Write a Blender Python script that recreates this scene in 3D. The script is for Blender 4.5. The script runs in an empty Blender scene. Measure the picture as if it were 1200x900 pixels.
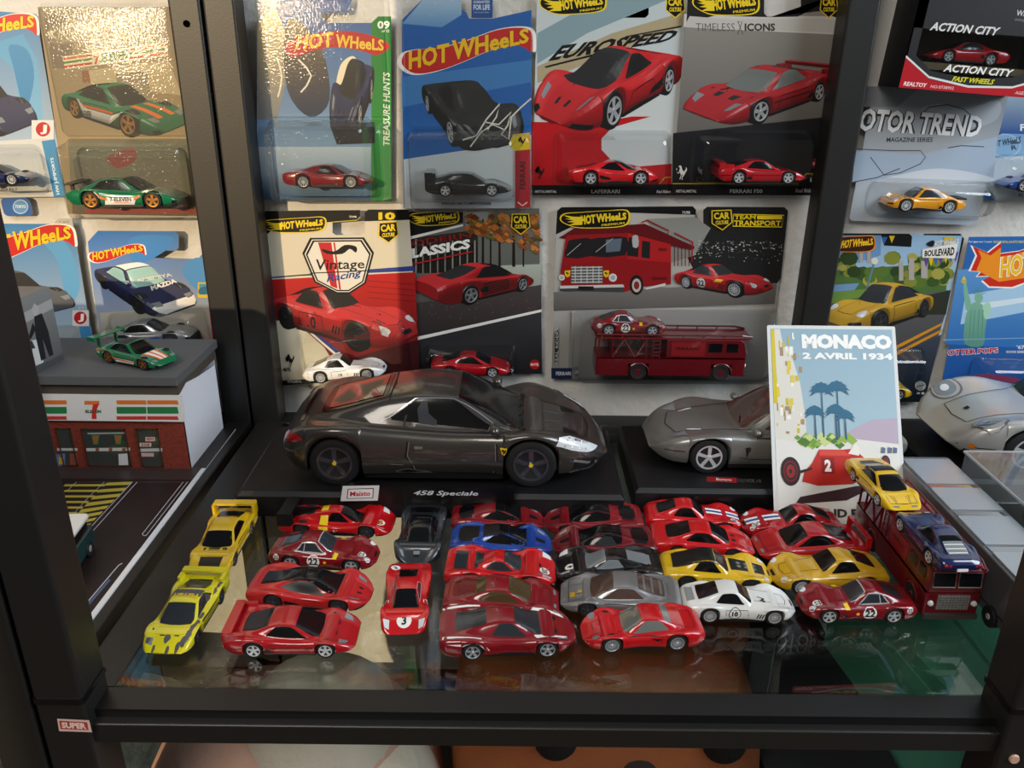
import bpy, bmesh, math, random
import numpy as np
from mathutils import Vector, Matrix
random.seed(7); RNG = np.random.RandomState(7)
scn = bpy.context.scene
C = scn.collection
MM = 0.001
# ------------------------------------------------------------------ camera
FPX, CAMH, PITCH, ROLL = 951.0, 320.0, math.radians(22.0), math.radians(0.6)
_r0 = np.array([1.0, 0, 0]); _u0 = np.array([0, math.sin(PITCH), math.cos(PITCH)])
FW = np.array([0, math.cos(PITCH), -math.sin(PITCH)])
RT = math.cos(ROLL)*_r0 + math.sin(ROLL)*_u0
UP = math.cos(ROLL)*_u0 - math.sin(ROLL)*_r0
CAMP = np.array([0, 0, CAMH])
cam = bpy.data.cameras.new('camera'); cam.sensor_width = 36.0; cam.lens = FPX/1200*36
cam.clip_start = 0.01; cam.clip_end = 30
camo = bpy.data.objects.new('camera', cam); C.objects.link(camo)
camo.matrix_world = Matrix(((RT[0], UP[0], -FW[0], 0), (RT[1], UP[1], -FW[1], 0), (RT[2], UP[2], -FW[2], CAMH*MM), (0, 0, 0, 1)))
scn.camera = camo
# ------------------------------------------------------------------ world, sun, window, fill
scn.view_settings.view_transform = 'Standard'; scn.view_settings.look = 'None'
scn.view_settings.gamma = 1.0; scn.view_settings.use_curve_mapping = False
scn.view_settings.exposure = 0.0
scn.cycles.transparent_max_bounces = 32; scn.cycles.max_bounces = 10
wd = bpy.data.worlds.new('world'); scn.world = wd; wd.use_nodes = True
wd.node_tree.nodes['Background'].inputs[0].default_value = (0.62, 0.72, 0.85, 1)
wd.node_tree.nodes['Background'].inputs[1].default_value = 0.12
def lamp(name, kind, loc, target, energy, color, size=None, size_y=None):
    l = bpy.data.lights.new(name, kind); l.energy = energy; l.color = color
    if kind == 'AREA':
        l.shape = 'RECTANGLE'; l.size = size; l.size_y = size_y or size
    o = bpy.data.objects.new(name, l); C.objects.link(o); o.location = loc
    o.rotation_euler = (Vector(target) - Vector(loc)).to_track_quat('-Z', 'Y').to_euler()
    return o, l
# low warm sun through the room's window, behind the left shoulder
_az, _el = math.radians(24), math.radians(11)
sun, sl = lamp('sun', 'SUN', (-math.sin(_az), -math.cos(_az), math.tan(_el)), (0, 0, 0), 2.8, (1.0, 0.75, 0.45)); sl.angle = math.radians(0.7)
# daylight through the window on the right
lamp('window_light', 'AREA', (1.45, -0.1, 1.05), (0.25, 0.55, 0.0), 33, (0.84, 0.92, 1.0), 0.9, 1.1)
# soft fill lamp added behind the camera to brighten the fronts
lamp('front_fill_light', 'AREA', (-0.75, -1.3, 1.6), (-0.1, 0.6, 0.0), 35, (1.0, 0.93, 0.84), 0.9, 1.2)
# ------------------------------------------------------------------ helpers
def ray(px, py): return RT*(px-600)/FPX - UP*(py-450)/FPX + FW
def G(px, py, z=0.0):
    d = ray(px, py); return CAMP + d*(z-CAMH)/d[2]
def Wy(px, py, Y):
    d = ray(px, py); return CAMP + d*Y/d[1]
def lin(c):
    if isinstance(c, str):
        c = c.lstrip('#'); c = [int(c[i:i+2], 16)/255 for i in (0, 2, 4)]
    return tuple((x/12.92 if x <= .04045 else ((x+.055)/1.055)**2.4) for x in c[:3]) + (1.0,)
MATS = {}
def mat(name, color='#808080', rough=.5, metal=0, coat=0, spec=.5, bump=None, bscale=200, noise=None, emit=None, flake=None, vary=0.0, coatr=.08):
    if name in MATS: return MATS[name]
    m = bpy.data.materials.new(name); m.use_nodes = True; nt = m.node_tree; b = nt.nodes['Principled BSDF']
    b.inputs['Base Color'].default_value = lin(color); b.inputs['Roughness'].default_value = rough
    b.inputs['Metallic'].default_value = metal; b.inputs['Coat Weight'].default_value = coat
    b.inputs['Coat Roughness'].default_value = coatr; b.inputs['Specular IOR Level'].default_value = spec
    tc = nt.nodes.new('ShaderNodeTexCoord')
    if noise:
        n = nt.nodes.new('ShaderNodeTexNoise'); n.inputs['Scale'].default_value = noise[1]; n.inputs['Detail'].default_value = 6
        nt.links.new(tc.outputs['Object'], n.inputs['Vector'])
        r = nt.nodes.new('ShaderNodeValToRGB'); r.color_ramp.elements[0].position = noise[2] if len(noise) > 2 else .35
        r.color_ramp.elements[1].position = noise[3] if len(noise) > 3 else .65
        r.color_ramp.elements[0].color = lin(color); r.color_ramp.elements[1].color = lin(noise[0])
        nt.links.new(n.outputs['Fac'], r.inputs['Fac']); nt.links.new(r.outputs['Color'], b.inputs['Base Color'])
    if bump:
        n = nt.nodes.new('ShaderNodeTexNoise'); n.inputs['Scale'].default_value = bscale; n.inputs['Detail'].default_value = 4
        nt.links.new(tc.outputs['Object'], n.inputs['Vector'])
        bm = nt.nodes.new('ShaderNodeBump'); bm.inputs['Strength'].default_value = bump; bm.inputs['Distance'].default_value = .002
        nt.links.new(n.outputs['Fac'], bm.inputs['Height']); nt.links.new(bm.outputs['Normal'], b.inputs['Normal'])
    if flake:
        n = nt.nodes.new('ShaderNodeTexNoise'); n.inputs['Scale'].default_value = 2500
        nt.links.new(tc.outputs['Object'], n.inputs['Vector'])
        mr = nt.nodes.new('ShaderNodeMapRange'); mr.inputs['To Min'].default_value = max(0, rough-flake); mr.inputs['To Max'].default_value = rough+flake
        nt.links.new(n.outputs['Fac'], mr.inputs['Value']); nt.links.new(mr.outputs['Result'], b.inputs['Roughness'])
    if emit:
        b.inputs['Emission Color'].default_value = lin(emit[0]); b.inputs['Emission Strength'].default_value = emit[1]
    MATS[name] = m; return m
def clearmat(name, tint='#ffffff', rough=.03, ior=1.5, bump=0, bscale=60, haze=0.0):
    m = bpy.data.materials.new(name); m.use_nodes = True; nt = m.node_tree
    for n in list(nt.nodes): nt.nodes.remove(n)
    out = nt.nodes.new('ShaderNodeOutputMaterial'); mx = nt.nodes.new('ShaderNodeMixShader')
    tr = nt.nodes.new('ShaderNodeBsdfTransparent'); tr.inputs[0].default_value = lin(tint)
    gl = nt.nodes.new('ShaderNodeBsdfGlossy'); gl.inputs['Roughness'].default_value = rough
    fr = nt.nodes.new('ShaderNodeFresnel'); fr.inputs['IOR'].default_value = ior
    ge = nt.nodes.new('ShaderNodeNewGeometry'); ms = nt.nodes.new('ShaderNodeMapRange')
    ms.inputs['To Min'].default_value = ior; ms.inputs['To Max'].default_value = 1/ior
    nt.links.new(ge.outputs['Backfacing'], ms.inputs['Value']); nt.links.new(ms.outputs['Result'], fr.inputs['IOR'])
    nt.links.new(fr.outputs[0], mx.inputs[0]); nt.links.new(tr.outputs[0], mx.inputs[1]); nt.links.new(gl.outputs[0], mx.inputs[2])
    last = mx
    if bump:
        tc = nt.nodes.new('ShaderNodeTexCoord'); n = nt.nodes.new('ShaderNodeTexNoise'); n.inputs['Scale'].default_value = bscale
        n.inputs['Detail'].default_value = 2
        nt.links.new(tc.outputs['Object'], n.inputs['Vector'])
        bm = nt.nodes.new('ShaderNodeBump'); bm.inputs['Strength'].default_value = bump; bm.inputs['Distance'].default_value = .001
        nt.links.new(n.outputs['Fac'], bm.inputs['Height']); nt.links.new(bm.outputs[0], gl.inputs['Normal']); nt.links.new(bm.outputs[0], fr.inputs['Normal'])
    if haze:
        df = nt.nodes.new('ShaderNodeBsdfDiffuse'); df.inputs[0].default_value = (.8, .8, .8, 1)
        m2 = nt.nodes.new('ShaderNodeMixShader'); m2.inputs[0].default_value = haze
        nt.links.new(mx.outputs[0], m2.inputs[1]); nt.links.new(df.outputs[0], m2.inputs[2]); last = m2
    nt.links.new(last.outputs[0], out.inputs[0]); MATS[name] = m; return m
def attrmat(name, rough=.4, spec=.5, coat=0.0):
    m = bpy.data.materials.new(name); m.use_nodes = True; nt = m.node_tree; b = nt.nodes['Principled BSDF']
    a = nt.nodes.new('ShaderNodeAttribute'); a.attribute_name = 'Col'
    nt.links.new(a.outputs['Color'], b.inputs['Base Color']); b.inputs['Roughness'].default_value = rough
    b.inputs['Specular IOR Level'].default_value = spec; b.inputs['Coat Weight'].default_value = coat
    MATS[name] = m; return m
PRINT = attrmat('printed_ink', .42, .35)
DECAL = attrmat('decal_ink', .3, .5, .5)

class MB:
    """collects geometry in mm, links it as ONE mesh object"""
    def __init__(s): s.v = []; s.f = []; s.m = []; s.n = 0; s.c = []
    def add(s, verts, faces, mi=0, col=None):
        verts = np.asarray(verts, float).reshape(-1, 3)
        s.v.append(verts); k = s.n
        s.f += [tuple(int(i)+k for i in f) for f in faces]; s.m += [mi]*len(faces); s.n += len(verts)
        if col is not None:
            c = np.asarray(col, float)
            s.c.append(np.tile(c, (len(verts), 1)) if c.ndim == 1 else c)
        else: s.c.append(np.ones((len(verts), 4)))
        return s
    def box(s, lo, hi, mi=0, col=None, M=None):
        x0, y0, z0 = lo; x1, y1, z1 = hi
        v = np.array([(x0,y0,z0),(x1,y0,z0),(x1,y1,z0),(x0,y1,z0),(x0,y0,z1),(x1,y0,z1),(x1,y1,z1),(x0,y1,z1)], float)
        if M is not None: v = v @ np.array(M.to_3x3()).T + np.array(M.translation)
        return s.add(v, [(0,3,2,1),(4,5,6,7),(0,1,5,4),(1,2,6,5),(2,3,7,6),(3,0,4,7)], mi, col)
    def rbox(s, lo, hi, r, mi=0, seg=3, axis=2, col=None):
        """box with rounded vertical edges (along axis)"""
        ax = [i for i in range(3) if i != axis]; pts = []
        a0, b0 = lo[ax[0]], lo[ax[1]]; a1, b1 = hi[ax[0]], hi[ax[1]]
        for (cx, cy, st) in ((a1-r, b1-r, 0), (a0+r, b1-r, 1), (a0+r, b0+r, 2), (a1-r, b0+r, 3)):
            for k in range(seg+1):
                a = math.pi/2*(st+k/seg); pts.append((cx+r*math.cos(a), cy+r*math.sin(a)))
        n = len(pts); v = []
        for z in (lo[axis], hi[axis]):
            for p in pts:
                q = [0, 0, 0]; q[ax[0]], q[ax[1]], q[axis] = p[0], p[1], z; v.append(q)
        f = [(i, (i+1) % n, n+(i+1) % n, n+i) for i in range(n)] + [tuple(range(n))[::-1], tuple(range(n, 2*n))]
        return s.add(v, f, mi, col)
    def extrude(s, outline, z0, z1, mi=0, col=None, fn=None):
        n = len(outline); v = [(x, y, z0) for x, y in outline] + [(x, y, z1) for x, y in outline]
        if fn: v = [fn(*p) for p in v]
        return s.add(v, [(i, (i+1) % n, n+(i+1) % n, n+i) for i in range(n)] + [tuple(range(n))[::-1], tuple(range(n, 2*n))], mi, col)
    def tube(s, pts, r, n=8, mi=0, closed=False, col=None):
        pts = [np.asarray(p, float) for p in pts]; V = []; N = len(pts)
        for i, p in enumerate(pts):
            t = (pts[(i+1) % N]-pts[i-1]) if closed else (pts[min(i+1, N-1)]-pts[max(i-1, 0)])
            t = t/(np.linalg.norm(t)+1e-9); a = np.array([0, 0, 1.0]) if abs(t[2]) < .9 else np.array([1.0, 0, 0])
            u = np.cross(t, a); u /= np.linalg.norm(u); w = np.cross(t, u); rr = r[i] if hasattr(r, '__len__') else r
            for k in range(n):
                q = 2*math.pi*k/n; V.append(p+rr*(math.cos(q)*u+math.sin(q)*w))
        F = []
        for i in range(N if closed else N-1):
            j = (i+1) % N
            for k in range(n): F.append((i*n+k, i*n+(k+1) % n, j*n+(k+1) % n, j*n+k))
        if not closed: F += [tuple(range(n))[::-1], tuple((N-1)*n+k for k in range(n))]
        return s.add(V, F, mi, col)
    def lathe(s, prof, n=24, mi=0, axis=1, c=(0, 0, 0), col=None):
        """prof: (radius, along-axis)"""
        V = []
        for r, h in prof:
            for k in range(n):
                q = 2*math.pi*k/n; a, b = r*math.cos(q), r*math.sin(q)
                p = [0, 0, 0]; o = [i for i in range(3) if i != axis]; p[o[0]], p[o[1]], p[axis] = a, b, h
                V.append([p[i]+c[i] for i in range(3)])
        F = [(i*n+k, i*n+(k+1) % n, (i+1)*n+(k+1) % n, (i+1)*n+k) for i in range(len(prof)-1) for k in range(n)]
        if prof[0][0] > 1e-6: F.append(tuple(range(n))[::-1])
        if prof[-1][0] > 1e-6: F.append(tuple((len(prof)-1)*n+k for k in range(n)))
        return s.add(V, F, mi, col)
    def ell(s, c, r, nu=14, nv=9, mi=0, e=1.0, col=None):
        V = []; sp = lambda a: math.copysign(abs(a)**e, a)
        for j in range(nv+1):
            b = math.pi*(j/nv-.5)
            for k in range(nu):
                a = 2*math.pi*k/nu
                V.append((c[0]+r[0]*sp(math.cos(b))*sp(math.cos(a)), c[1]+r[1]*sp(math.cos(b))*sp(math.sin(a)), c[2]+r[2]*sp(math.sin(b))))
        return s.add(V, [(j*nu+k, j*nu+(k+1) % nu, (j+1)*nu+(k+1) % nu, (j+1)*nu+k) for j in range(nv) for k in range(nu)], mi, col)
    def mesh(s, name, mats, smooth=False):
        me = bpy.data.meshes.new(name)
        v = np.concatenate(s.v)*MM if s.v else np.zeros((0, 3))
        me.from_pydata(v.tolist(), [], s.f)
        for m in (mats if isinstance(mats, (list, tuple)) else [mats]): me.materials.append(m)
        if len(me.materials) > 1: me.polygons.foreach_set('material_index', s.m)
        if any(m and m.name in ('printed_ink', 'decal_ink') for m in me.materials):
            a = me.color_attributes.new('Col', 'FLOAT_COLOR', 'POINT'); a.data.foreach_set('color', np.concatenate(s.c).ravel().astype(np.float32))
        if smooth:
            me.polygons.foreach_set('use_smooth', [True]*len(me.polygons))
            try: me.set_sharp_from_angle(angle=math.radians(smooth if smooth is not True else 38))
            except Exception: pass
        me.update(); return me
    def build(s, name, mats, parent=None, smooth=False, bevel=0):
        o = bpy.data.objects.new(name, s.mesh(name, mats, smooth)); C.objects.link(o)
        if parent is not None: o.parent = parent
        if bevel:
            md = o.modifiers.new('bevel', 'BEVEL'); md.width = bevel*MM; md.segments = 2; md.limit_method = 'ANGLE'; md.angle_limit = math.radians(50)
        return o
def link(name, me, parent=None, M=None):
    o = bpy.data.objects.new(name, me); C.objects.link(o)
    if parent is not None: o.parent = parent
    if M is not None: o.matrix_local = M
    return o
def tag(o, label=None, cat=None, group=None, kind=None):
    if label: o['label'] = label
    if cat: o['category'] = cat
    if group: o['group'] = group
    if kind: o['kind'] = kind
    return o
def thing(name, label, cat, loc=(0, 0, 0), rz=0.0, group=None):
    o = bpy.data.objects.new(name, None); C.objects.link(o); o.empty_display_size = .01
    o.location = [c*MM for c in loc]; o.rotation_euler = (0, 0, rz)
    return tag(o, label, cat, group)
def struct(name, mb, m, bevel=0):
    return tag(mb.build(name, m, None, False, bevel), kind='structure')
# text outlines from the built-in font, cached; unit box 0..1 both ways + aspect
_TX = {}
def text_tris(s, bold=0.0, shear=0.0):
    k = (s, bold, shear)
    if k not in _TX:
        cu = bpy.data.curves.new('txt', 'FONT'); cu.body = s; cu.offset = bold; cu.shear = shear; cu.resolution_u = 2; cu.fill_mode = 'FRONT'
        o = bpy.data.objects.new('txt', cu); me = o.to_mesh()
        v = np.array([p.co[:2] for p in me.vertices]).reshape(-1, 2); me.calc_loop_triangles()
        t = [tuple(x.vertices) for x in me.loop_triangles]; o.to_mesh_clear()
        bpy.data.objects.remove(o); bpy.data.curves.remove(cu)
        lo, hi = v.min(0), v.max(0); asp = (hi[0]-lo[0])/(hi[1]-lo[1])
        _TX[k] = ((v-lo)/(hi-lo), t, asp)
    return _TX[k]
def pchip(x, y, q):
    """monotone cubic through (x, y) at q"""
    x = np.asarray(x, float); y = np.asarray(y, float); q = np.clip(q, x[0], x[-1])
    h = np.diff(x); d = np.diff(y)/h; n = len(x); m = np.zeros(n)
    if n == 2: m[:] = d[0]
    else:
        for i in range(1, n-1):
            if d[i-1]*d[i] > 0:
                a, b = 2*h[i]+h[i-1], h[i]+2*h[i-1]; m[i] = (a+b)/(a/d[i-1]+b/d[i])
        m[0], m[-1] = d[0], d[-1]
    i = np.clip(np.searchsorted(x, q, side='right')-1, 0, n-2); t = (q-x[i])/h[i]
    return (2*t**3-3*t**2+1)*y[i]+(t**3-2*t**2+t)*h[i]*m[i]+(-2*t**3+3*t**2)*y[i+1]+(t**3-t**2)*h[i]*m[i+1]
# ------------------------------------------------------------------ toy car generator
COL = {}
def M_(name, color, **k):
    COL[name] = color; return mat(name, color, **k)
M_('car_glass', '#0d0e10', rough=.14, coat=.15, spec=.4); M_('car_glass_grey', '#2c3034', rough=.14, coat=.3); M_('car_glass_clear', '#6f7470', rough=.1, coat=1)
M_('car_glass_tan', '#4a3a20', rough=.12, coat=.8); M_('car_glass_brown', '#54403a', rough=.12, coat=.8)
M_('tyre_rubber', '#0e0e0f', rough=.7); M_('black_plastic', '#0d0d0e', rough=.45); M_('chrome', '#d4d6da', rough=.16, metal=.6, coat=.6)
M_('rim_silver', '#c6c8ca', rough=.25, metal=.35, coat=.6); M_('rim_white', '#cfd2d4', rough=.35, metal=.3); M_('rim_gold', '#b07a3a', rough=.3, metal=.8)
M_('rim_black', '#37373b', rough=.2, coat=.8); M_('lamp_clear', '#d5dadd', rough=.12, coat=1); M_('lamp_grey', '#7c8387', rough=.12, coat=1)
M_('lamp_red', '#a30f12', rough=.15, coat=1); M_('lamp_amber', '#d97a10', rough=.15, coat=1); M_('seam', '#120808', rough=.6)
M_('white_ink', '#eceae6', rough=.35); M_('black_ink', '#0c0c0d', rough=.4); M_('yellow_ink', '#e5c21c', rough=.35)
M_('blue_ink', '#22428f', rough=.35); M_('bare_metal', '#6d6f74', rough=.4, metal=.7); M_('orange_ink', '#e06a20', rough=.4)
M_('grey_ink', '#8d9092', rough=.4); M_('green_ink', '#157a4c', rough=.4); M_('engine_grey', '#24262a', rough=.5)
GLASS = 'car_glass'
A = {}
A['mid'] = dict(L=68, W=30, H=18.2, xr=.235, xf=.775, r=5.0,
  deck=[(0,.60),(.05,.66),(.2,.67),(.35,.65),(.55,.605),(.7,.585),(.85,.50),(.95,.37),(1,.28)],
  sh=[(0,.56),(.06,.66),(.22,.70),(.4,.62),(.6,.58),(.72,.60),(.78,.605),(.86,.52),(.95,.38),(1,.28)],
  roof=[(.10,.66),(.25,.80),(.38,.965),(.45,1),(.54,.98),(.63,.84),(.75,.575)],
  w=[(0,.88),(.04,.96),(.2,1),(.4,.96),(.6,.95),(.78,.98),(.9,.91),(.97,.78),(1,.62)],
  cb=.76, cr=.56, ws=(.565,6.15,.74,5.45), rw=(.14,5.9,.36,6.25), sw=[(.30,5.2),(.40,5.9),(.53,5.9),(.68,5.2)], bow=.012)
A['gto'] = dict(L=68, W=27, H=19.5, xr=.225, xf=.79, r=5.4,
  deck=[(0,.44),(.03,.60),(.07,.63),(.2,.62),(.5,.62),(.62,.63),(.75,.58),(.88,.49),(.96,.40),(1,.30)],
  sh=[(0,.42),(.04,.56),(.12,.62),(.23,.66),(.36,.58),(.5,.55),(.64,.55),(.79,.61),(.89,.54),(.96,.42),(1,.29)],
  roof=[(.08,.63),(.2,.78),(.31,.94),(.40,1),(.46,.98),(.51,.87),(.60,.63)],
  w=[(0,.72),(.03,.86),(.12,.97),(.23,1),(.36,.93),(.5,.91),(.64,.93),(.79,.99),(.9,.87),(.96,.68),(1,.40)],
  cb=.74, cr=.50, ws=(.475,6.2,.59,5.5), rw=(.13,5.9,.30,6.25), sw=[(.27,5.2),(.33,5.85),(.45,5.85),(.535,5.2)], bow=.01)
A['f50'] = dict(A['mid'], H=17.4, W=31, xr=.23, xf=.78,
  deck=[(0,.66),(.06,.72),(.2,.70),(.35,.66),(.55,.605),(.68,.58),(.8,.525),(.92,.39),(1,.24)],
  sh=[(0,.62),(.06,.72),(.22,.74),(.4,.60),(.58,.56),(.76,.60),(.86,.53),(.95,.38),(1,.24)],
  roof=[(.12,.70),(.24,.80),(.36,.96),(.44,1),(.52,.97),(.61,.80),(.73,.57)],
  ws=(.545,6.15,.72,5.45), rw=(.13,5.9,.33,6.2), sw=[(.31,5.2),(.40,5.9),(.51,5.9),(.66,5.2)])
A['f40'] = dict(A['mid'], L=68, H=17.8, W=30,
  deck=[(0,.68),(.1,.70),(.25,.70),(.4,.66),(.55,.605),(.68,.58),(.85,.48),(.95,.35),(1,.26)],
  sh=[(0,.66),(.1,.70),(.25,.70),(.4,.64),(.6,.58),(.72,.59),(.78,.60),(.87,.50),(.95,.37),(1,.26)],
  roof=[(.05,.70),(.2,.86),(.34,.99),(.42,1),(.52,.97),(.6,.82),(.70,.585)],
  w=[(0,.95),(.04,.99),(.2,1),(.4,.95),(.6,.93),(.78,.97),(.92,.90),(.98,.84),(1,.74)],
  ws=(.545,6.1,.69,5.4), rw=(.10,5.9,.30,6.2), sw=[(.27,5.2),(.36,5.9),(.51,5.9),(.64,5.2)])
A['laf'] = dict(A['mid'], H=17, W=30, r=5.2,
  deck=[(0,.62),(.05,.68),(.2,.66),(.4,.62),(.55,.59),(.7,.575),(.82,.53),(.92,.38),(1,.22)],
  sh=[(0,.58),(.06,.68),(.22,.76),(.36,.66),(.5,.54),(.62,.54),(.77,.68),(.87,.58),(.95,.40),(1,.22)],
  roof=[(.08,.68),(.22,.78),(.36,.94),(.46,1),(.55,.97),(.65,.80),(.78,.55)],
  w=[(0,.82),(.04,.93),(.2,1),(.38,.95),(.5,.90),(.62,.92),(.78,1),(.89,.90),(.96,.66),(1,.34)],
  cb=.70, cr=.44, ws=(.50,5.9,.765,5.1), rw=(.10,6.2,.30,6.3), sw=[(.33,5.25),(.42,5.8),(.50,5.9),(.62,5.2)], bow=.02)
A['enzo'] = dict(A['laf'], H=17.5, W=31,
  deck=[(0,.66),(.05,.70),(.2,.68),(.4,.64),(.55,.59),(.7,.575),(.82,.52),(.92,.40),(1,.27)],
  sh=[(0,.62),(.05,.70),(.22,.74),(.4,.60),(.58,.56),(.76,.63),(.87,.52),(.95,.36),(1,.24)],
  roof=[(.10,.70),(.22,.80),(.36,.95),(.45,1),(.53,.97),(.62,.80),(.74,.57)],
  ws=(.545,6.1,.725,5.35), rw=(.12,5.9,.34,6.1), sw=[(.37,5.15),(.43,5.85),(.52,5.9),(.64,5.15)])
A['fxx'] = dict(A['laf'], ws=(.47,5.6,.775,5.05), rw=(.08,6.1,.24,6.3))
A['p4'] = dict(L=66, W=30, H=16, xr=.235, xf=.775, r=5.3,
  deck=[(0,.62),(.06,.66),(.25,.66),(.45,.60),(.6,.57),(.72,.58),(.85,.54),(.95,.38),(1,.26)],
  sh=[(0,.62),(.08,.72),(.23,.80),(.38,.66),(.52,.55),(.64,.60),(.77,.72),(.88,.62),(.96,.42),(1,.26)],
  roof=[(.10,.66),(.24,.82),(.38,.97),(.45,1),(.53,.96),(.62,.78),(.71,.585)],
  w=[(0,.9),(.04,.97),(.2,1),(.38,.94),(.52,.86),(.64,.92),(.78,1),(.9,.95),(.97,.82),(1,.6)],
  cb=.60, cr=.42, ws=(.535,6.1,.705,5.3), rw=(.14,6.1,.33,6.3), sw=[(.36,5.15),(.42,5.85),(.52,5.9),(.64,5.15)], bow=.02)
A['gt'] = dict(A['p4'], H=16.5, W=30)
A['spider312'] = dict(A['p4'], H=15.5, roof=[(.25,.66),(.38,.90),(.46,1),(.53,.97),(.6,.80),(.68,.585)], ws=(.53,6.1,.67,5.3), rw=(.08,5.2,.30,5.4))
A['dino'] = dict(L=65, W=27, H=18, xr=.235, xf=.775, r=5.4,
  deck=[(0,.56),(.05,.63),(.2,.64),(.4,.62),(.55,.58),(.66,.57),(.8,.525),(.93,.40),(1,.27)],
  sh=[(0,.52),(.06,.62),(.22,.70),(.38,.61),(.52,.54),(.64,.56),(.78,.62),(.88,.54),(.96,.39),(1,.26)],
  roof=[(.16,.64),(.27,.82),(.37,.97),(.44,1),(.51,.97),(.58,.80),(.67,.575)],
  w=[(0,.78),(.04,.9),(.2,1),(.38,.93),(.52,.90),(.66,.94),(.79,.98),(.9,.88),(.97,.66),(1,.40)],
  cb=.74, cr=.54, ws=(.525,6.15,.66,5.4), rw=(.28,6.0,.34,6.1), sw=[(.29,5.2),(.37,5.85),(.50,5.9),(.61,5.2)], bow=.012)
A['porsche'] = dict(L=66, W=29, H=20, xr=.22, xf=.775, r=5.5,
  deck=[(0,.42),(.05,.54),(.15,.60),(.4,.60),(.6,.59),(.7,.575),(.85,.52),(.95,.41),(1,.28)],
  sh=[(0,.42),(.06,.54),(.22,.62),(.4,.57),(.6,.54),(.77,.60),(.88,.55),(.95,.42),(1,.26)],
  roof=[(.06,.54),(.2,.70),(.34,.90),(.46,1),(.54,.98),(.61,.84),(.69,.58)],
  w=[(0,.74),(.05,.88),(.2,1),(.38,.93),(.6,.90),(.78,.96),(.9,.88),(.97,.72),(1,.5)],
  cb=.74, cr=.55, ws=(.555,6.15,.68,5.4), rw=(.14,5.9,.33,6.15), sw=[(.24,5.2),(.36,5.85),(.535,5.88),(.63,5.2)], bow=.012)
A['rx7'] = dict(L=68, W=29, H=18.5, xr=.225, xf=.785, r=5.6,
  deck=[(0,.54),(.05,.62),(.2,.62),(.4,.60),(.6,.585),(.7,.57),(.85,.505),(.95,.40),(1,.28)],
  sh=[(0,.52),(.06,.62),(.22,.64),(.4,.57),(.6,.55),(.77,.57),(.88,.50),(.95,.40),(1,.27)],
  roof=[(.08,.62),(.2,.80),(.32,.96),(.41,1),(.49,.98),(.57,.83),(.68,.575)],
  w=[(0,.84),(.05,.94),(.2,1),(.4,.94),(.6,.93),(.78,.98),(.9,.9),(.97,.76),(1,.55)],
  cb=.76, cr=.56, ws=(.505,6.15,.67,5.4), rw=(.13,5.9,.30,6.2), sw=[(.21,5.2),(.31,5.85),(.475,5.88),(.60,5.2)], bow=.012)
A['lmp'] = dict(L=76, W=30, H=15.5, xr=.21, xf=.79, r=5.4,
  deck=[(0,.50),(.1,.50),(.3,.52),(.5,.52),(.65,.47),(.8,.44),(.93,.34),(1,.20)],
  sh=[(0,.52),(.08,.62),(.2,.68),(.34,.56),(.5,.44),(.65,.50),(.78,.74),(.88,.62),(.96,.36),(1,.20)],
  roof=[(.02,.50),(.2,.74),(.36,.93),(.46,1),(.55,.95),(.63,.78),(.73,.44)],
  w=[(0,.9),(.04,.96),(.2,1),(.36,.92),(.5,.80),(.64,.86),(.78,1),(.9,.96),(.97,.84),(1,.6)],
  cb=.46, cr=.32, ws=(.54,5.9,.70,5.2), rw=(.10,7.2,.2,7.2), sw=[(.42,5.15),(.46,5.85),(.53,5.9),(.62,5.15)], bow=.02)
A['458'] = dict(A['mid'], L=244, W=108, H=67, xr=.160, xf=.757, r=19.0,
  deck=[(0,.56),(.03,.66),(.08,.70),(.2,.70),(.4,.66),(.6,.62),(.7,.585),(.82,.54),(.92,.45),(.97,.36),(1,.25)],
  sh=[(0,.52),(.03,.63),(.08,.70),(.165,.735),(.34,.67),(.54,.62),(.66,.63),(.755,.675),(.85,.60),(.94,.44),(1,.23)],
  roof=[(.07,.70),(.2,.83),(.33,.955),(.43,1),(.52,.985),(.60,.87),(.735,.575)],
  w=[(0,.76),(.03,.90),(.08,.97),(.17,1),(.38,.95),(.58,.94),(.755,.985),(.86,.9),(.94,.74),(1,.42)],
  cb=.74, cr=.54, ws=(.535,6.1,.725,5.4), rw=(.11,6.0,.315,6.35), sw=[(.315,5.3),(.41,5.86),(.52,5.9),(.68,5.15)], bow=.012)
A['456'] = dict(A['porsche'], L=252, W=106, H=70, xr=.21, xf=.78, r=18.5,
  deck=[(0,.50),(.04,.60),(.15,.62),(.4,.60),(.6,.61),(.7,.58),(.85,.52),(.95,.43),(1,.28)],
  sh=[(0,.48),(.06,.58),(.22,.63),(.4,.57),(.6,.57),(.77,.60),(.88,.53),(.95,.42),(1,.26)],
  roof=[(.04,.60),(.16,.78),(.28,.95),(.38,1),(.47,.98),(.55,.84),(.655,.595)],
  w=[(0,.76),(.05,.9),(.2,1),(.4,.96),(.6,.95),(.78,.98),(.9,.88),(.97,.68),(1,.45)],
  ws=(.485,6.15,.645,5.4), rw=(.08,5.9,.25,6.2), sw=[(.16,5.2),(.28,5.85),(.46,5.88),(.58,5.2)])
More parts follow.
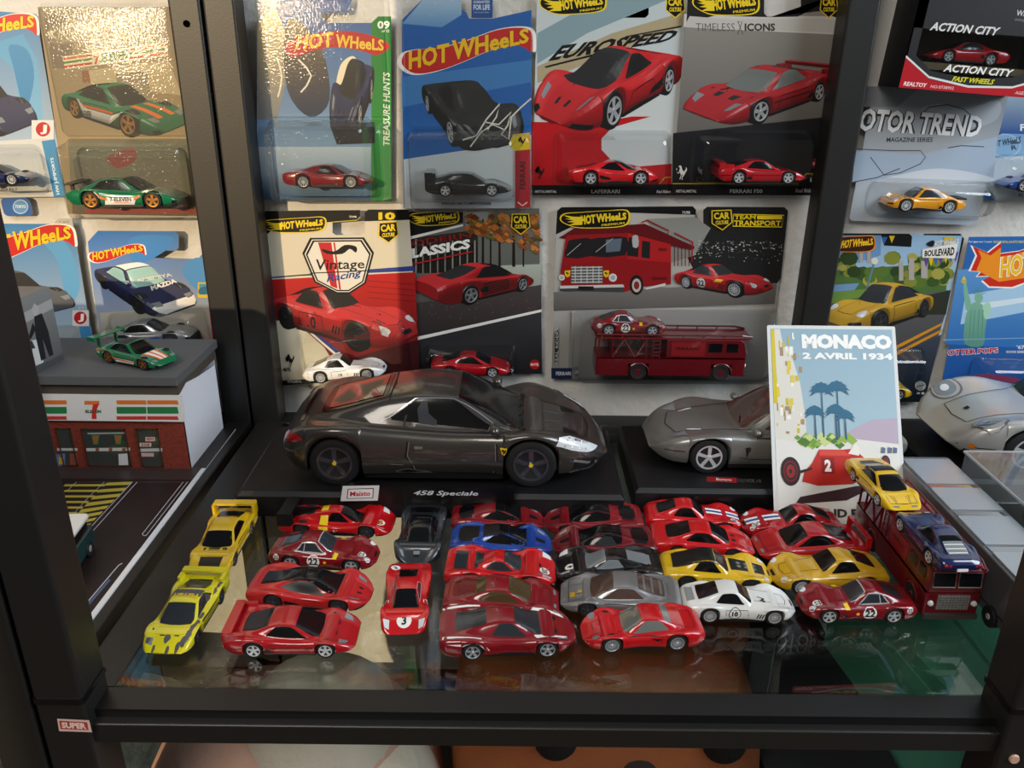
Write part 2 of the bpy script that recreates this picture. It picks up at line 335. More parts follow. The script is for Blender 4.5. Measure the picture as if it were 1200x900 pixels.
A['pcar'] = dict(A['porsche'], L=250, W=108, H=68, r=18.5, xr=.22, xf=.79,
  deck=[(0,.42),(.05,.54),(.15,.60),(.4,.62),(.6,.62),(.68,.62),(.82,.58),(.93,.45),(1,.26)], roof=[(.06,.54),(.2,.70),(.34,.90),(.46,1),(.54,.98),(.61,.84),(.69,.625)],
  sh=[(0,.42),(.06,.54),(.22,.62),(.4,.58),(.6,.57),(.79,.66),(.89,.62),(.96,.46),(1,.26)],
  w=[(0,.74),(.05,.88),(.2,1),(.38,.93),(.6,.92),(.78,.97),(.9,.90),(.97,.74),(1,.50)])
CS = np.arange(9.0)
class Shape:
    def __init__(s, a, scale=1.0):
        s.a = a; s.L, s.W, s.H = a['L'], a['W'], a['H']; s.r = a['r']
        s.xr, s.xf = a['xr']*s.L, a['xf']*s.L; s.hcm = max(v for _, v in a['roof'])-.6
    def cv(s, k, t):
        p = s.a[k]; return pchip([q[0] for q in p], [q[1] for q in p], t)
    def ctrl(s, t):
        t = np.asarray(t, float); H, hw = s.H, s.W/2
        deck = s.cv('deck', t)*H; sh = s.cv('sh', t)*H; w = s.cv('w', t)*hw
        ro = s.cv('roof', t)*H; lo, hi = s.a['roof'][0][0], s.a['roof'][-1][0]
        hc = np.where((t > lo) & (t < hi), np.maximum(0, ro-deck), 0.0)
        k = np.clip(hc/(.10*H), 0, 1); k = k*k*(3-2*k)
        zb = np.full_like(t, s.a.get('zb', .15)*H) + H*(.10*np.clip((t-.9)/.1, 0, 1)**2 + .14*np.clip((.1-t)/.1, 0, 1)**2)
        x = t*s.L; R = s.r*1.10
        for xw in (s.xr, s.xf):
            d = R*R-(x-xw)**2; zb = np.where(d > 0, np.maximum(zb, np.minimum(s.r+np.sqrt(np.maximum(d, 0)), sh-.035*H)), zb)
        top = np.maximum(np.minimum(sh, sh), zb+.02*H); d = top-zb
        cb, cr = s.a['cb']*hw, s.a['cr']*hw
        y5 = w*.70*(1-k)+np.minimum(cb, w*.86)*k; y6 = w*.46*(1-k)+cr*k
        Y = np.stack([w*.92, w*.985, w, w*.975, w*.88, y5, y6, y6*.55, y6*0], -1)
        Z = np.stack([zb, zb+.25*d, zb+.55*d, zb+.86*d, top, (.5*top+.5*deck), deck+.90*hc, deck+.985*hc, deck+hc], -1)
        return Y, Z
    def P(s, t, v):
        """t 0 rear..1 nose ; v 0 sill..8 centre..16 other sill ; +y side first"""
        t = np.atleast_1d(np.asarray(t, float)); v = np.atleast_1d(np.asarray(v, float))
        Y, Z = s.ctrl(t); sg = np.where(v > 8, -1.0, 1.0); q = np.where(v > 8, 16-v, v)
        i = np.clip(q.astype(int), 0, 7); f = q-i
        def ev(Cn):
            d = np.diff(Cn, axis=1); m = np.zeros_like(Cn)
            pr = d[:, :-1]*d[:, 1:]; hm = np.where(pr > 0, 2*pr/np.where(np.abs(d[:, :-1]+d[:, 1:]) < 1e-9, 1e-9, d[:, :-1]+d[:, 1:]), 0)
            m[:, 1:-1] = hm; m[:, 0] = d[:, 0]; m[:, -1] = 0 if Cn is Z else d[:, -1]
            n = np.arange(len(Cn)); a, b = Cn[n, i], Cn[n, i+1]; ma, mb = m[n, i], m[n, i+1]
            return (2*f**3-3*f**2+1)*a+(f**3-2*f**2+f)*ma+(-2*f**3+3*f**2)*b+(f**3-f**2)*mb
        return np.stack([t*s.L, sg*ev(Y), ev(Z)], -1)
    def N(s, t, v):
        e = .004; a = s.P(np.clip(t+e, 0, 1), v)-s.P(np.clip(t-e, 0, 1), v); v2 = np.clip(v+.03, 0, 16); v1 = np.clip(v-.03, 0, 16)
        b = s.P(t, v2)-s.P(t, v1); n = np.cross(b, a); l = np.linalg.norm(n, axis=1, keepdims=True); return n/np.maximum(l, 1e-9)
    def inv(s, mode, u, v, side):
        u = np.atleast_1d(np.asarray(u, float)); v = np.atleast_1d(np.asarray(v, float))
        if mode == 'par': return u, (v if side > 0 else 16-v)
        if mode == 'side':
            g = np.linspace(0, 4.4, 60); out = np.empty_like(u)
            for k in range(len(u)):
                z = s.P(np.full(60, u[k]), g)[:, 2]; z = np.maximum.accumulate(z)+np.arange(60)*1e-7; out[k] = np.interp(v[k]*s.H, z, g)
            return u, (out if side > 0 else 16-out)
        g = np.linspace(8, 2.6, 60); out = np.empty_like(u)
        for k in range(len(u)):
            y = s.P(np.full(60, u[k]), g)[:, 1]; y = np.maximum.accumulate(y)+np.arange(60)*1e-7; out[k] = np.interp(abs(v[k])*s.W/2, y, g)
        return u, np.where(v >= 0, out, 16-out)
    def at(s, mode, u, v, side=1, off=.1):
        t, q = s.inv(mode, u, v, side); t = np.clip(t, 0, 1); return s.P(t, q)+s.N(t, q)*off
class Car:
    def __init__(s, arch, paint, rim='rim_silver', spokes=5, glass=GLASS, over=None, wheels=True, body_dark=None):
        a = dict(A[arch]); a.update(over or {}); s.S = Shape(a); s.parts = []; s.paint = paint; S = s.S
        s.u = S.L/68.0; s.off = .10*s.u
        ts = [0, .004, .015, .03, .05]+list(np.linspace(.07, .93, 44))+[.95, .965, .98, .99, .996, 1]
        for xw in (S.xr, S.xf):
            R = S.r*1.10; ts += [(xw+R*math.cos(q))/S.L for q in np.linspace(0, math.pi, 15)]+[(xw-R*1.004)/S.L, (xw+R*1.004)/S.L]
        ts = np.unique(np.round(np.clip(ts, 0, 1), 5)); vs = np.concatenate([np.linspace(0, 4, 9), np.linspace(4.25, 8, 14)]); vs = np.concatenate([vs, 16-vs[-2::-1]])
        n, m = len(ts), len(vs); T, V = np.meshgrid(ts, vs, indexing='ij'); P = S.P(T.ravel(), V.ravel())
        F = []
        for i in range(n-1):
            for j in range(m-1): F.append((i*m+j, i*m+j+1, (i+1)*m+j+1, (i+1)*m+j))
            F.append((i*m, (i+1)*m, (i+1)*m+m-1, i*m+m-1))
        F.append(tuple(range(m))[::-1]); F.append(tuple((n-1)*m+j for j in range(m)))
        s.part('body', MB().add(P, F), paint, smooth=42)
        ch = MB(); z0 = .08*S.H; hw = S.W/2
        ch.rbox((S.L*.10, -hw*.62, z0), (S.L*.88, hw*.62, .27*S.H), hw*.3)
        ch.rbox((S.xr+S.r*1.05, -hw*.86, z0), (S.xf-S.r*1.05, hw*.86, .2*S.H), 1*s.u)
        s.part('chassis', ch, 'black_plastic')
        if wheels:
            for xw in (S.xr, S.xf):
                for sd in (1, -1): s.wheel(xw, sd, rim, spokes)
        if glass and 'ws' in a:
            tt, st, tb, sb = a['ws']; s.glass_strip('windscreen', tb, sb, tt, st, glass, a.get('bow', .01))
            tt, st, tb, sb = a['rw']; s.glass_strip('rear_window', tt, st, tb, sb, glass, -.006)
            s.star('side_window', glass, 'par', a['sw'], both=True, rings=4, rnd=.10)
    def part(s, name, mb, m, smooth=False, sub=None, parent=None, M=None, label=None):
        s.parts.append(dict(name=name, mb=mb, m=m, smooth=smooth, parent=parent, M=M, label=label)); return len(s.parts)-1
    def wheel(s, xw, sd, rim, spokes):
        S = s.S; r = S.r; wd = 4.4*s.u if S.L < 100 else .36*r*2*.62; y = sd*(S.W/2*.93)
        key = (round(r, 2), round(wd, 2)); M = Matrix.Translation((xw*MM, y*MM, r*MM)) @ Matrix.Rotation(0 if sd < 0 else math.pi, 4, 'Z')
        # local: outer face at y=-0 pointing -y
        t = MB(); t.lathe([(r*.60, wd*.06), (r*.66, 0), (r*.86, 0), (r*.95, wd*.06), (r, wd*.2), (r, wd*.8), (r*.95, wd*.94), (r*.6, wd)], 28)
        i = s.part('wheel', t, 'tyre_rubber', smooth=30, M=M)
        b = MB(); b.lathe([(0, wd*.22), (r*.62, wd*.22)], 24, 1); ro, ri = r*.70, r*.60
        b.lathe([(ri, wd*.2), (ri*1.02, -.02*wd), (ro, -.03*wd), (ro*1.0, .1*wd)], 28, 0)
        b.lathe([(0, -.0*wd), (r*.10, 0), (r*.15, wd*.08), (r*.15, wd*.2)], 12, 0)
        for k in range(spokes):
            q = 2*math.pi*k/spokes+math.pi/2; u = np.array([math.cos(q), 0, math.sin(q)]); w = np.array([-math.sin(q), 0, math.cos(q)])
            a0, a1 = (.16, .10) if spokes <= 6 else (.05, .045)
            if spokes <= 6 and S.L > 100: a0, a1 = .10, .085
            y0, y1, yb = .04*wd, .02*wd, .2*wd
            v = [u*r*.08-w*r*a1, u*r*.08+w*r*a1, u*ri*1.03+w*r*a0, u*ri*1.03-w*r*a0]
            vv = [p+np.array([0, y0, 0]) for p in v]+[p+np.array([0, yb, 0]) for p in v]
            b.add(vv, [(0,1,2,3),(0,4,5,1),(1,5,6,2),(2,6,7,3),(3,7,4,0)], 0)
        j = s.part('rim', b, [rim, 'rim_black' if rim != 'rim_black' else 'black_plastic'], parent=i, smooth=25)
        if S.L > 100 and rim == 'rim_black':
            c = MB().lathe([(0, -.012*r*2), (r*.085, -.012*r*2), (r*.085, wd*.1)], 12); s.part('hub_cap', c, 'yellow_ink', parent=i)
    def grid(s, name, m, mode, pts, nu, nv, side=1, lay=1, label=None):
        """pts: (nu+1)*(nv+1) uv array"""
        q = np.asarray(pts, float).reshape(-1, 2); P = s.S.at(mode, q[:, 0], q[:, 1], side, s.off*lay)
        F = [(i*(nv+1)+j, i*(nv+1)+j+1, (i+1)*(nv+1)+j+1, (i+1)*(nv+1)+j) for i in range(nu) for j in range(nv)]
        return s.part(name, MB().add(P, F), m, smooth=60, label=label)
    def glass_strip(s, name, tb, sb, tt, st, m, bow, label=None):
        nu, nv = 8, 14; pts = []
        for i in range(nu+1):
            a = i/nu; t0 = tb+(tt-tb)*a; s0 = sb+(st-sb)*a
            for j in range(nv+1):
                b = j/nv*2-1; pts.append((t0+bow*(1-b*b)*(1-a), 8+(8-s0)*b))
        return s.grid(name, m, 'par', pts, nu, nv, label=label)
    def quad(s, name, m, mode, c4, both=False, side=1, nu=5, nv=5, lay=1, label=None):
        c = np.asarray(c4, float)
        for sd in ((1, -1) if both else (side,)):
            pts = []; cc = c.copy()
            if mode == 'top' and sd < 0: cc[:, 1] *= -1
            for i in range(nu+1):
                a = i/nu
                for j in range(nv+1):
                    b = j/nv; pts.append((cc[0]*(1-b)+cc[1]*b)*(1-a)+(cc[3]*(1-b)+cc[2]*b)*a)
            s.grid(name, m, mode, pts, nu, nv, sd, lay, label)
    def star(s, name, m, mode, outline, both=False, side=1, rings=3, rnd=0, lay=1, label=None):
        o = np.asarray(outline, float)
        if rnd:
            q = []; n = len(o)
            for i in range(n):
                p, c, x = o[i-1], o[i], o[(i+1) % n]; q += [c+(p-c)*rnd*1.6, c+((p-c)+(x-c))*rnd*.35, c+(x-c)*rnd*1.6]
            o = np.array(q)
        e = []; n = len(o)
        for i in range(n):
            a, b = o[i], o[(i+1) % n]
            for k in range(3): e.append(a+(b-a)*k/3)
        e = np.array(e); c = e.mean(0); n = len(e)
        for sd in ((1, -1) if both else (side,)):
            pts = [c]; 
            for r in range(1, rings+1): pts += list(c+(e-c)*r/rings)
            pts = np.array(pts)
            if mode == 'top' and sd < 0: pts = pts*np.array([1, -1])
            P = s.S.at(mode, pts[:, 0], pts[:, 1], sd, s.off*lay)
            F = [(0, 1+k, 1+(k+1) % n) for k in range(n)]
            for r in range(1, rings): F += [(1+(r-1)*n+k, 1+r*n+k, 1+r*n+(k+1) % n, 1+(r-1)*n+(k+1) % n) for k in range(n)]
            s.part(name, MB().add(P, F), m, smooth=60, label=label)
    def circ(s, mode, c, r):
        S = s.S; du = r/S.L; dv = r/S.H if mode == 'side' else 2*r/S.W
        return [(c[0]+du*math.cos(q), c[1]+dv*math.sin(q)) for q in np.linspace(0, 2*math.pi, 17)[:-1]]
    def disc(s, name, m, mode, c, r, both=False, side=1, lay=1, label=None): s.star(name, m, mode, s.circ(mode, c, r), both, side, 2, 0, lay, label)
    def text(s, txt, m, mode, c, h, side=1, rot=0, lay=2, name='lettering', bold=.03, shear=0, stretch=1.0):
        v, t, asp = text_tris(txt, bold, shear); S = s.S; q = (v-.5)*np.array([h*asp*stretch, h]); cr, sr = math.cos(rot), math.sin(rot)
        q = np.stack([q[:, 0]*cr-q[:, 1]*sr, q[:, 0]*sr+q[:, 1]*cr], -1)
        if mode == 'side': uv = np.stack([c[0]+q[:, 0]*(-side)/S.L, c[1]+q[:, 1]/S.H], -1)
        else: uv = np.stack([c[0]+q[:, 0]/S.L, c[1]+q[:, 1]*2/S.W], -1)
        P = S.at(mode, uv[:, 0], uv[:, 1], side, s.off*lay); s.part(name, MB().add(P, t), m)
    def roundel(s, txt, mode, c, r, side=1, rot=0, disc='white_ink', ink='black_ink'):
        s.disc('roundel', disc, mode, c, r, side=side, lay=1.3); s.text(txt, ink, mode, c, r*1.15, side, rot, 2.2, name='race_number')
    def line(s, name, m, mode, pts, w, both=False, side=1, lay=1.2):
        S = s.S; k = np.array([S.L, S.H if mode == 'side' else (S.W/2 if mode == 'top' else S.H*.25)])
        p = np.asarray(pts, float); d = []
        for a, b in zip(p[:-1], p[1:]):
            nseg = max(1, int(np.linalg.norm((b-a)*k)/(2.5*s.u)))
            d += [a+(b-a)*i/nseg for i in range(nseg)]
        d.append(p[-1]); d = np.array(d)*k; tg = np.gradient(d, axis=0); tg /= np.linalg.norm(tg, axis=1, keepdims=True)+1e-9
        nn = np.stack([-tg[:, 1], tg[:, 0]], -1); l, r = (d+nn*w/2)/k, (d-nn*w/2)/k
        uv = np.stack([l, r], 1).reshape(-1, 2)
        for sd in ((1, -1) if both else (side,)):
            q = uv*np.array([1, sd]) if mode == 'top' else uv
            s.grid(name, m, mode, q, len(d)-1, 1, sd, lay)
    def wing(s, t0, t1, z, w, th, m, posts=True, zend=None, name='spoiler', droop=0):
        S = s.S; hw = S.W/2*w; b = MB(); x0, x1 = t0*S.L, t1*S.L; H = S.H
        b.rbox((x0, -hw, z*H), (x1, hw, z*H+th), min(.8*s.u, (x1-x0)*.3), 0)
        if posts:
            zz = (zend if zend is not None else .6)*H
            for sd in (1, -1): b.box((x0, sd*hw-(1.6*s.u if sd > 0 else 0), zz), (x1, sd*hw+(0 if sd > 0 else 1.6*s.u), z*H+th*.5))
        s.part(name, b, m)
    def mirrors(s, t, v, m, size=1.0):
        for sd in (1, -1):
            p = s.S.at('par', [t], [v], sd, 0)[0]; k = s.u*size
            b = MB(); b.ell((p[0], p[1]+sd*1.5*k, p[2]+.7*k), (1.0*k, 1.3*k, .8*k), 10, 6); b.tube([p, (p[0], p[1]+sd*1.2*k, p[2]+.5*k)], .3*k, 6)
            s.part('door_mirror', b, m, smooth=60)
    def place(s, name, label, cat, loc, rz, group=None, scale=1.0, center=True):
        """loc: ground centre (mm)"""
        root = thing(name, label, cat, loc, rz, group); obs = []
        if scale != 1: root.scale = (scale,)*3
        for p in s.parts:
            ms = p['m'] if isinstance(p['m'], list) else [p['m']]
            ms = [MATS[x] if isinstance(x, str) else x for x in ms]
            o = link(p['name'], p['mb'].mesh(p['name'], ms, p['smooth'])); obs.append(o)
            base = Matrix.Translation((-s.S.L/2*MM, 0, 0))
            if p['parent'] is None: o.parent = root; o.matrix_local = base @ (p['M'] or Matrix())
            else: o.parent = obs[p['parent']]; o.matrix_local = Matrix()
            if p['label']: o['label'] = p['label']
        return root
    def flat(s, az, el, dist=4.0):
        """perspective picture of the car: list of (verts Nx3 [x right, y up, depth 0..1], faces, colours) seen from azimuth az (0 = nose to the viewer, 90 = its right side), elevation el"""
        a, e = math.radians(az), math.radians(el); L = s.S.L
        d = np.array([math.cos(a)*math.cos(e), -math.sin(a)*math.cos(e), math.sin(e)]); c = np.array([L/2, 0, s.S.H*.4])
        r = np.cross([0, 0, 1.0], d); r /= np.linalg.norm(r); u = np.cross(d, r); eye = c+d*dist*L/2.0
        lt = np.array([.25, -.35, .9]) ; lt = r*-.35+np.array([0, 0, .85])+d*.3; lt /= np.linalg.norm(lt); out = []
        for k, p in enumerate(s.parts):
            V = np.concatenate(p['mb'].v); ms = p['m'] if isinstance(p['m'], list) else [p['m']]
            q = k; 
            while s.parts[q]['parent'] is not None: q = s.parts[q]['parent']
            if s.parts[q]['M'] is not None: V = (V*MM) @ np.array(s.parts[q]['M'].to_3x3()).T/MM + np.array(s.parts[q]['M'].translation)/MM
            w = V-eye; dep = w @ -d; X = (w @ r)/dep; Y = (w @ u)/dep
            fs, cs, vs, nn = [], [], [], 0
            lay = 0 if p['name'] in ('body', 'chassis', 'spoiler', 'rear_wing', 'wheel', 'rim', 'hub_cap') else 1
            for f, mi in zip(p['mb'].f, p['mb'].m):
                pv = V[list(f[:4])]; nrm = np.cross(pv[1]-pv[0], pv[2]-pv[0])
                if len(f) > 3 and np.dot(nrm, nrm) < 1e-12: nrm = np.cross(pv[2]-pv[0], pv[3]-pv[0])
                l = np.linalg.norm(nrm); 
                if l < 1e-12: continue
                nrm = nrm/l; vd = eye-pv.mean(0); vd /= np.linalg.norm(vd); fc = nrm @ vd
                if lay == 0 and fc < .0 and p['name'] in ('body', 'chassis', 'spoiler', 'rear_wing'): continue
                if lay == 1 and p['M'] is None and p['parent'] is None and p['name'] not in ('door_mirror',):
                    if abs(fc) < .02: continue
                    cen = pv.mean(0)
                    if cen[1] > .15*s.S.W and d[1] < -.2 and abs(nrm[2]) < .6 and p['name'] in ('side_window', 'race_number', 'roundel'): continue
                    if cen[1] < -.15*s.S.W and d[1] > .2 and abs(nrm[2]) < .6 and p['name'] in ('side_window', 'race_number', 'roundel'): continue
                if fc < 0: nrm = -nrm
                col = np.array(lin(COL.get(ms[mi], '#808080'))[:3]); hl = nrm @ ((lt+vd)/np.linalg.norm(lt+vd))
                sky = max(0, nrm[2]); cc = col*(.22+.85*max(0, nrm @ lt)**1.3)+.006+.22*max(0, hl)**26+.02*sky**4
                fs.append(f); cs.append(np.append(np.clip(cc, 0, 1), 1.0))
            if fs: out.append((np.stack([X, Y, dep], -1), fs, cs, lay))
        return out
# ------------------------------------------------------------------ frames, prints, cards
class Frame:
    """a plane in the room: origin, right, up, normal (mm)"""
    def __init__(s, O, ux, uy):
        s.O = np.asarray(O, float); s.ux = np.asarray(ux, float)/np.linalg.norm(ux); uy = np.asarray(uy, float)
        uy = uy-s.ux*(uy @ s.ux); s.uy = uy/np.linalg.norm(uy); s.n = np.cross(s.ux, s.uy); s.z = (0, 0, 1.0)
    def zoom(s, ox, oy, k): s.z = (ox, oy, k); return s
    def px(s, x, y):
        d = ray(s.z[0]+x/s.z[2], s.z[1]+y/s.z[2]); t = ((s.O-CAMP) @ s.n)/(d @ s.n); p = CAMP+d*t-s.O
        return p @ s.ux, p @ s.uy
    def world(s, u, v, h=0): return s.O+s.ux*u+s.uy*v+s.n*h
    def matrix(s):
        m = Matrix.Identity(4)
        for i in range(3): m[i][0], m[i][1], m[i][2], m[i][3] = s.ux[i], s.uy[i], s.n[i], s.O[i]*MM
        return m
Z1, Z2, Z3, Z4, Z5, Z6, Z7, Z8 = (0,0,3.75), (290,0,3.42857), (610,0,3.07692), (940,0,3.75), (0,230,3.75), (290,230,3.33333), (630,230,3.7484), (880,230,3.4625)
class Print:
    """flat ink on a frame, authored in picture coordinates and laid down in thin layers"""
    def __init__(s, fr, base=.03, step=.005): s.fr = fr; s.mb = MB(); s.h = base; s.step = step
    def pts(s, p): return [s.fr.px(*q) for q in p]
    def raw(s, uv, f, col, dh=0):
        v = [(u, w, s.h+dh) for u, w in uv]; s.mb.add(v, f, 0, col); s.h += s.step
    def poly(s, p, col, col2=None, loc=False):
        """col2: colour towards the bottom"""
        uv = p if loc else s.pts(p); c = np.array(lin(col))
        if col2 is not None:
            vv = np.array(uv)[:, 1]; a = ((vv-vv.min())/max(vv.max()-vv.min(), 1e-6))[:, None]; c = c*a+np.array(lin(col2))*(1-a)
        s.raw(uv, [tuple(range(len(uv)))], c); return s
    def rect(s, x0, y0, x1, y1, col, col2=None): return s.poly([(x0, y1), (x1, y1), (x1, y0), (x0, y0)], col, col2)
    def smooth(s, p, col, col2=None, n=4):
        """closed smooth outline through the points"""
        p = np.asarray(p, float); q = []; N = len(p)
        for i in range(N):
            a, b, c, d = p[i-1], p[i], p[(i+1) % N], p[(i+2) % N]
            for k in range(n):
                t = k/n; q.append(.5*((2*b)+(c-a)*t+(2*a-5*b+4*c-d)*t*t+(3*b-a-3*c+d)*t**3))
        return s.poly([tuple(x) for x in q], col, col2)
    def ell(s, cx, cy, rx, ry=None, col='#ffffff', n=20):
        ry = ry or rx; return s.poly([(cx+rx*math.cos(a), cy-ry*math.sin(a)) for a in np.linspace(0, 2*math.pi, n+1)[:-1]], col)
    def line(s, p, w, col, closed=False):
        p = [np.array(q, float) for q in p]
        if closed: p = p+[p[0]]
        n = len(p); v = []
        for i in range(n):
            t = p[min(i+1, n-1)]-p[max(i-1, 0)]; t = t/(np.linalg.norm(t)+1e-9); m = np.array([-t[1], t[0]])*w/2; v += [p[i]+m, p[i]-m]
        uv = s.pts(v); s.raw(uv, [(2*i, 2*i+1, 2*i+3, 2*i+2) for i in range(n-1)], np.array(lin(col))); return s
    def text(s, txt, q, col, bold=.02, shear=0, arch=0, loc=False):
        """q: bl, br, tr, tl"""
        v, t, asp = text_tris(txt, bold, shear); q = np.asarray(q, float)
        a, b = v[:, :1], v[:, 1:]; P = (q[0]*(1-a)+q[1]*a)*(1-b)+(q[3]*(1-a)+q[2]*a)*b
        if arch: P = P+(q[3]-q[0])*(arch*4*a*(1-a))
        uv = [tuple(x) for x in P] if loc else s.pts([tuple(x) for x in P]); s.raw(uv, t, np.array(lin(col))); return s
    def trect(s, txt, x0, y0, x1, y1, col, bold=.02, shear=0): return s.text(txt, [(x0, y1), (x1, y1), (x1, y0), (x0, y0)], col, bold, shear)
    def car(s, car, box, az, el, flip=False, dist=3.2, depth=.2):
        """a printed picture of a car filling box x0,y0,x1,y1"""
        L = car.flat(az, el, dist); al = np.concatenate([l[0] for l in L]); lo, hi = al.min(0), al.max(0); x0, y0, x1, y1 = box
        for lay in (0, 1):
            for V, F, cs, ly in L:
                if ly != lay: continue
                a = (V[:, 0]-lo[0])/(hi[0]-lo[0]); a = 1-a if flip else a; b = (V[:, 1]-lo[1])/(hi[1]-lo[1]); d = (hi[2]-V[:, 2])/(hi[2]-lo[2])
                uv = np.array(s.pts(np.stack([x0+(x1-x0)*a, y1-(y1-y0)*b], -1)))
                pts = np.concatenate([uv, (s.h+d*depth+ly*.05)[:, None]], 1)
                vs, fs, cc, n = [], [], [], 0
                for f, c in zip(F, cs):
                    k = len(f); vs.append(pts[list(f)]); fs.append(tuple(range(n, n+k))); cc.append(np.tile(c, (k, 1))); n += k
                s.mb.add(np.concatenate(vs), fs, 0, np.concatenate(cc))
        s.h += depth+.08; return s
    def build(s, parent, name='printed_art', m=None):
        return s.mb.build(name, m or PRINT, parent)
def quadmap(q):
    q = np.asarray(q, float)
    return lambda p: [tuple((q[0]*(1-a)+q[1]*a)*(1-b)+(q[3]*(1-a)+q[2]*a)*b) for a, b in p]
FLAME = [(0,.50),(.10,.74),(.04,.96),(.16,.82),(.30,.98),(.27,.80),(.42,.72),(.50,.40),(.40,.10),(.22,.02),(.10,.12),(.26,.22),(.12,.28),(.03,.40),(.18,.40)]
def hw_logo(P, q, style='main'):
    """flame banner with the two-word lettering; q: bl, br, tr, tl"""
    m = quadmap(q)
    ban = [(0,.30),(.02,.62),(.12,.70),(.3,.68),(.5,.80),(.72,1.0),(.9,1.0),(.985,.86),(1,.50),(.99,.28),(.93,.44),(.84,.52),(.66,.44),(.48,.22),(.28,.02),(.1,0)]
    tx = lambda a0, a1, b0, b1, h0, h1: m([(a0, b0), (a1, b1), (a1, b1+h1), (a0, b0+h0)])
    if style == 'main':
        c = np.mean(ban, 0); P.smooth(m([tuple(c+(np.array(p)-c)*1.06) for p in ban]), '#f4f1ea'); P.smooth(m(ban), '#c8201c')
        for col, e in (('#a01512', .07), ('#f6c416', .035)):
            P.text('HOT', tx(.05, .36, .12, .24, .56, .56), col, e); P.text('WHeeLS', tx(.38, .97, .26, .56, .60, .40), col, e)
    elif style == 'old':
        fl = [(-.02,.35),(.04,.8),(-.02,1.1),(.16,.88),(.3,1.15),(.3,.85),(.5,.9),(.75,1.08),(1.02,1.2),(1.03,.35),(.7,.25),(.45,.0),(.2,-.05),(.12,.1),(.22,.25),(.06,.2),(.1,.35)]
        c = np.mean(fl, 0); P.poly(m([tuple(c+(np.array(p)-c)*1.07) for p in fl]), '#f4f1ea'); P.poly(m(fl), '#cf2a16'); P.poly(m([tuple(np.array([.3,.5])+(np.array(p)-[.3,.5])*.8) for p in fl[:10]]+[(.3,.1)]), '#f0901c')
        P.text('HOT', tx(.30, .66, .2, .34, .56, .58), '#f4f1ea', .06); P.text('HOT', tx(.31, .65, .22, .36, .52, .54), '#f6c416', .03)
        P.text('WH', tx(.70, 1.02, .40, .46, .6, .6), '#f4f1ea', .06); P.text('WH', tx(.71, 1.0, .42, .48, .56, .56), '#f6c416', .03)
    else:
        ink = {'premium': '#e8c81e', 'white': '#d9d6cc', 'boul': '#ef8a1c'}[style]
        dk = {'premium': '#0b0b0c', 'white': '#77725f', 'boul': '#3d1508'}[style]
        P.smooth(m([(-.02,.5),(.03,.95),(.3,1.0),(.7,1.02),(1.0,.98),(1.03,.3),(.9,-.02),(.5,-.05),(.2,.05)]), ink)
        P.smooth(m([(0,.5),(.05,.9),(.3,.96),(.7,.98),(.98,.93),(1.0,.33),(.88,.03),(.5,0),(.2,.1)]), dk)
        P.poly(m([(.02,.85),(.14,.62),(.05,.62),(.18,.5),(.08,.42),(.2,.36),(.1,.22),(.3,.2),(.33,.7),(.2,.72)]), ink)
        for cc, e in ((ink, .05), ({'boul': '#f9d21f'}.get(style, ink), .02)):
            P.text('HOT', tx(.29, .51, .2, .26, .58, .56), cc, e); P.text('WHeeLS', tx(.52, .98, .28, .42, .56, .42), cc, e)
        if style == 'premium': P.text('PREMIUM', tx(.6, .95, .06, .14, .12, .13), ink, .02)
def badge(P, q, lines, ink='#e8c81e', dk='#0b0b0c'):
    m = quadmap(q); sh = [(.06,.95),(0,.35),(.5,0),(1,.35),(.94,.95)]
    P.poly(m(sh), ink); P.poly(m([(.5+(a-.5)*.90, .5+(b-.5)*.90) for a, b in sh]), dk)
    P.text(lines[0], m([(.14,.52),(.86,.52),(.86,.84),(.14,.84)]), ink, .04); P.text(lines[1], m([(.2,.28),(.8,.28),(.8,.46),(.2,.46)]), ink, .04)
HORSE = [(.30,0),(.36,.14),(.46,.30),(.40,.42),(.34,.55),(.16,.52),(.10,.62),(.05,.58),(.12,.44),(.30,.46),(.30,.62),(.18,.70),(.06,.80),(.02,.74),(.16,.62),(.34,.72),(.36,.86),(.22,.92),(.18,.86),(.30,.98),(.44,1.0),(.52,.86),(.58,.68),(.74,.56),(.80,.66),(.92,.78),(.86,.90),(1.0,.80),(.98,.62),(.86,.50),(.80,.38),(.66,.24),(.56,.10),(.62,.0),(.50,.02),(.54,.22),(.62,.34),(.54,.38),(.48,.24),(.40,.06)]
def horse(P, q, col): P.poly(quadmap(q)(HORSE), col)
def card_frame(q, Y, z):
    """q: bl, br, tl in zoom pixels -> frame on the vertical plane Y with its width and height"""
    f = Frame((0, Y, 0), (1, 0, 0), (0, 0, 1)).zoom(*z); bl, br, tl = [np.array(f.px(*p)) for p in q]
    e = br-bl; w = np.linalg.norm(e); ux = np.array([e[0], 0, e[1]])/w; uy = np.array([-e[1], 0, e[0]])/w
    h = abs((tl-bl) @ np.array([uy[0], uy[2]]))
    fr = Frame((bl[0], Y, bl[1]), ux, uy).zoom(*z); return fr, w, h
def rounded(w, h, r=4, n=4, x0=0, y0=0):
    p = []
    for cx, cy, st in ((x0+w-r, y0+h-r, 0), (x0+r, y0+h-r, 1), (x0+r, y0+r, 2), (x0+w-r, y0+r, 3)):
        p += [(cx+r*math.cos(math.pi/2*(st+k/n)), cy+r*math.sin(math.pi/2*(st+k/n))) for k in range(n+1)]
    return p
mat('card_stock', '#b9b5ab', rough=.6)
BLIST = clearmat('blister_plastic', '#f4f7f8', rough=.07, ior=1.68, bump=.35, bscale=45)
PROT = clearmat('protector_plastic', '#f3f3f0', rough=.11, ior=1.55, bump=.3, bscale=600, haze=.012)
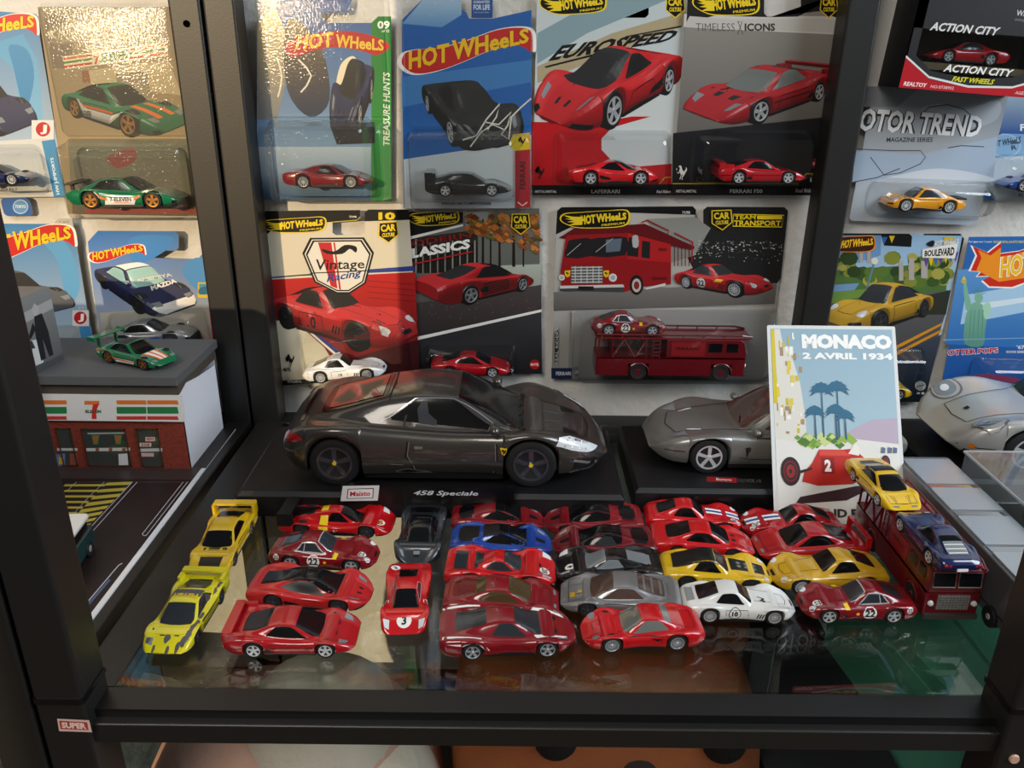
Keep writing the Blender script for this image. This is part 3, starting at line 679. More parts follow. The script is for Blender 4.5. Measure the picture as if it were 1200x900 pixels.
def card(label, q, Y, z, outline=None, cat='toy car card', r=4, thick=.7, group=None, name='carded_blister_pack'):
    fr, w, h = card_frame(q, Y, z); root = bpy.data.objects.new(name, None); C.objects.link(root); root.empty_display_size = .01
    root.matrix_world = fr.matrix(); tag(root, label, cat, group)
    out = [fr.px(*p) for p in outline] if outline else rounded(w, h, r)
    a = sum(out[i-1][0]*out[i][1]-out[i][0]*out[i-1][1] for i in range(len(out)))
    if a < 0: out = out[::-1]
    MB().extrude(out, -thick, 0).build('backing_card', mat('card_stock'), root)
    P = Print(fr); P.root = root; P.w, P.h_ = w, h; P.out = out
    return P
def fill(P, col, col2=None): P.poly(P.out, col, col2, loc=True)
def blister(P, x0, y0, x1, y1, d=24, ins=4, r=6, name='blister', ledge=True):
    """clear bubble over the rectangle x0,y0,x1,y1 (zoom px)"""
    (a0, b1), (a1, b0) = P.fr.px(x0, y0), P.fr.px(x1, y1); mb = MB()
    lv = [(0, 0), (.15*d, .3*ins), (.93*d, ins), (d, ins+1.8)]; rings = [rounded(a1-a0-2*i, b1-b0-2*i, max(r-i*.3, 1.5), 4, a0+i, b0+i) for _, i in lv]
    n = len(rings[0]); V = [(u, v, hh+.4) for (hh, _), rg in zip(lv, rings) for u, v in rg]
    F = [(j*n+k, j*n+(k+1) % n, (j+1)*n+(k+1) % n, (j+1)*n+k) for j in range(len(lv)-1) for k in range(n)]+[tuple((len(lv)-1)*n+k for k in range(n))]
    mb.add(V, F); fl = rounded(a1-a0+5, b1-b0+5, r+2, 4, a0-2.5, b0-2.5); mb.add([(u, v, .42) for u, v in fl]+[(u, v, .42) for u, v in rings[0]], [(k, (k+1) % n, n+(k+1) % n, n+k) for k in range(n)])
    return mb.build(name, BLIST, P.root, smooth=30)
def protector(P, x0, y0, x1, y1, ysplit, d1=7, d2=30):
    """clear clamshell around the whole card: shallow over the picture, deep over the bubble"""
    (a0, b1), (a1, b0) = P.fr.px(x0, y0), P.fr.px(x1, y1); bs = P.fr.px(x0, ysplit)[1]; mb = MB()
    def pan(lo, hi, dd, ins, r):
        rg = [rounded(a1-a0-2*i, hi-lo-2*i, r, 4, a0+i, lo+i) for i in (0, ins*.4, ins, ins+2)]; n = len(rg[0]); hs = (-1, dd*.1, dd*.92, dd)
        mb.add([(u, v, hh) for hh, g in zip(hs, rg) for u, v in g], [(j*n+k, j*n+(k+1) % n, (j+1)*n+(k+1) % n, (j+1)*n+k) for j in range(3) for k in range(n)]+[tuple(3*n+k for k in range(n))])
    pan(bs, b1, d1, 3, 5); pan(b0, bs, d2, 4, 6)
    return mb.build('clear_protector', PROT, P.root, smooth=30)
def pack_car(P, x0, x1, yb, car, label, right=True, depth=13, group='toy cars in their card bubbles', name='toy_car'):
    """a car inside a bubble: x0..x1 its ends, yb its wheels (zoom px)"""
    (u0, v), (u1, _) = P.fr.px(x0, yb), P.fr.px(x1, yb)
    # the car stands in front of the card: keep its picture size and place
    k = 1-depth/np.linalg.norm(P.fr.world((u0+u1)/2, v)-CAMP); sc = abs(u1-u0)*k/car.S.L
    c = P.fr.world((u0+u1)/2, v); d = (CAMP-c)/np.linalg.norm(CAMP-c); c = c+d*(depth/(d @ P.fr.n))
    rz = math.atan2(P.fr.ux[1], P.fr.ux[0])+(0 if right else math.pi)
    ro = car.place(name, label, 'toy car', c, rz, None, sc); ro.rotation_euler = (0, -math.asin(P.fr.ux[2])*(1 if right else -1), rz); return ro
# ------------------------------------------------------------------ the setting
wallm = mat('stucco', '#d4d2cd', rough=.9, bump=1.0, bscale=95)
struct('wall_back', MB().box((-1300, 730, -900), (1300, 760, 900)), wallm)
struct('floor', MB().box((-1800, -2600, -920), (1800, 760, -900)), mat('floor_boards', '#4c3a2b', rough=.5, noise=('#6a523c', 6)))
fw = MB(); fw.box((-1072, -1540, -900), (1800, -1500, 1900)); fw.box((-2600, -1540, -900), (-1072, -1500, -420)); fw.box((-2600, -1540, 1500), (-1072, -1500, 1900))
struct('wall_front', fw, mat('room_paint', '#8c877e', rough=.9))
blackm = mat('black_lacquer', '#17171a', rough=.42, bump=.05, bscale=900)
STEEL = mat('black_steel', '#1b1a18', rough=.42, bump=.04, bscale=900)
def post(root, x0, y0, z0=-420, z1=520):
    MB().rbox((x0, y0, z0), (x0+25, y0+25, z1), 2.0).build('post', STEEL, root)
unit = thing('shelving_unit', 'black steel shelving unit with a clear glass shelf holding the red toy cars', 'shelf')
for x in (-243, 257):
    for y in (323, 692): post(unit, x, y)
MB().rbox((-218, 326, -19), (257, 351, -6), 1.2, axis=0).build('rail', STEEL, unit)
MB().box((-218, 331, -6), (257, 347, -.6)).build('rail', mat('rail_black', '#0c0c0d', rough=.4), unit)
MB().rbox((-218, 692, -19), (257, 717, -1), 1.2, axis=0).build('rail', STEEL, unit)
MB().rbox((-239, 348, -19), (-214.5, 692, -.8), 1.2, axis=1).build('rail', STEEL, unit)
for x in (-243, 257):
    MB().rbox((x-.8, 322.2, 10.3), (x+25.8, 348.8, 13.6), 2.4).build('collar', mat('collar_black', '#0a0a0b', rough=.25), unit)
scr = MB(); scr.lathe([(0, -1.2), (2.4, -1.2), (2.8, 0), (2.8, 2)], 16, 0, 1, (266, 323, -20))
scr.build('screw', mat('screw_cover', '#c9a48c', rough=.5), unit)
sc2 = MB().lathe([(0, -.8), (2.6, -.8), (2.6, 1)], 16, 0, 1, (-257, 692, 341)); sc2.build('bolt_hole', mat('hole_black', '#020202', rough=1, spec=0), unit)
glassm = clearmat('shelf_glass', '#f1f5f2', rough=.012, ior=1.68)
MB().box((-214, 347.5, -5), (276, 691.5, 0)).build('glass_shelf', glassm, unit)
left = thing('shelving_unit', 'black shelving unit at the left edge with the store diorama on its shelf', 'shelf')
for y in (323, 692): post(left, -270, y)
post(left, -780, 323); post(left, -780, 692)
MB().rbox((-755, 326, -19), (-270, 351, -3), 1.2, axis=0).build('rail', STEEL, left)
MB().rbox((-755, 692, -19), (-270, 717, -1), 1.2, axis=0).build('rail', STEEL, left)
MB().rbox((-268, 348, -19), (-246, 692, -.8), 1.2, axis=1).build('rail', STEEL, left)
MB().box((-755, 352, -8), (-269, 691, -1)).build('shelf_board', blackm, left)
right = thing('shelving_unit', 'shelving unit at the right edge carrying the grey transporter and silver coupe', 'shelf')
MB().box((277.5, 347.5, -5), (800, 691.5, 0)).build('glass_shelf', glassm, right)
for y in (323, 692): post(right, 800, y)
MB().rbox((283, 692, -19), (800, 717, -1), 1.2, axis=0).build('rail', STEEL, right)
MB().rbox((283, 326, -19), (800, 351, -6), 1.2, axis=0).build('rail', STEEL, right)
# lower shelves the soft toys sit on
for o, x0, x1 in ((unit, -243, 282), (left, -755, -246), (right, 284, 800)):
    MB().rbox((x0, 323, -330), (x1, 717, -312), 1.5).build('lower_board', blackm, o)
# ------------------------------------------------------------------ car kinds with their trim
for n, c, k in (('red_paint', '#a8101a', {}), ('bright_red_paint', '#c01018', {}), ('deep_red_paint', '#7d0d18', {}), ('matt_red_paint', '#b51a1e', dict(rough=.38)),
        ('yellow_paint', '#d9b012', {}), ('lemon_paint', '#d8cc16', {}), ('ochre_paint', '#c79a1c', {}), ('orange_yellow_paint', '#d8921a', {}),
        ('white_paint', '#e6e6e3', {}), ('blue_paint', '#123c8f', {}), ('navy_paint', '#141f4a', {}), ('black_paint', '#121214', {}),
        ('green_paint', '#0c6a42', {}), ('teal_paint', '#12605c', {}), ('ice_blue_paint', '#5a83b8', {})):
    M_(n, c, rough=k.get('rough', .24), coat=.9, flake=.0)
M_('silver_paint', '#9b9c9e', rough=.32, metal=.65, coat=.6, flake=.08); M_('graphite_paint', '#4b4f55', rough=.3, metal=.7, coat=.7, flake=.08)
M_('gunmetal_paint', '#4a4642', rough=.3, metal=.55, coat=.9, flake=.06); M_('grey_metal_paint', '#84847f', rough=.34, metal=.5, coat=.8, flake=.06)
M_('pearl_silver_paint', '#c4c3c0', rough=.3, metal=.45, coat=.6)
M_('maroon_paint', '#6b0b16', rough=.25, coat=1)
def mk(arch, paint, rim='rim_silver', spokes=5, glass='car_glass', trim=True, **kw):
    c = Car(arch, paint, rim, spokes, glass, kw.get('over'))
    u = c.u
    if not trim: return c
    sm = 'seam'; k = arch
    if k == 'gto':
        c.disc('headlight', 'lamp_clear', 'top', (.925, .66), 1.9, both=True)
        for i in range(3): c.line('vent_slot', 'black_ink', 'side', [(.635+.022*i, .24), (.650+.022*i, .40)], .8, both=True)
        c.star('nose_intake', 'black_ink', 'top', [(.965, -.22), (.985, -.2), (.985, .2), (.965, .22)], rnd=.1)
        c.line('door_seam', sm, 'side', [(.37, .17), (.36, .50), (.55, .50), (.57, .18)], .3, both=True)
        c.line('tail_seam', sm, 'side', [(.08, .30), (.08, .52)], .3, both=True)
        c.line('bonnet_seam', sm, 'top', [(.62, .42), (.90, .34), (.92, 0), (.90, -.34), (.62, -.42)], .3)
    elif k in ('mid', 'dino'):
        c.line('door_seam', sm, 'side', [(.37, .17), (.36, .56), (.64, .54), (.66, .20)], .35, both=True)
        if k == 'mid':
            c.quad('side_intake', 'black_ink', 'side', [(.30, .30), (.38, .32), (.38, .46), (.32, .46)], both=True)
            for y in (.30, .68): c.line('headlight_seam', sm, 'top', [(.83, y), (.92, y)], .3, both=True)
            c.line('nose_seam', sm, 'top', [(.93, -.7), (.935, 0), (.93, .7)], .35)
            c.quad('indicator', 'lamp_grey', 'top', [(.955, .3), (.955, .62), (.975, .55), (.978, .3)], both=True)
        else:
            c.disc('headlight', 'lamp_grey', 'top', (.90, .66), 2.0, both=True)
            c.star('side_intake', 'black_ink', 'side', [(.36, .48), (.46, .50), (.40, .40)], both=True)
            c.line('bonnet_seam', sm, 'top', [(.69, .5), (.90, .36), (.91, 0), (.90, -.36), (.69, -.5)], .3)
            c.line('engine_seam', sm, 'top', [(.27, .52), (.08, .5), (.07, 0), (.08, -.5), (.27, -.52)], .3)
            c.line('bumper', 'chrome', 'side', [(.955, .30), (.985, .28)], .9, both=True); c.line('bumper', 'chrome', 'side', [(.01, .36), (.045, .38)], .9, both=True)
    elif k == 'f50':
        c.star('bonnet_vent', 'black_ink', 'top', [(.80, .16), (.80, .42), (.85, .36), (.85, .18)], both=True)
        c.star('headlight', 'lamp_grey', 'top', [(.87, .56), (.88, .82), (.93, .70), (.94, .52)], both=True, rnd=.06)
        c.line('side_strip', 'black_ink', 'side', [(.03, .40), (.14, .40)], .6, both=True); c.line('side_strip', 'black_ink', 'side', [(.32, .40), (.69, .40)], .5, both=True)
        c.line('door_seam', sm, 'side', [(.38, .17), (.37, .52), (.63, .50), (.65, .20)], .3, both=True)
        c.star('side_intake', 'black_ink', 'side', [(.30, .22), (.38, .24), (.36, .36), (.31, .36)], both=True)
        w = MB(); S = c.S; hw = S.W/2
        for sd in (1, -1): w.rbox((S.L*.0, sd*hw*.86-1.2, S.H*.6), (S.L*.17, sd*hw*.86+1.2, S.H*.86), .9)
        w.rbox((S.L*.0, -hw*.9, S.H*.84), (S.L*.075, hw*.9, S.H*.93), 1.0); c.part('spoiler', w, paint, smooth=30)
        c.line('engine_seam', sm, 'par', [(.09, 6.0), (.12, 5.6)], .3, both=True)
    elif k == 'f40':
        S = c.S; hw = S.W/2; w = MB()
        for sd in (1, -1): w.rbox((S.L*.0, sd*hw*.93-1.1, S.H*.6), (S.L*.13, sd*hw*.93+1.1, S.H*1.04), 1)
        w.rbox((S.L*.0, -hw*.98, S.H*.98), (S.L*.09, hw*.98, S.H*1.07), 1.0); c.part('spoiler', w, paint, smooth=30)
        c.line('belt_line', 'black_ink', 'side', [(.13, .50), (.35, .49), (.66, .47), (.90, .40)], .35, both=True)
        c.line('door_seam', sm, 'side', [(.37, .18), (.36, .58), (.63, .55), (.65, .20)], .35, both=True)
        c.star('side_intake', 'black_ink', 'side', [(.29, .42), (.36, .42), (.33, .34)], both=True)
    elif k in ('laf', 'fxx', 'enzo'):
        c.star('headlight', 'lamp_grey', 'top', [(.86, .60), (.855, .74), (.925, .60), (.93, .50)], both=True, rnd=.05)
        c.line('door_seam', sm, 'side', [(.40, .18), (.42, .5), (.62, .44), (.66, .2)], .3, both=True)
        if k == 'laf':
            c.star('bonnet_vent', 'black_ink', 'top', [(.885, .12), (.89, .20), (.925, .17), (.92, .09)], both=True)
            c.star('side_intake', 'black_ink', 'side', [(.30, .30), (.46, .24), (.44, .34), (.34, .46)], both=True)
            c.quad('nose_splitter', 'black_ink', 'side', [(.90, .14), (.98, .18), (.97, .28), (.90, .23)], both=True)
        elif k == 'fxx':
            c.star('deck_vent', 'black_ink', 'top', [(.10, .42), (.10, .66), (.22, .62), (.22, .40)], both=True)
            c.star('bonnet_panel', 'black_ink', 'top', [(.80, -.2), (.80, .2), (.93, .10), (.93, -.10)], rnd=.05)
        else:
            c.star('bonnet_vent', 'black_ink', 'top', [(.80, .22), (.80, .46), (.86, .40), (.86, .24)], both=True)
            c.star('nose_intake', 'black_ink', 'side', [(.91, .20), (.965, .24), (.96, .32), (.91, .28)], both=True)
    elif k in ('p4', 'gt', 'spider312'):
        c.star('headlight', 'lamp_clear', 'top', [(.88, .60), (.88, .86), (.95, .78), (.965, .60)], both=True, rnd=.06)
        c.line('door_seam', sm, 'side', [(.40, .18), (.42, .5), (.63, .48), (.65, .2)], .3, both=True)
        c.star('side_intake', 'black_ink', 'side', [(.34, .50), (.40, .52), (.37, .38)], both=True)
        c.line('bonnet_seam', sm, 'top', [(.735, -.42), (.745, 0), (.735, .42)], .8)
    elif k == 'porsche':
        c.disc('headlight', 'lamp_clear', 'top', (.90, .70), 2.2, both=True)
        c.line('door_seam', sm, 'side', [(.38, .17), (.36, .55), (.62, .52), (.64, .20)], .3, both=True)
        c.line('bonnet_seam', sm, 'top', [(.70, .5), (.92, .36), (.925, 0), (.92, -.36), (.70, -.5)], .3)
        c.quad('bumper_strip', 'black_ink', 'side', [(.93, .30), (.985, .30), (.985, .36), (.93, .37)], both=True)
        c.star('arch_guard', 'black_ink', 'side', [(.30, .20), (.37, .18), (.34, .34)], both=True)
    elif k == 'rx7':
        c.star('headlight', 'lamp_grey', 'top', [(.90, .48), (.90, .80), (.94, .72), (.945, .48)], both=True, rnd=.06)
        c.line('door_seam', sm, 'side', [(.36, .17), (.35, .54), (.60, .52), (.62, .20)], .3, both=True)
        c.quad('nose_intake', 'black_ink', 'side', [(.95, .18), (.985, .2), (.98, .3), (.95, .28)], both=True)
    elif k == 'lmp':
        c.star('headlight', 'lamp_clear', 'top', [(.88, .66), (.88, .88), (.93, .80), (.94, .62)], both=True)
    return c
def stripes(c, mode, a, ys, w, ms):
    for y, m in zip(ys, ms): c.quad('racing_stripe', m, 'top', [(a[0], y-w), (a[1], y-w), (a[1], y+w), (a[0], y+w)], nu=2, nv=22, lay=2.6)
M_('cyan_print', '#a3cfc9', rough=.4)
# ------------------------------------------------------------------ carded packs on the wall
def flake_bg(P, cols):
    fill(P, cols[0], cols[1])
# --- top row, first: pale blue card with green side band, in a clear protector
P = card('blue flame-logo card with a green side band in a clear protector', [(38,800),(575,800),(38,-14)], 722, Z2, outline=[(38,800),(575,800),(575,66),(525,66),(500,92),(312,92),(300,80),(300,58),(322,52),(410,48),(418,0),(418,-20),(150,-20),(38,90)])
fill(P, '#1d4f93', '#8fb0cc')
P.poly([(40,480),(40,90),(110,20),(180,200),(120,480)], '#b9a46e', '#7f8288'); P.smooth([(150,120),(200,80),(300,200),(330,400),(250,470),(160,360)], '#6d5f49', '#25344f')
P.poly([(498,808),(577,808),(577,66),(525,66),(498,92)], '#1f7a33', '#2c8f3d'); P.trect('09', 522, 84, 572, 116, '#f2f2ea', .03); P.trect('of 12', 540, 119, 570, 130, '#f2f2ea')
P.text('TREASURE HUNTS', [(572,585),(572,290),(545,290),(545,585)], '#dfe8d8', .02, .2)
P.smooth([(150,180),(210,150),(330,125),(430,128),(520,150),(572,185),(520,222),(460,205),(360,190),(260,205),(180,230)], '#b5242a')
P.text('HOT', [(190,200),(345,190),(345,128),(205,140)], '#e7c33c', .03); P.text('WHeeLS', [(352,190),(548,205),(548,160),(356,136)], '#e7c33c', .03)
for x, y, rx, ry in ((128,310,10,80), (230,305,26,66)): P.line([(x-rx,y-ry),(x+rx*.3,y-ry*.5),(x+rx,y),(x+rx*.3,y+ry*.6),(x-rx*.6,y+ry)], 7, '#e8e2cf')
P.smooth([(355,350),(375,260),(420,225),(440,250),(420,300),(380,350)], '#efe3c4')
c = mk('laf', 'navy_paint', over=dict(W=34)); P.car(c, (330,235,510,560), 28, 14, True)
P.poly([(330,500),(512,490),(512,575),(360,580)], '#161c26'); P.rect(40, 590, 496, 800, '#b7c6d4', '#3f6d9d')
P.build(P.root); blister(P, 90, 480, 515, 790, 24); protector(P, 22, -40, 590, 808, 478)
e = mk('enzo', 'deep_red_paint', 'rim_silver', 10); pack_car(P, 163, 508, 748, e, 'red coupe in the bubble of the green-banded card')
# --- top row, second: blue card, black car with a white signature
P = card('blue flame-logo card with white signature and red side label in protector', [(628,838),(1140,834),(622,-20)], 722, Z2, outline=[(628,836),(1140,832),(1142,40),(985,75),(890,75),(880,50),(860,42),(858,-20),(720,-20),(620,80)])
fill(P, '#1f5fae', '#2466b0'); P.poly([(622,95),(720,-20),(858,-20),(860,60),(780,110)], '#a9c6de', '#5d93c6'); P.poly([(620,310),(1140,240),(1140,330),(622,430)], '#3f7fc0')
P.rect(900, -20, 985, 72, '#1a4d94'); P.trect('FOR LIFE', 908, 18, 974, 40, '#d6e3ee', .03); P.trect('GUARANTEED', 908, 2, 974, 13, '#d6e3ee'); P.trect('mail us your ideas', 910, 46, 970, 54, '#9db8d2')
hw_logo(P, [(622,300),(1146,250),(1146,105),(622,165)])
P.poly([(628,640),(900,600),(1140,540),(1140,836),(630,838)], '#d9dde0', '#c9cdd0')
c = mk('laf', 'black_paint', over=dict(W=33)); P.car(c, (700,322,1110,606), 24, 18, False)
P.line([(865,562),(920,545),(960,480),(1015,415),(1000,470),(965,520),(950,490),(1010,500),(1060,450),(1045,505),(1020,540),(1050,560),(1060,470),(1100,430),(1140,395)], 6, '#e6e2d8'); P.line([(895,590),(940,530),(985,500),(1030,520)], 5, '#e6e2d8')
P.poly([(1066,540),(1135,532),(1136,600),(1075,606),(1050,578)], '#e2c31c'); horse(P, [(1086,590),(1116,590),(1116,548),(1086,548)], '#1a1408')
P.poly([(1075,606),(1136,600),(1138,834),(1076,836)], '#b3182a'); P.text('FERRARI', [(1116,760),(1116,650),(1094,650),(1094,760)], '#3c060c', .03)
P.line([(1086,812),(1105,826),(1124,812)], 5, '#e8d8d0'); P.trect('FERRARI F40 COMPETIZIONE', 780, 812, 980, 823, '#2b4c8a')
P.build(P.root); blister(P, 640, 535, 1085, 800, 24); protector(P, 606, -40, 1152, 846, 520)
c = mk('f40', 'black_paint', 'rim_silver', 5); pack_car(P, 722, 1060, 782, c, 'black winged coupe in the bubble of the signature card')
# --- top row, third
P = card('pale and red card with a big red supercar and slanted black lettering', [(42,703),(556,703),(60,-30)], 724, Z3, outline=[(42,703),(560,703),(600,-30),(330,-30),(330,55),(342,64),(450,64),(462,52),(462,-30),(60,-30)])
fill(P, '#b6c0c0', '#c9ccc8'); P.poly([(60,300),(60,240),(330,120),(600,40),(600,90),(340,190)], '#a89a78'); P.poly([(60,230),(240,120),(600,-30),(330,-30),(60,120)], '#7f979c')
P.poly([(42,703),(42,440),(300,440),(400,420),(470,420),(330,460),(292,500),(292,540),(330,580),(430,600),(545,590),(545,703)], '#b3141b')
P.text('EUROSPEED', [(98,222),(545,148),(575,105),(135,165)], '#131315', .045, .25); P.poly([(85,240),(300,185),(312,190),(92,245)], '#131315'); P.poly([(380,130),(580,92),(580,98),(372,136)], '#131315')
hw_logo(P, [(80,58),(305,40),(300,-18),(70,-14)], 'premium'); badge(P, [(522,66),(594,66),(594,-20),(522,-20)], ('CAR', 'CULTURE'))
c = mk('laf', 'bright_red_paint', glass='car_glass'); P.car(c, (48,165,588,470), 38, 15, True)
P.poly([(42,703),(548,703),(550,664),(42,668)], '#101012'); P.line([(500,664),(520,640),(550,638)], 3, '#c8a81c'); P.trect('LAFERRARI', 255, 683, 358, 697, '#d8d8d4', .03); P.trect('METAL/METAL', 52, 686, 130, 695, '#c8c8c4', .02, .2); P.trect('Real Riders', 490, 685, 542, 696, '#c8c8c4', .02, .3)
horse(P, [(52,645),(86,645),(86,598),(52,598)], '#151010')
P.build(P.root); blister(P, 128, 480, 522, 662, 20)
c = mk('laf', 'bright_red_paint', 'rim_silver', 5); pack_car(P, 170, 496, 660, c, 'red supercar in the bubble of the slanted-lettering card')
# --- top row, fourth
P = card('grey card showing a red open coupe with thin icons lettering', [(550,703),(1086,703),(600,-30)], 721, Z3, outline=[(545,704),(1086,704),(1165,-30),(1010,-30),(1012,50),(1000,60),(890,60),(878,48),(880,-30),(604,-30)])
fill(P, '#8f8a82', '#3a3634'); P.poly([(590,50),(1150,60),(1140,125),(588,98)], '#c4c0b8'); P.poly([(550,480),(1120,420),(1110,704),(545,704)], '#1d1c1e', '#141416')
P.poly([(604,-30),(878,-30),(878,48),(890,60),(1000,60),(1012,50),(1010,-30),(1165,-30),(1155,70),(1080,40),(900,62),(700,56),(598,84)], '#1a1a1b'); P.poly([(610,58),(760,70),(1080,66),(1150,75),(1148,118),(588,98)], '#b9b5ad')
hw_logo(P, [(632,56),(858,50),(850,-24),(622,-18)], 'premium'); badge(P, [(1078,66),(1144,66),(1146,-20),(1080,-20)], ('CAR', 'CULTURE'))
P.trect('TIMELESS', 632, 84, 772, 112, '#4b4844', -.01); P.line([(782,78),(800,78),(782,124),(802,124),(784,78)], 2.5, '#4b4844'); P.trect('ICONS', 808, 84, 918, 112, '#37342f', .035)
c = mk('f50', 'red_paint', 'rim_silver', 5, glass='car_glass_clear'); P.car(c, (585,216,1142,450), 42, 14, True)
P.poly([(545,704),(1086,704),(1090,664),(548,664)], '#0e0e10'); P.line([(548,662),(1000,662),(1030,626),(1090,626)], 3, '#c8a81c'); P.trect('FERRARI F50', 754, 682, 872, 696, '#d8d8d4', .03); P.trect('METAL/METAL', 560, 684, 634, 694, '#c8c8c4', .02, .2); P.trect('Real Riders', 990, 680, 1062, 694, '#c8c8c4', .02, .3); P.trect('1/5', 1044, 638, 1076, 656, '#e6e6e0', .02)
P.ell(1068, 590, 21, 21, '#b0121a'); P.trect('MATTEL', 1052, 584, 1084, 595, '#f0e6e0', .03); horse(P, [(560,648),(600,648),(600,596),(560,596)], '#d6d2c8')
P.build(P.root); blister(P, 632, 480, 1036, 660, 20)
c = mk('f50', 'red_paint', 'rim_silver', 5); pack_car(P, 696, 1012, 656, c, 'red winged coupe in the bubble of the grey icons card')
# --- second row, first
P = card('cream and red card with a hexagonal vintage badge', [(128,738),(670,702),(48,58)], 718, Z6, outline=[(140,738),(672,702),(630,52),(472,52),(458,64),(460,140),(448,150),(345,152),(332,142),(332,100),(428,92),(440,78),(440,54),(60,58),(46,72),(122,724)])
fill(P, '#cfc6ae', '#c9c0a8'); P.poly([(46,72),(60,58),(440,54),(440,78),(428,92),(332,100),(110,118),(54,170)], '#0d0d0e'); P.poly([(472,52),(630,52),(634,92),(458,98),(458,64)], '#0d0d0e'); P.line([(330,101),(428,93),(440,80)], 3, '#c8b01c')
P.poly([(78,322),(650,272),(652,292),(80,316)], '#2c3f86'); P.poly([(80,326),(654,296),(672,704),(380,722),(300,590),(86,400)], '#b21f1e', '#4a1414')
for i in range(4): P.line([(470,330+i*22),(655,345+i*22)], 3, '#7c1512')
P.poly([(86,396),(92,394),(360,606),(378,640),(350,628)], '#e6dfca'); P.poly([(92,396),(104,398),(362,608),(345,612)], '#27387c')
c = mk('gto', 'matt_red_paint', 'black_plastic', 5); c.roundel('10', 'side', (.47, .34), 4.2, -1, 0, 'matt_red_paint'); c.roundel('10', 'top', (.86, -.45), 3.4, rot=-1.57, disc='matt_red_paint')
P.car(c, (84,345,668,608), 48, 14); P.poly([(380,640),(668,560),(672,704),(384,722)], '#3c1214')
hw_logo(P, [(62,144),(300,136),(300,80),(62,92)], 'premium'); badge(P, [(512,186),(592,180),(590,92),(508,98)], ('CAR', 'CULTURE')); P.trect('10', 512, 62, 578, 92, '#e8c81e', .05); P.trect('77/98', 398, 76, 426, 84, '#e6e6e0')
hx = [(245,162),(455,160),(494,220),(462,340),(400,380),(350,380),(262,335),(215,222)]; cx = np.mean(hx, 0)
for k, col in ((1.0, '#101012'), (.94, '#d9d4c6'), (.91, '#101012'), (.86, '#d9d4c6')): P.poly([tuple(cx+(np.array(p)-cx)*k) for p in hx], col)
P.poly([(276,180),(328,180),(352,360),(326,350)], '#b8262a'); P.poly([(336,180),(342,180),(366,366),(358,362)], '#b8262a')
P.smooth([(290,205),(340,215),(380,190),(425,196),(424,220),(400,205),(370,225),(310,224)], '#141416', n=3)
P.text('Vintage', [(262,302),(458,292),(458,246),(268,246)], '#141416', .012); P.line([(246,300),(470,290)], 4, '#141416'); P.text('Racing', [(310,345),(450,318),(444,284),(308,306)], '#27387c', .02, .3)
horse(P, [(150,668),(186,664),(182,614),(148,618)], '#17130c'); P.trect('4/5', 138, 668, 170, 684, '#2b2a28', .03)
P.poly([(128,720),(670,684),(672,702),(140,738)], '#0e0e10'); P.trect('METAL/METAL', 156, 718, 212, 728, '#c8c8c4', .02, .2)
P.build(P.root); blister(P, 205, 535, 640, 716, 20)
c = mk('gto', 'white_paint', 'rim_silver', 16, 'car_glass'); c.roundel('10', 'side', (.47, .34), 2.6, -1); pack_car(P, 232, 548, 716, c, 'white coupe with a black 10 in the bubble of the vintage badge card')
# --- second row, second
P = card('dark street-scene card with a red wedge coupe under autumn trees', [(672,688),(1145,692),(632,58)], 724, Z6, outline=[(600,690),(1130,692),(1146,680),(1140,48),(985,50),(985,110),(970,120),(860,120),(842,110),(842,58),(560,58)])
fill(P, '#6d6f68', '#3c3c3c'); P.poly([(600,300),(600,170),(900,130),(900,300)], '#2a2622'); P.poly([(900,290),(1000,270),(1145,265),(1145,420),(900,420)], '#aab2a4', '#8a8a84')
for i in range(26):
    x = 655+i*9.6; P.rect(x, 165+RNG.rand()*40, x+3+4*RNG.rand(), 300, '#14120f' if i % 3 else '#8d8f86')
for x, w in ((920, 10), (950, 7), (985, 9), (1040, 12), (1078, 6)): P.poly([(x-w/2,275),(x+w/2,275),(x+w/3,90),(x-w/3,90)], '#1e1712')
for i in range(150):
    a, b = RNG.rand(2); x = 860+a*285; y = 75+b*150*(.4+.6*a); s_ = 7+RNG.rand()*13; P.poly([(x-s_,y),(x,y-s_*.7),(x+s_,y+2),(x+2,y+s_*.7)], ['#8a4a1c', '#a8602a', '#6b3a16', '#c07a34', '#5f5a2a'][i % 5])
P.poly([(632,420),(1148,345),(1148,470),(900,560),(632,560)], '#48403f', '#2c2826')
for i in range(40): x, y = 660+RNG.rand()*480, 400+RNG.rand()*80; P.ell(x, y, 2.2, 1.4, '#8a6a48', 6)
P.poly([(560,58),(842,58),(842,100),(632,160),(590,172)], '#0e0e10'); P.poly([(634,168),(842,116),(842,108),(634,156)], '#e4e2dc')
c = mk('mid', 'bright_red_paint', 'rim_silver', 5)
for i in range(5): c.line('strake', 'black_ink', 'side', [(.33,.24+.07*i),(.60,.27+.06*i)], .6, both=True)
c.quad('tail_grille', 'black_ink', 'par', [(.0,1.8),(.0,14.2),(.004,14.2),(.004,1.8)]); P.car(c, (648,258,1118,424), 130, 12, False)
P.poly([(660,548),(1148,440),(1148,450),(664,560)], '#e4e2dc'); P.poly([(664,560),(1148,450),(1150,692),(668,690)], '#343436', '#1d1d20')
P.text('MODERN', [(590,205),(875,160),(872,138),(586,180)], '#8e1a1e', .0); P.text('CLASSICS', [(596,250),(872,202),(868,165),(590,212)], '#efede6', .05, .1); P.poly([(640,262),(880,212),(880,217),(640,268)], '#b01c20')
hw_logo(P, [(636,118),(824,104),(818,56),(634,66)], 'premium'); badge(P, [(1030,150),(1106,148),(1104,62),(1028,62)], ('CAR', 'CULTURE'))
P.ell(1122, 655, 19, 19, '#b0121a'); P.trect('MATTEL', 1106, 650, 1138, 660, '#f0e6e0', .03)
P.build(P.root); blister(P, 690, 575, 1054, 690, 20)
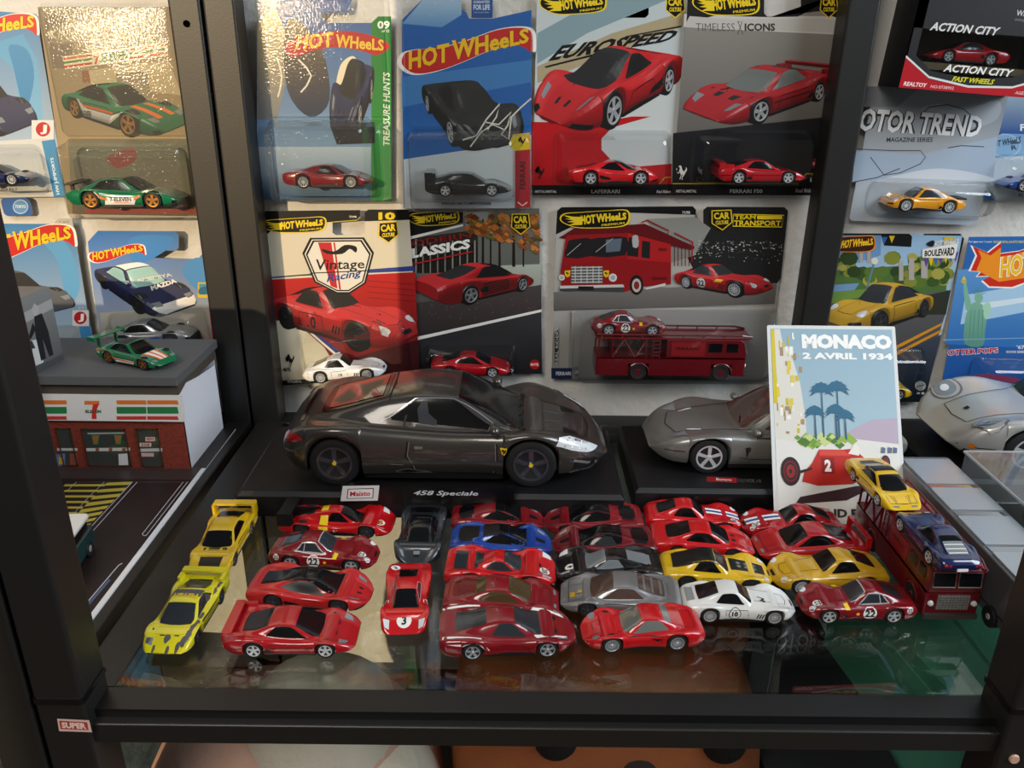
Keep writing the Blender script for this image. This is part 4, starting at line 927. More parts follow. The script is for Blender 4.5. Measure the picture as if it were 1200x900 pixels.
c = mk('mid', 'red_paint', 'rim_silver', 5); pack_car(P, 724, 1026, 686, c, 'red wedge coupe in the bubble of the autumn street card')
# --- team transport
P = card('wide two-vehicle card with a red racing transporter and coupe', [(60,800),(1000,806),(88,50)], 724, Z7, outline=[(60,800),(980,808),(1010,800),(1100,64),(1084,48),(745,46),(728,60),(728,140),(715,150),(690,150),(680,140),(696,60),(682,44),(105,48),(86,64)])
fill(P, '#b3b0a8', '#8c8a86'); P.poly([(86,64),(105,48),(682,44),(696,60),(694,82),(330,70),(180,120),(80,168)], '#0e0e10'); P.poly([(728,60),(745,46),(1084,48),(1100,64),(1068,360),(1040,400),(690,330),(640,240),(728,150)], '#1b1b1c', '#242424')
P.poly([(690,90),(760,140),(690,260),(560,300),(480,100)], '#8a8a84')
for i in range(170):
    x, y = 690+RNG.rand()*390, 195+RNG.rand()*90*(.3+RNG.rand()); P.ell(x, y, 2+RNG.rand()*2.6, 1.5+RNG.rand()*2, ['#9c9c98', '#5c5c5a', '#c6c6c0'][i % 3], 5)
P.poly([(70,420),(1050,380),(1040,470),(70,500)], '#77736f', '#55524f')
# printed transporter
R1, R2, DK = '#8e1218', '#5e0c12', '#1c1a1c'
P.poly([(96,180),(160,140),(470,120),(690,220),(680,235),(580,215),(390,160),(110,185)], R2); P.line([(455,115),(480,104),(575,150),(570,165)], 6, R1); P.line([(600,160),(680,200),(676,290)], 6, R1)
for x in range(600, 680, 16): P.line([(x, 215+(x-600)*.15), (x, 305)], 4, R2)
P.poly([(125,170),(395,160),(585,210),(585,385),(460,395),(380,420),(104,408),(100,330)], R1); P.poly([(395,160),(585,210),(585,290),(395,275)], '#a81a1e'); P.poly([(104,300),(380,272),(395,275),(585,292),(585,385),(460,395),(380,418),(104,408)], '#8a1016')
P.smooth([(140,192),(180,186),(236,186),(230,262),(122,268),(128,220)], DK, n=2); P.smooth([(238,186),(300,180),(392,180),(384,258),(228,262),(232,220)], DK, n=2); P.poly([(300,190),(370,184),(362,240),(300,246)], '#5a6672')
P.poly([(400,178),(444,186),(442,266),(392,260)], DK); P.poly([(458,194),(494,200),(492,272),(456,268)], DK); P.line([(130,258),(190,206)], 3, '#9a9a96'); P.line([(255,244),(330,184)], 3, '#9a9a96')
P.smooth([(416,175),(440,172),(442,220),(418,222)], '#a9aaa8', n=2)
P.rect(146, 306, 286, 382, '#4a4a4c')
for i in range(6): P.line([(148,312+i*13),(284,310+i*13)], 5, '#b9b9b4')
for i in range(5): P.line([(165+i*26,306),(165+i*26,380)], 3, '#c6c6c0')
for x, r in ((106, 13), (330, 18)): P.ell(x, 356, r, r, '#cfcdc6'); P.ell(x, 356, r*.6, r*.6, '#9ea0a0')
for x in (131, 301): P.poly([(x-13,326),(x+13,324),(x+11,348),(x,356),(x-11,348)], '#d8b81c'); horse(P, [(x-7,348),(x+7,348),(x+7,330),(x-7,330)], '#17120a')
P.poly([(98,392),(375,386),(380,398),(98,404)], '#c2c0ba'); P.poly([(98,404),(380,398),(376,420),(98,414)], '#3a3a3c'); P.rect(178, 394, 246, 412, '#17171a')
P.ell(434, 388, 30, 44, '#1a1416'); P.ell(434, 390, 20, 30, '#b6b0a8'); P.ell(434, 390, 12, 18, '#7c2024'); P.poly([(465,404),(560,380),(562,392),(480,408)], '#c9c7c0'); P.trect('FERRARI', 530, 226, 566, 240, '#4a0a0e', .02); P.trect('FERRARI', 500, 354, 566, 366, '#3c080c')
c = mk('gto', 'bright_red_paint', 'rim_silver', 16, 'car_glass_grey'); c.roundel('22', 'side', (.43, .34), 3.6, -1); c.quad('racing_stripe', 'yellow_ink', 'side', [(.58,.44),(.66,.46),(.68,.54),(.60,.54)], side=-1)
P.car(c, (600,295,1032,445), 52, 10)
P.text('FERRARI', [(80,780),(146,782),(146,766),(80,764)], '#d8d8d4', .02) if False else None
hw_logo(P, [(108,142),(396,130),(394,58),(104,72)], 'premium'); badge(P, [(766,152),(854,146),(856,52),(756,56)], ('CAR', 'CULTURE'))
P.line([(858,78),(1080,82),(1070,134),(856,130),(858,78)], 4, '#e8c81e'); P.text('TEAM', [(862,100),(955,100),(957,82),(864,82)], '#e8c81e', .03); P.rect(962, 84, 1072, 100, '#e8c81e'); P.text('TRANSPORT', [(860,128),(1066,130),(1068,106),(861,104)], '#e8c81e', .03); P.trect('71/98', 634, 64, 668, 76, '#e6e6e0')
P.poly([(60,752),(150,752),(150,800),(60,798)], '#1c2748'); P.trect('FERRARI', 80, 768, 146, 784, '#c8cad2', .03); P.poly([(75,600),(94,575),(90,735),(74,738)], '#242426'); P.text('REAL RIDERS', [(90,735),(92,578),(80,578),(76,737)], '#bdbbb4', .01)
P.poly([(150,500),(1030,480),(990,806),(150,802)], '#a4a19c', '#6d6b6a')
P.build(P.root); blister(P, 155, 490, 1010, 800, 30, 5, 8); TT = P
# --- right wing: red and black window box
fr, w, h = card_frame([(345,378),(912,424),(400,90)], 716, Z4)
bx = bpy.data.objects.new('toy_car_box', None); C.objects.link(bx); bx.matrix_world = fr.matrix(); tag(bx, 'red and black window box with a red car at the upper right', 'box')
P = Print(fr); P.root = bx; W0, H0 = w, 130
mat('box_card', '#121214', rough=.45); b = MB(); b.box((0, 0, -6), (W0, H0, -5)); b.box((0, 0, -5), (W0, 1, 34)); b.box((0, 0, -5), (1, H0, 34)); b.box((W0-1, 0, -5), (W0, H0, 34)); b.box((1, h-6, 20), (W0-1, H0, 34)); b.build('carton', mat('box_card'), bx)
Q = Print(fr, base=34.03)
fpx = lambda u, v: (u, v)
front = MB(); fl = [(0,0),(W0,0),(W0,H0),(W0*.93,H0),(W0*.93,19),(W0*.8,14),(W0*.5,10.5),(W0*.2,14),(W0*.07,24),(W0*.07,H0),(0,H0)]
front.extrude(fl, 33.2, 34); front.build('front_panel', mat('box_card'), bx)
Q.poly([(0,0),(W0,0),(W0,13),(W0*.82,6),(W0*.5,4),(W0*.2,8),(0,22)], '#b0101e', loc=True)
def arcb(a): return [(W0*t, y+a) for t, y in ((0,22),(.2,8.5),(.5,4),(.82,6),(1,13))]
q = arcb(0); q2 = arcb(1.6)[::-1]; Q.poly(q+q2, '#d9d9d6', loc=True)
def ltxt(s_, x0, x1, y, hh, col, sh=.25, b=.03, fr_=Q): fr_.text(s_, [(W0*x0,y),(W0*x1,y),(W0*x1,y+hh),(W0*x0,y+hh)], col, b, sh, loc=True)
ltxt('ACTION CITY', .29, .80, 14.2, 5.6, '#e8e8e4'); ltxt('FAST WHEELS', .37, .68, 7.6, 3.8, '#d8d41c', .3); ltxt('REALTOY', .03, .20, 1.6, 3.2, '#ecdcd8', .1); ltxt('NO.0738902', .23, .40, 1.6, 2.2, '#ecdcd8', 0, .0); ltxt('AGES 3+', .85, .97, 2.0, 2.4, '#ecdcd8', .2, 0)
Q.build(bx, 'printed_art')
P.poly([(0,0),(W0,0),(W0,h),(0,h)], '#2c2a2a', '#55504a', loc=True); P.h += .2; P.build(bx, 'back_print')
Q = Print(fr, base=34.03)
ltxt('ACTION CITY', .12, .62, h-9+2, 6, '#d8d8d4', .25, .03, Q); ltxt('WARNING', .70, .93, h+8, 4, '#c8c8c4', 0, .02, Q); ltxt('choking hazard small parts', .70, .93, h+4, 2.4, '#8c8c88', 0, 0, Q); Q.build(bx, 'top_lettering')
MB().box((1, 1, 32.2), (W0-1, h-6, 32.8)).build('window_film', BLIST, bx)
c = mk('mid', 'red_paint', 'rim_silver', 5, 'car_glass_grey'); P.root = bx
cc = c.place('toy_car', 'red convertible behind the window of the black and red box', 'toy car', fr.world(W0*.5, 21, 13), math.pi, None, .92); cc.rotation_euler = (0, math.asin(fr.ux[2]), math.pi)
MB().box((4, 15, -5), (W0-4, 20.2, 31)).build('inner_tray', mat('tray_card', '#5c4a2e', rough=.6), bx)
# --- silver magazine card
P = card('silver grey magazine-series card with bold white lettering', [(205,970),(765,990),(285,375)], 722, Z4)
fill(P, '#8e9499', '#b5bcc4'); P.poly([(270,380),(520,380),(420,470),(260,470)], '#7d8286'); P.smooth([(520,480),(600,455),(720,480),(860,440),(860,520),(740,560),(620,500)], '#a9b0b6'); P.poly([(235,660),(520,680),(860,600),(840,780),(220,800)], '#9fb0c2')
for w_, c_ in ((8, '#3e4248'),): P.line([(238,655),(400,662),(520,662),(542,690),(520,720),(430,760),(360,770),(300,690)], 4, c_); P.line([(640,650),(700,640),(800,645)], 4, c_); P.line([(520,505),(560,470),(640,460),(710,480),(740,505)], 4, c_); P.line([(430,740),(330,780),(225,800)], 4, c_)
for e_, c_ in ((.09, '#2c2e32'), (.03, '#e9eaec')): P.text('MOTOR TREND', [(180,572),(776,604),(800,510),(205,470)], c_, e_, .0)
P.trect('MAGAZINE SERIES', 370, 604, 574, 624, '#26282c', .02, .15)
P.smooth([(330,800),(420,770),(600,740),(800,770),(810,800)], '#c6cdd6')
P.build(P.root); blister(P, 305, 790, 800, 960, 22, 5, 10)
c = mk('porsche', 'orange_yellow_paint', 'rim_white', 10, 'car_glass_grey'); w = MB(); w.rbox((-1.5, -9, 11.4), (6, 9, 12.4), 1.5); c.part('whale_tail', w, 'black_plastic')
pack_car(P, 345, 684, 918, c, 'orange-yellow sports coupe with raised tail in the silver magazine card', right=False)
# --- boulevard card
P = card('black-edged park scene card with a yellow sports coupe', [(205,835),(700,835),(310,155)], 724, Z8, outline=[(205,835),(690,835),(708,820),(865,172),(850,152),(705,152),(690,165),(680,245),(668,256),(540,256),(526,240),(530,210),(545,202),(640,214),(654,200),(656,165),(642,152),(330,150)])
fill(P, '#0d0d0f'); P.poly([(335,158),(528,158),(540,200),(650,206),(655,150),(700,158),(858,160),(800,460),(720,760),(215,830)], '#8fb2cf', '#b8c4c8')
P.poly([(335,158),(528,158),(526,240),(340,300)], '#6a93bb'); P.poly([(330,300),(800,270),(790,420),(300,440)], '#4b6b34')
for i in range(60):
    x, y = 340+RNG.rand()*460, 240+RNG.rand()*110; r_ = 16+RNG.rand()*22; 
    if 440 < x < 560 and y < 300: continue
    P.ell(x, y, r_, r_*.8, ['#37521f', '#55702a', '#7e8432', '#2a3f1c', '#a09a44'][i % 5], 9)
for x, y, w_, h_ in ((440,228,14,40), (470,210,16,60), (600,262,18,80), (640,250,22,90), (690,262,26,70)): P.rect(x, y, x+w_, y+h_, '#a9a29a')
P.line([(500,270),(462,400)], 8, '#5d7f8c'); P.ell(502, 262, 14, 14, '#d8d8c8'); P.poly([(320,360),(440,352),(420,380),(318,390)], '#6f93b8'); P.poly([(312,390),(470,375),(440,410),(305,440)], '#6a8a3c')
P.poly([(300,440),(800,380),(790,470),(700,760),(215,830)], '#5b5a58', '#1b2130'); P.poly([(720,400),(810,380),(790,480),(700,480)], '#2b2f24')
for a in (0, 26): P.poly([(580,610+a),(775,512+a),(772,524+a),(582,624+a)], '#c8861c')
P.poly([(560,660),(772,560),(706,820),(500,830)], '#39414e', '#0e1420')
for i in range(7): x = 700+i*20; P.poly([(x,255-i*4),(x+22,248-i*4),(x+10,290-i*4)], ['#5a3f8c', '#d8b81c', '#2c62a8'][i % 3])
for x, y in ((530,165), (560,160), (780,165), (800,165)): P.poly([(x,y),(x+24,y),(x+10,y+30)], ['#d8b81c', '#2c62a8'][x % 4 // 2])
c = mk('porsche', 'ochre_paint', 'rim_black', 5, 'car_glass_grey', over=dict(H=21)); P.car(c, (300,348,740,560), 42, 12, True)
hw_logo(P, [(300,225),(500,222),(496,160),(330,165)], 'boul'); P.poly([(695,215),(830,190),(838,196),(826,252),(694,248)], '#e6e2d8'); P.text('BOULEVARD', [(702,244),(822,240),(826,204),(704,220)], '#17171a', .04); P.text('HOT WHeeLS', [(738,206),(842,192),(842,170),(740,182)], '#dcd8cc', .05); P.smooth([(712,190),(740,178),(740,200),(720,202)], '#17171a')
P.ell(686, 768, 22, 20, '#a9a69e'); P.line([(668,772),(704,764)], 4, '#3c3c3c'); P.rect(672, 794, 684, 802, '#c9c7c0'); P.rect(690, 794, 702, 802, '#c9c7c0')
P.build(P.root); blister(P, 330, 620, 660, 815, 22)
c = mk('porsche', 'yellow_paint', 'rim_silver', 5); pack_car(P, 340, 635, 808, c, 'yellow coupe in the bubble of the park scene card', right=True)
# --- blue fruit-ice card (its cartoon figures are left out)
P = card('blue card with a green statue and a large flame logo', [(752,860),(1250,870),(880,165)], 722, Z8, outline=[(748,900),(1300,910),(1330,160),(885,165)])
fill(P, '#2a66ad', '#1b4f96'); P.poly([(840,300),(1200,250),(1200,620),(790,600)], '#5f97cc', '#2f6fb4'); P.poly([(870,400),(1110,360),(1110,470),(850,520)], '#a9cbe4'); P.poly([(880,440),(1110,410),(1110,430),(870,470)], '#d8e6ee')
hw_logo(P, [(895,350),(1260,390),(1270,200),(905,215)], 'old'); P.trect('For ages over 3 years', 884, 180, 978, 190, '#d6e2ee'); P.trect('DIE CAST METAL & PLASTIC PARTS', 984, 180, 1108, 190, '#d8d060')
g1, g2, g3 = '#7fb39a', '#5a9280', '#a9d4b8'
P.smooth([(868,600),(866,520),(880,460),(905,430),(935,436),(960,470),(950,540),(940,606)], g1, g2, n=3); P.smooth([(893,440),(884,400),(872,350),(862,352),(866,420),(878,470)], g1, n=3); P.ell(864, 346, 12, 9, '#b9b04c'); P.poly([(856,338),(864,322),(874,338)], '#d8c85c')
P.ell(924, 412, 17, 21, g1); P.smooth([(940,445),(968,430),(972,470),(950,500)], g3, n=3)
for a in np.linspace(.35, 2.8, 7): P.poly([(924+14*math.cos(a-.12),402-14*math.sin(a-.12)),(924+36*math.cos(a),402-36*math.sin(a)),(924+14*math.cos(a+.12),402-14*math.sin(a+.12))], g2)
for x in (885, 900, 918, 934): P.line([(x+8,460),(x,600)], 3, g2)
P.line([(780,583),(1110,575)], 4, '#7fa6cc'); P.text('OTTER POPS', [(795,648),(1004,636),(1004,612),(798,622)], '#ecdfe4', .09); P.text('OTTER POPS', [(797,646),(1002,634),(1002,614),(800,624)], '#b0203c', .04); P.trect('ROOKIE SERIES', 1036, 626, 1110, 636, '#d6e2ee'); P.trect("'67", 1078, 604, 1110, 620, '#d6e2ee', .03)
P.smooth([(850,740),(940,720),(1040,730),(1100,745),(1090,768),(900,768)], '#8a3a5c'); P.build(P.root)
blister(P, 905, 655, 1290, 880, 24)
c = mk('rx7', 'deep_red_paint'); pack_car(P, 860+50, 1180, 830, c, 'red car in the bubble of the blue statue card', right=False)
# --- far right blue pack
P = card('pale blue hanging card at the right edge with a navy car', [(810,880),(1240,880),(850,-30)], 725, Z4)
fill(P, '#1f5c9c', '#8fb4d4'); P.poly([(850,430),(1000,420),(1000,590),(850,585)], '#9fb2c0', '#1d4f94'); P.trect('F', 958, 545, 980, 575, '#e6ecf0', .03); P.trect('3+', 926, 175, 952, 195, '#d9dee2', .03); P.trect('W', 960, 118, 990, 146, '#e8eef2', .04)
P.ell(892, 640, 70, 52, '#9fbcd2'); P.ell(892, 640, 64, 47, '#7ea6c8'); P.text('HOT WHeeLS', [(826,650),(960,630),(962,598),(826,622)], '#2f3e4c', .04); P.text('R', [(920,660),(945,656),(943,636),(918,640)], '#2f3e4c', .03)
P.poly([(800,700),(1000,680),(1000,880),(800,880)], '#c3ccd4'); P.poly([(800,830),(850,880),(800,880)], '#2c6aac'); P.trect('911', 950, 850, 980, 866, '#3c4c5c', .03); P.build(P.root); blister(P, 850, 690, 1180, 870, 22)
c = mk('rx7', 'blue_paint', 'rim_silver', 5, 'car_glass_grey'); pack_car(P, 862, 1190, 835, c, 'dark blue car in the bubble of the pale blue card', right=False)
# ------------------------------------------------------------------ left wing cards
P = card('pale blue card with a dark blue coupe and a red J roundel', [(-60,870),(294,862),(-60,40)], 722, Z1, outline=[(-140,872),(292,864),(158,62),(-140,40)])
fill(P, '#2f79ad', '#bcc6cc'); P.poly([(-60,200),(100,150),(165,260),(190,520),(100,560),(60,300)], '#5296c0', '#79aece'); P.smooth([(40,200),(120,220),(150,340),(110,480),(60,300)], '#3c83b4')
hw_logo(P, [(-260,190),(165,190),(160,62),(-240,70)]); c = mk('rx7', 'navy_paint', over=dict(W=32)); P.car(c, (-260,330,165,600), 34, 16)
P.rect(140, 528, 238, 612, '#d8d8d4'); P.poly([(-100,625),(185,608),(235,610),(290,860),(-60,870)], '#c9c9c6', '#d2d0ca'); P.ell(190, 568, 32, 32, '#b81c26'); P.text('J', [(178,590),(206,590),(208,548),(180,548)], '#efe6e0', .05)
P.poly([(184,620),(240,612),(292,862),(238,866)], '#3a86b4'); P.text('HW J-IMPORTS', [(268,852),(238,690),(222,694),(250,856)], '#d8e4ea', .03); P.trect('3+', 208, 834, 228, 846, '#3a3a3a'); P.trect('MAZDA RX-7', -20, 826, 76, 840, '#3a3a3a', .02); P.build(P.root); blister(P, -60, 650, 215, 840, 24)
c = mk('rx7', 'navy_paint', 'rim_silver', 10); pack_car(P, -150, 160, 812, c, 'navy coupe in the bubble of the J roundel card')
P = card('convenience store scene card in a frosted clear protector', [(330,930),(880,930),(165,30)], 722, Z1, outline=[(300,940),(895,950),(790,30),(165,30)])
fill(P, '#8d7f68', '#a08a62'); P.poly([(190,60),(300,70),(330,300),(230,300)], '#7a6c5c'); P.smooth([(215,130),(260,105),(340,85),(440,90),(455,130),(340,185),(230,190)], '#8f8368'); P.text('HOT WHeeLS', [(255,168),(425,135),(420,88),(262,118)], '#cdc5b0', .04); P.poly([(205,140),(255,130),(230,150),(250,170),(215,160)], '#cdc5b0'); P.trect('HW POP CULTURE', 270, 172, 420, 184, '#c2b89e', .0)
P.poly([(275,248),(735,185),(740,245),(285,305)], '#d9cfb4'); P.trect('JDPSA', 530, 104, 580, 124, '#c6bda6', .02)
for a, c_ in ((.12, '#c96a28'), (.42, '#4b7a34'), (.74, '#b83a24')):
    f = lambda x, b: (x, 248-(x-275)*.137+b*58); P.poly([f(280,a+.16), f(405,a+.16), f(405,a), f(278,a)], c_); P.poly([f(572,a+.16), f(736,a+.16), f(735,a), f(570,a)], c_)
P.text('7', [(415,285),(436,282),(438,238),(412,240)], '#c2482c', .06); P.text('-ELEVEN', [(436,280),(562,262),(560,218),(436,236)], '#3f6a30', .05)
P.poly([(390,310),(740,262),(800,420),(640,400),(400,370)], '#b5a684'); P.poly([(510,330),(650,315),(665,430),(520,410)], '#8c8068'); P.line([(505,328),(652,316)], 5, '#6b6250'); P.line([(580,322),(590,420)], 4, '#6b6250'); P.poly([(360,310),(388,310),(396,362),(364,362)], '#8a5a3c')
c = mk('rx7', 'green_paint', 'rim_gold', 5); c.quad('side_panel', 'white_ink', 'side', [(.25,.16),(.70,.16),(.74,.40),(.30,.40)], side=-1); c.quad('racing_stripe', 'orange_ink', 'side', [(.28,.42),(.66,.42),(.66,.48),(.28,.48)], side=-1)
for y in (-.3, .3): c.quad('racing_stripe', 'orange_ink', 'top', [(.70,y-.12),(.92,y-.12),(.92,y+.12),(.70,y+.12)])
P.car(c, (270,362,830,605), 44, 13); P.text('7-ELEVEN', [(345,515),(400,520),(402,488),(345,485)], '#2c2c28', .03)
P.poly([(300,612),(855,610),(900,950),(320,940)], '#6f7260', '#6c5a44'); P.smooth([(470,690),(580,650),(600,700),(520,740)], '#8a3c34'); P.rect(380, 918, 880, 935, '#a8342a'); P.build(P.root, 'printed_art'); blister(P, 345, 660, 850, 915, 22); protector(P, 162, 12, 900, 960, 606, 7, 28)
c = mk('rx7', 'green_paint', 'rim_gold', 5); c.quad('side_panel', 'white_ink', 'side', [(.26,.16),(.70,.16),(.72,.40),(.30,.40)], side=-1); c.line('racing_stripe', 'orange_ink', 'side', [(.28,.44),(.45,.26),(.58,.26),(.68,.46)], 1.4, side=-1); c.text('7-ELEVEN', 'black_ink', 'side', (.50,.34), 2.4, -1)
w = MB(); w.rbox((0, -13, 14.6), (6, 13, 15.6), 1); w.box((2, -9, 10), (4, -7.5, 15)); w.box((2, 7.5, 10), (4, 9, 15)); c.part('rear_wing', w, 'black_plastic')
pack_car(P, 345, 815, 905, c, 'green, white and orange coupe inside the frosted protector', right=True)
P = card('blue card with a dark grey coupe beside the grey photo box', [(70,720),(415,705),(40,110)], 722, Z5, outline=[(-40,722),(415,704),(318,98),(255,98),(235,122),(-60,120)])
fill(P, '#2f7cb4', '#a8b4bc'); P.smooth([(180,190),(260,180),(320,260),(350,400),(300,470),(250,280)], '#5a9ac6'); P.poly([(235,122),(255,98),(318,98),(330,200),(318,190)], '#b9b6ac'); P.trect('1 2/5', 262, 108, 304, 116, '#7a786c')
hw_logo(P, [(-110,292),(335,258),(320,125),(-110,140)]); c = mk('rx7', 'graphite_paint', over=dict(W=32)); P.car(c, (-170,325,332,530), 34, 15); P.rect(318, 500, 392, 570, '#cfcfca'); P.ell(354, 534, 28, 28, '#b01c26'); P.text('J', [(344,552),(368,552),(370,516),(346,516)], '#efe6e0', .05)
P.poly([(200,575),(400,570),(420,705),(150,720)], '#9aa2a6'); P.poly([(348,572),(398,570),(418,704),(374,708)], '#3a7cb0'); P.trect('5/5', 344, 486, 370, 494, '#d6e2ee'); P.build(P.root); blister(P, -40, 590, 372, 715, 20)
P = card('small blue sticker card corner between the left hanging cards', [(20,88),(146,86),(20,8)], 724, Z5); fill(P, '#2c62a8', '#2c5c9c'); P.ell(90, 46, 34, 32, '#b9cfe2'); P.ell(90, 46, 30, 28, '#5f93c4'); P.trect('TOKYO', 66, 38, 114, 52, '#e6eef4', .03); P.build(P.root)
P = card('blue card with a navy and white race coupe over a pink label', [(450,700),(985,665),(385,150)], 720, Z5, outline=[(455,690),(980,668),(932,250),(890,252),(868,278),(680,272),(655,255),(640,215),(655,202),(672,215),(680,236),(770,240),(785,228),(785,170),(770,154),(430,152),(386,200),(410,420)])
fill(P, '#2f73bc', '#a9a9a4'); P.smooth([(560,200),(640,170),(760,180),(740,230),(600,300)], '#3f84c6'); P.smooth([(800,330),(860,270),(930,300),(940,380),(880,420)], '#4f90cc'); P.poly([(440,512),(930,480),(980,668),(455,700)], '#b3ab9c', '#a09a90')
hw_logo(P, [(395,292),(640,276),(632,210),(392,226)]); c = mk('rx7', 'navy_paint', 'black_plastic', 5, 'cyan_print', over=dict(W=31)); c.quad('nose_band', 'white_ink', 'par', [(.93,3.0),(.93,13.0),(.995,13.0),(.995,3.0)], nu=3, nv=24); c.quad('roof_panel', 'white_ink', 'par', [(.32,6.1),(.32,9.9),(.49,9.9),(.49,6.1)], nv=10)
P.car(c, (415,290,865,530), 34, 22); P.text('MAZDA', [(668,415),(780,378),(770,360),(660,394)], '#e8e6e0', .05); P.text('RE AMEMIYA', [(556,386),(760,350),(752,336),(550,372)], '#d6d4d0', .03)
P.poly([(905,360),(940,354),(975,664),(938,668)], '#b01f4c'); P.text('HW DRIFT', [(965,655),(955,560),(942,562),(950,656)], '#ecd8de', .02); P.rect(870, 378, 942, 446, '#d8b81c'); P.rect(876, 384, 938, 432, '#4f90a8'); P.smooth([(874,410),(900,395),(930,405),(934,425),(880,430)], '#2a6a8c'); P.build(P.root); blister(P, 480, 525, 935, 680, 22)
c = mk('rx7', 'silver_paint', 'rim_black', 5); c.quad('blue_flash', 'blue_paint', 'side', [(.42,.17),(.95,.24),(.92,.46),(.55,.40)], side=-1); pack_car(P, 500, 865, 650, c, 'silver and blue coupe in the bubble of the pink-labelled card')
# ------------------------------------------------------------------ the row of big models on their plinths
def plinth(label, x0, x1, y0, y1, z, plaque=None):
    r = thing('display_plinth', label, 'plinth', ((x0+x1)/2, (y0+y1)/2, 0)); ox, oy = (x0+x1)/2, (y0+y1)/2; b = MB()
    a = [(x0-ox, y0-oy), (x1-ox, y0-oy), (x1-ox, y1-oy), (x0-ox, y1-oy)]; k = 3
    v = [(x, y, 0) for x, y in a]+[(x, y, z-3) for x, y in a]+[(x-math.copysign(k, x), y-math.copysign(k, y), z) for x, y in a]
    b.add(v, [(0,3,2,1),(0,1,5,4),(1,2,6,5),(2,3,7,6),(3,0,4,7),(4,5,9,8),(5,6,10,9),(6,7,11,10),(7,4,8,11),(8,9,10,11)])
    b.build('plinth_body', mat('plinth_black', '#0c0c0e', rough=.5, bump=.08, bscale=700), r, bevel=.8); return r
p1 = plinth('wide black plinth under the dark grey supercar', -203, 84, 523, 642, 20)
def plaque(root, z, x0, y0, x1, y1, Y):
    f = Frame((0, Y, 0), (1, 0, 0), (0, 0, 1)).zoom(*z); (a0, b1), (a1, b0) = f.px(x0, y0), f.px(x1, y1)
    o = np.array(root.location)/MM; mb = MB().box((a0-o[0], Y-o[1]+.1, b0), (a1-o[0], Y+6-o[1], b1)); mb.build('name_plaque', mat('plaque_black', '#09090a', rough=.3), root)
    P = Print(Frame((o[0], o[1], 0), (1, 0, 0), (0, 0, 1)).zoom(*z)); P.fr = Frame((0, Y-.02, 0), (1, 0, 0), (0, 0, 1)).zoom(*z); return P
ZP = (310, 420, 2.85714)
P = plaque(p1, ZP, 254, 430, 836, 486, 519)
P.poly([(262,427),(385,425),(379,476),(254,478)], '#d9d9d8'); P.poly([(278,437),(366,434),(364,468),(275,470)], '#1c1f33'); P.poly([(281,439),(363,437),(361,466),(278,468)], '#e6e4e2'); P.text('Maisto', [(286,462),(354,460),(355,444),(287,446)], '#c01c2e', .03)
o = P.build(p1, 'maker_label'); o['label'] = 'white label with red lettering'; o.matrix_local = Matrix.Translation(-Vector(p1.location)) @ P.fr.matrix()
P = Print(P.fr); P.text('458 Speciale', [(496,462),(715,464),(716,445),(502,442)], '#c9cbcf', .02, .2)
o = P.build(p1, 'plaque_lettering'); o.matrix_local = Matrix.Translation(-Vector(p1.location)) @ P.fr.matrix()
c = mk('458', 'gunmetal_paint', 'rim_black', 5, 'car_glass', trim=False, over=dict(L=244))
S_ = c.S
M_('tinted_red_glass', '#2a0e0d', rough=.06, coat=1); M_('seat_leather', '#1d222c', rough=.5)
c.line('door_seam', 'seam', 'side', [(.385,.56),(.378,.40),(.40,.22),(.45,.165)], 1.0, both=True); c.line('door_seam', 'seam', 'side', [(.648,.17),(.655,.38),(.652,.55)], 1.0, both=True); c.line('sill_seam', 'seam', 'side', [(.42,.185),(.54,.165),(.648,.17)], .8, both=True)
c.line('door_edge', 'grey_metal_paint', 'side', [(.390,.56),(.383,.40),(.405,.22)], .7, both=True, lay=1.4); c.line('door_edge', 'grey_metal_paint', 'side', [(.643,.17),(.650,.38),(.648,.55)], .7, both=True, lay=1.4)
c.line('side_crease', 'grey_metal_paint', 'side', [(.33,.295),(.37,.28)], .6, both=True); c.star('side_skirt', 'grey_metal_paint', 'side', [(.345,.17),(.345,.20),(.38,.235),(.44,.20),(.46,.165)], both=True, lay=1.4)
c.star('skirt_intake', 'black_ink', 'side', [(.35,.19),(.38,.225),(.43,.195),(.38,.18)], both=True, lay=2.4)
c.disc('fuel_cap', 'grey_metal_paint', 'side', (.195,.57), 5.6, both=True); c.disc('fuel_cap', 'gunmetal_paint', 'side', (.195,.57), 4.9, both=True, lay=2)
c.star('door_handle', 'grey_metal_paint', 'side', [(.405,.475),(.405,.515),(.43,.51),(.43,.48)], both=True, rnd=.1, lay=2)
c.star('shield_badge', 'yellow_ink', 'side', [(.668,.44),(.663,.51),(.684,.51),(.680,.44),(.674,.41)], both=True, lay=2)
for sd in (1, -1):
    v = np.array(HORSE)-.5; t_ = [(.6735-sd*a*.012, .468+b*.055) for a, b in v]; c.star('horse_emblem', 'black_ink', 'side', t_, side=sd, lay=3.2, rings=1)
c.star('tail_lamp', 'lamp_red', 'side', [(.008,.53),(.012,.62),(.055,.63),(.075,.585),(.045,.54)], both=True, rnd=.06, lay=2)
c.star('headlight', 'lamp_clear', 'side', [(.83,.53),(.84,.60),(.89,.57),(.94,.48),(.965,.38),(.93,.39),(.88,.45)], both=True, lay=2); 
for i in range(4): c.line('lamp_rib', 'grey_metal_paint', 'side', [(.856+i*.022,.50-i*.022),(.866+i*.022,.565-i*.03)], .9, both=True, lay=3)
c.star('front_intake', 'black_ink', 'side', [(.885,.22),(.90,.34),(.955,.30),(.965,.25),(.93,.20)], both=True, lay=2); c.line('intake_blade', 'grey_metal_paint', 'side', [(.885,.33),(.93,.27),(.96,.24)], 2.0, both=True, lay=3); c.line('splitter', 'grey_metal_paint', 'side', [(.875,.165),(.94,.175),(.975,.20)], 1.6, both=True, lay=2)
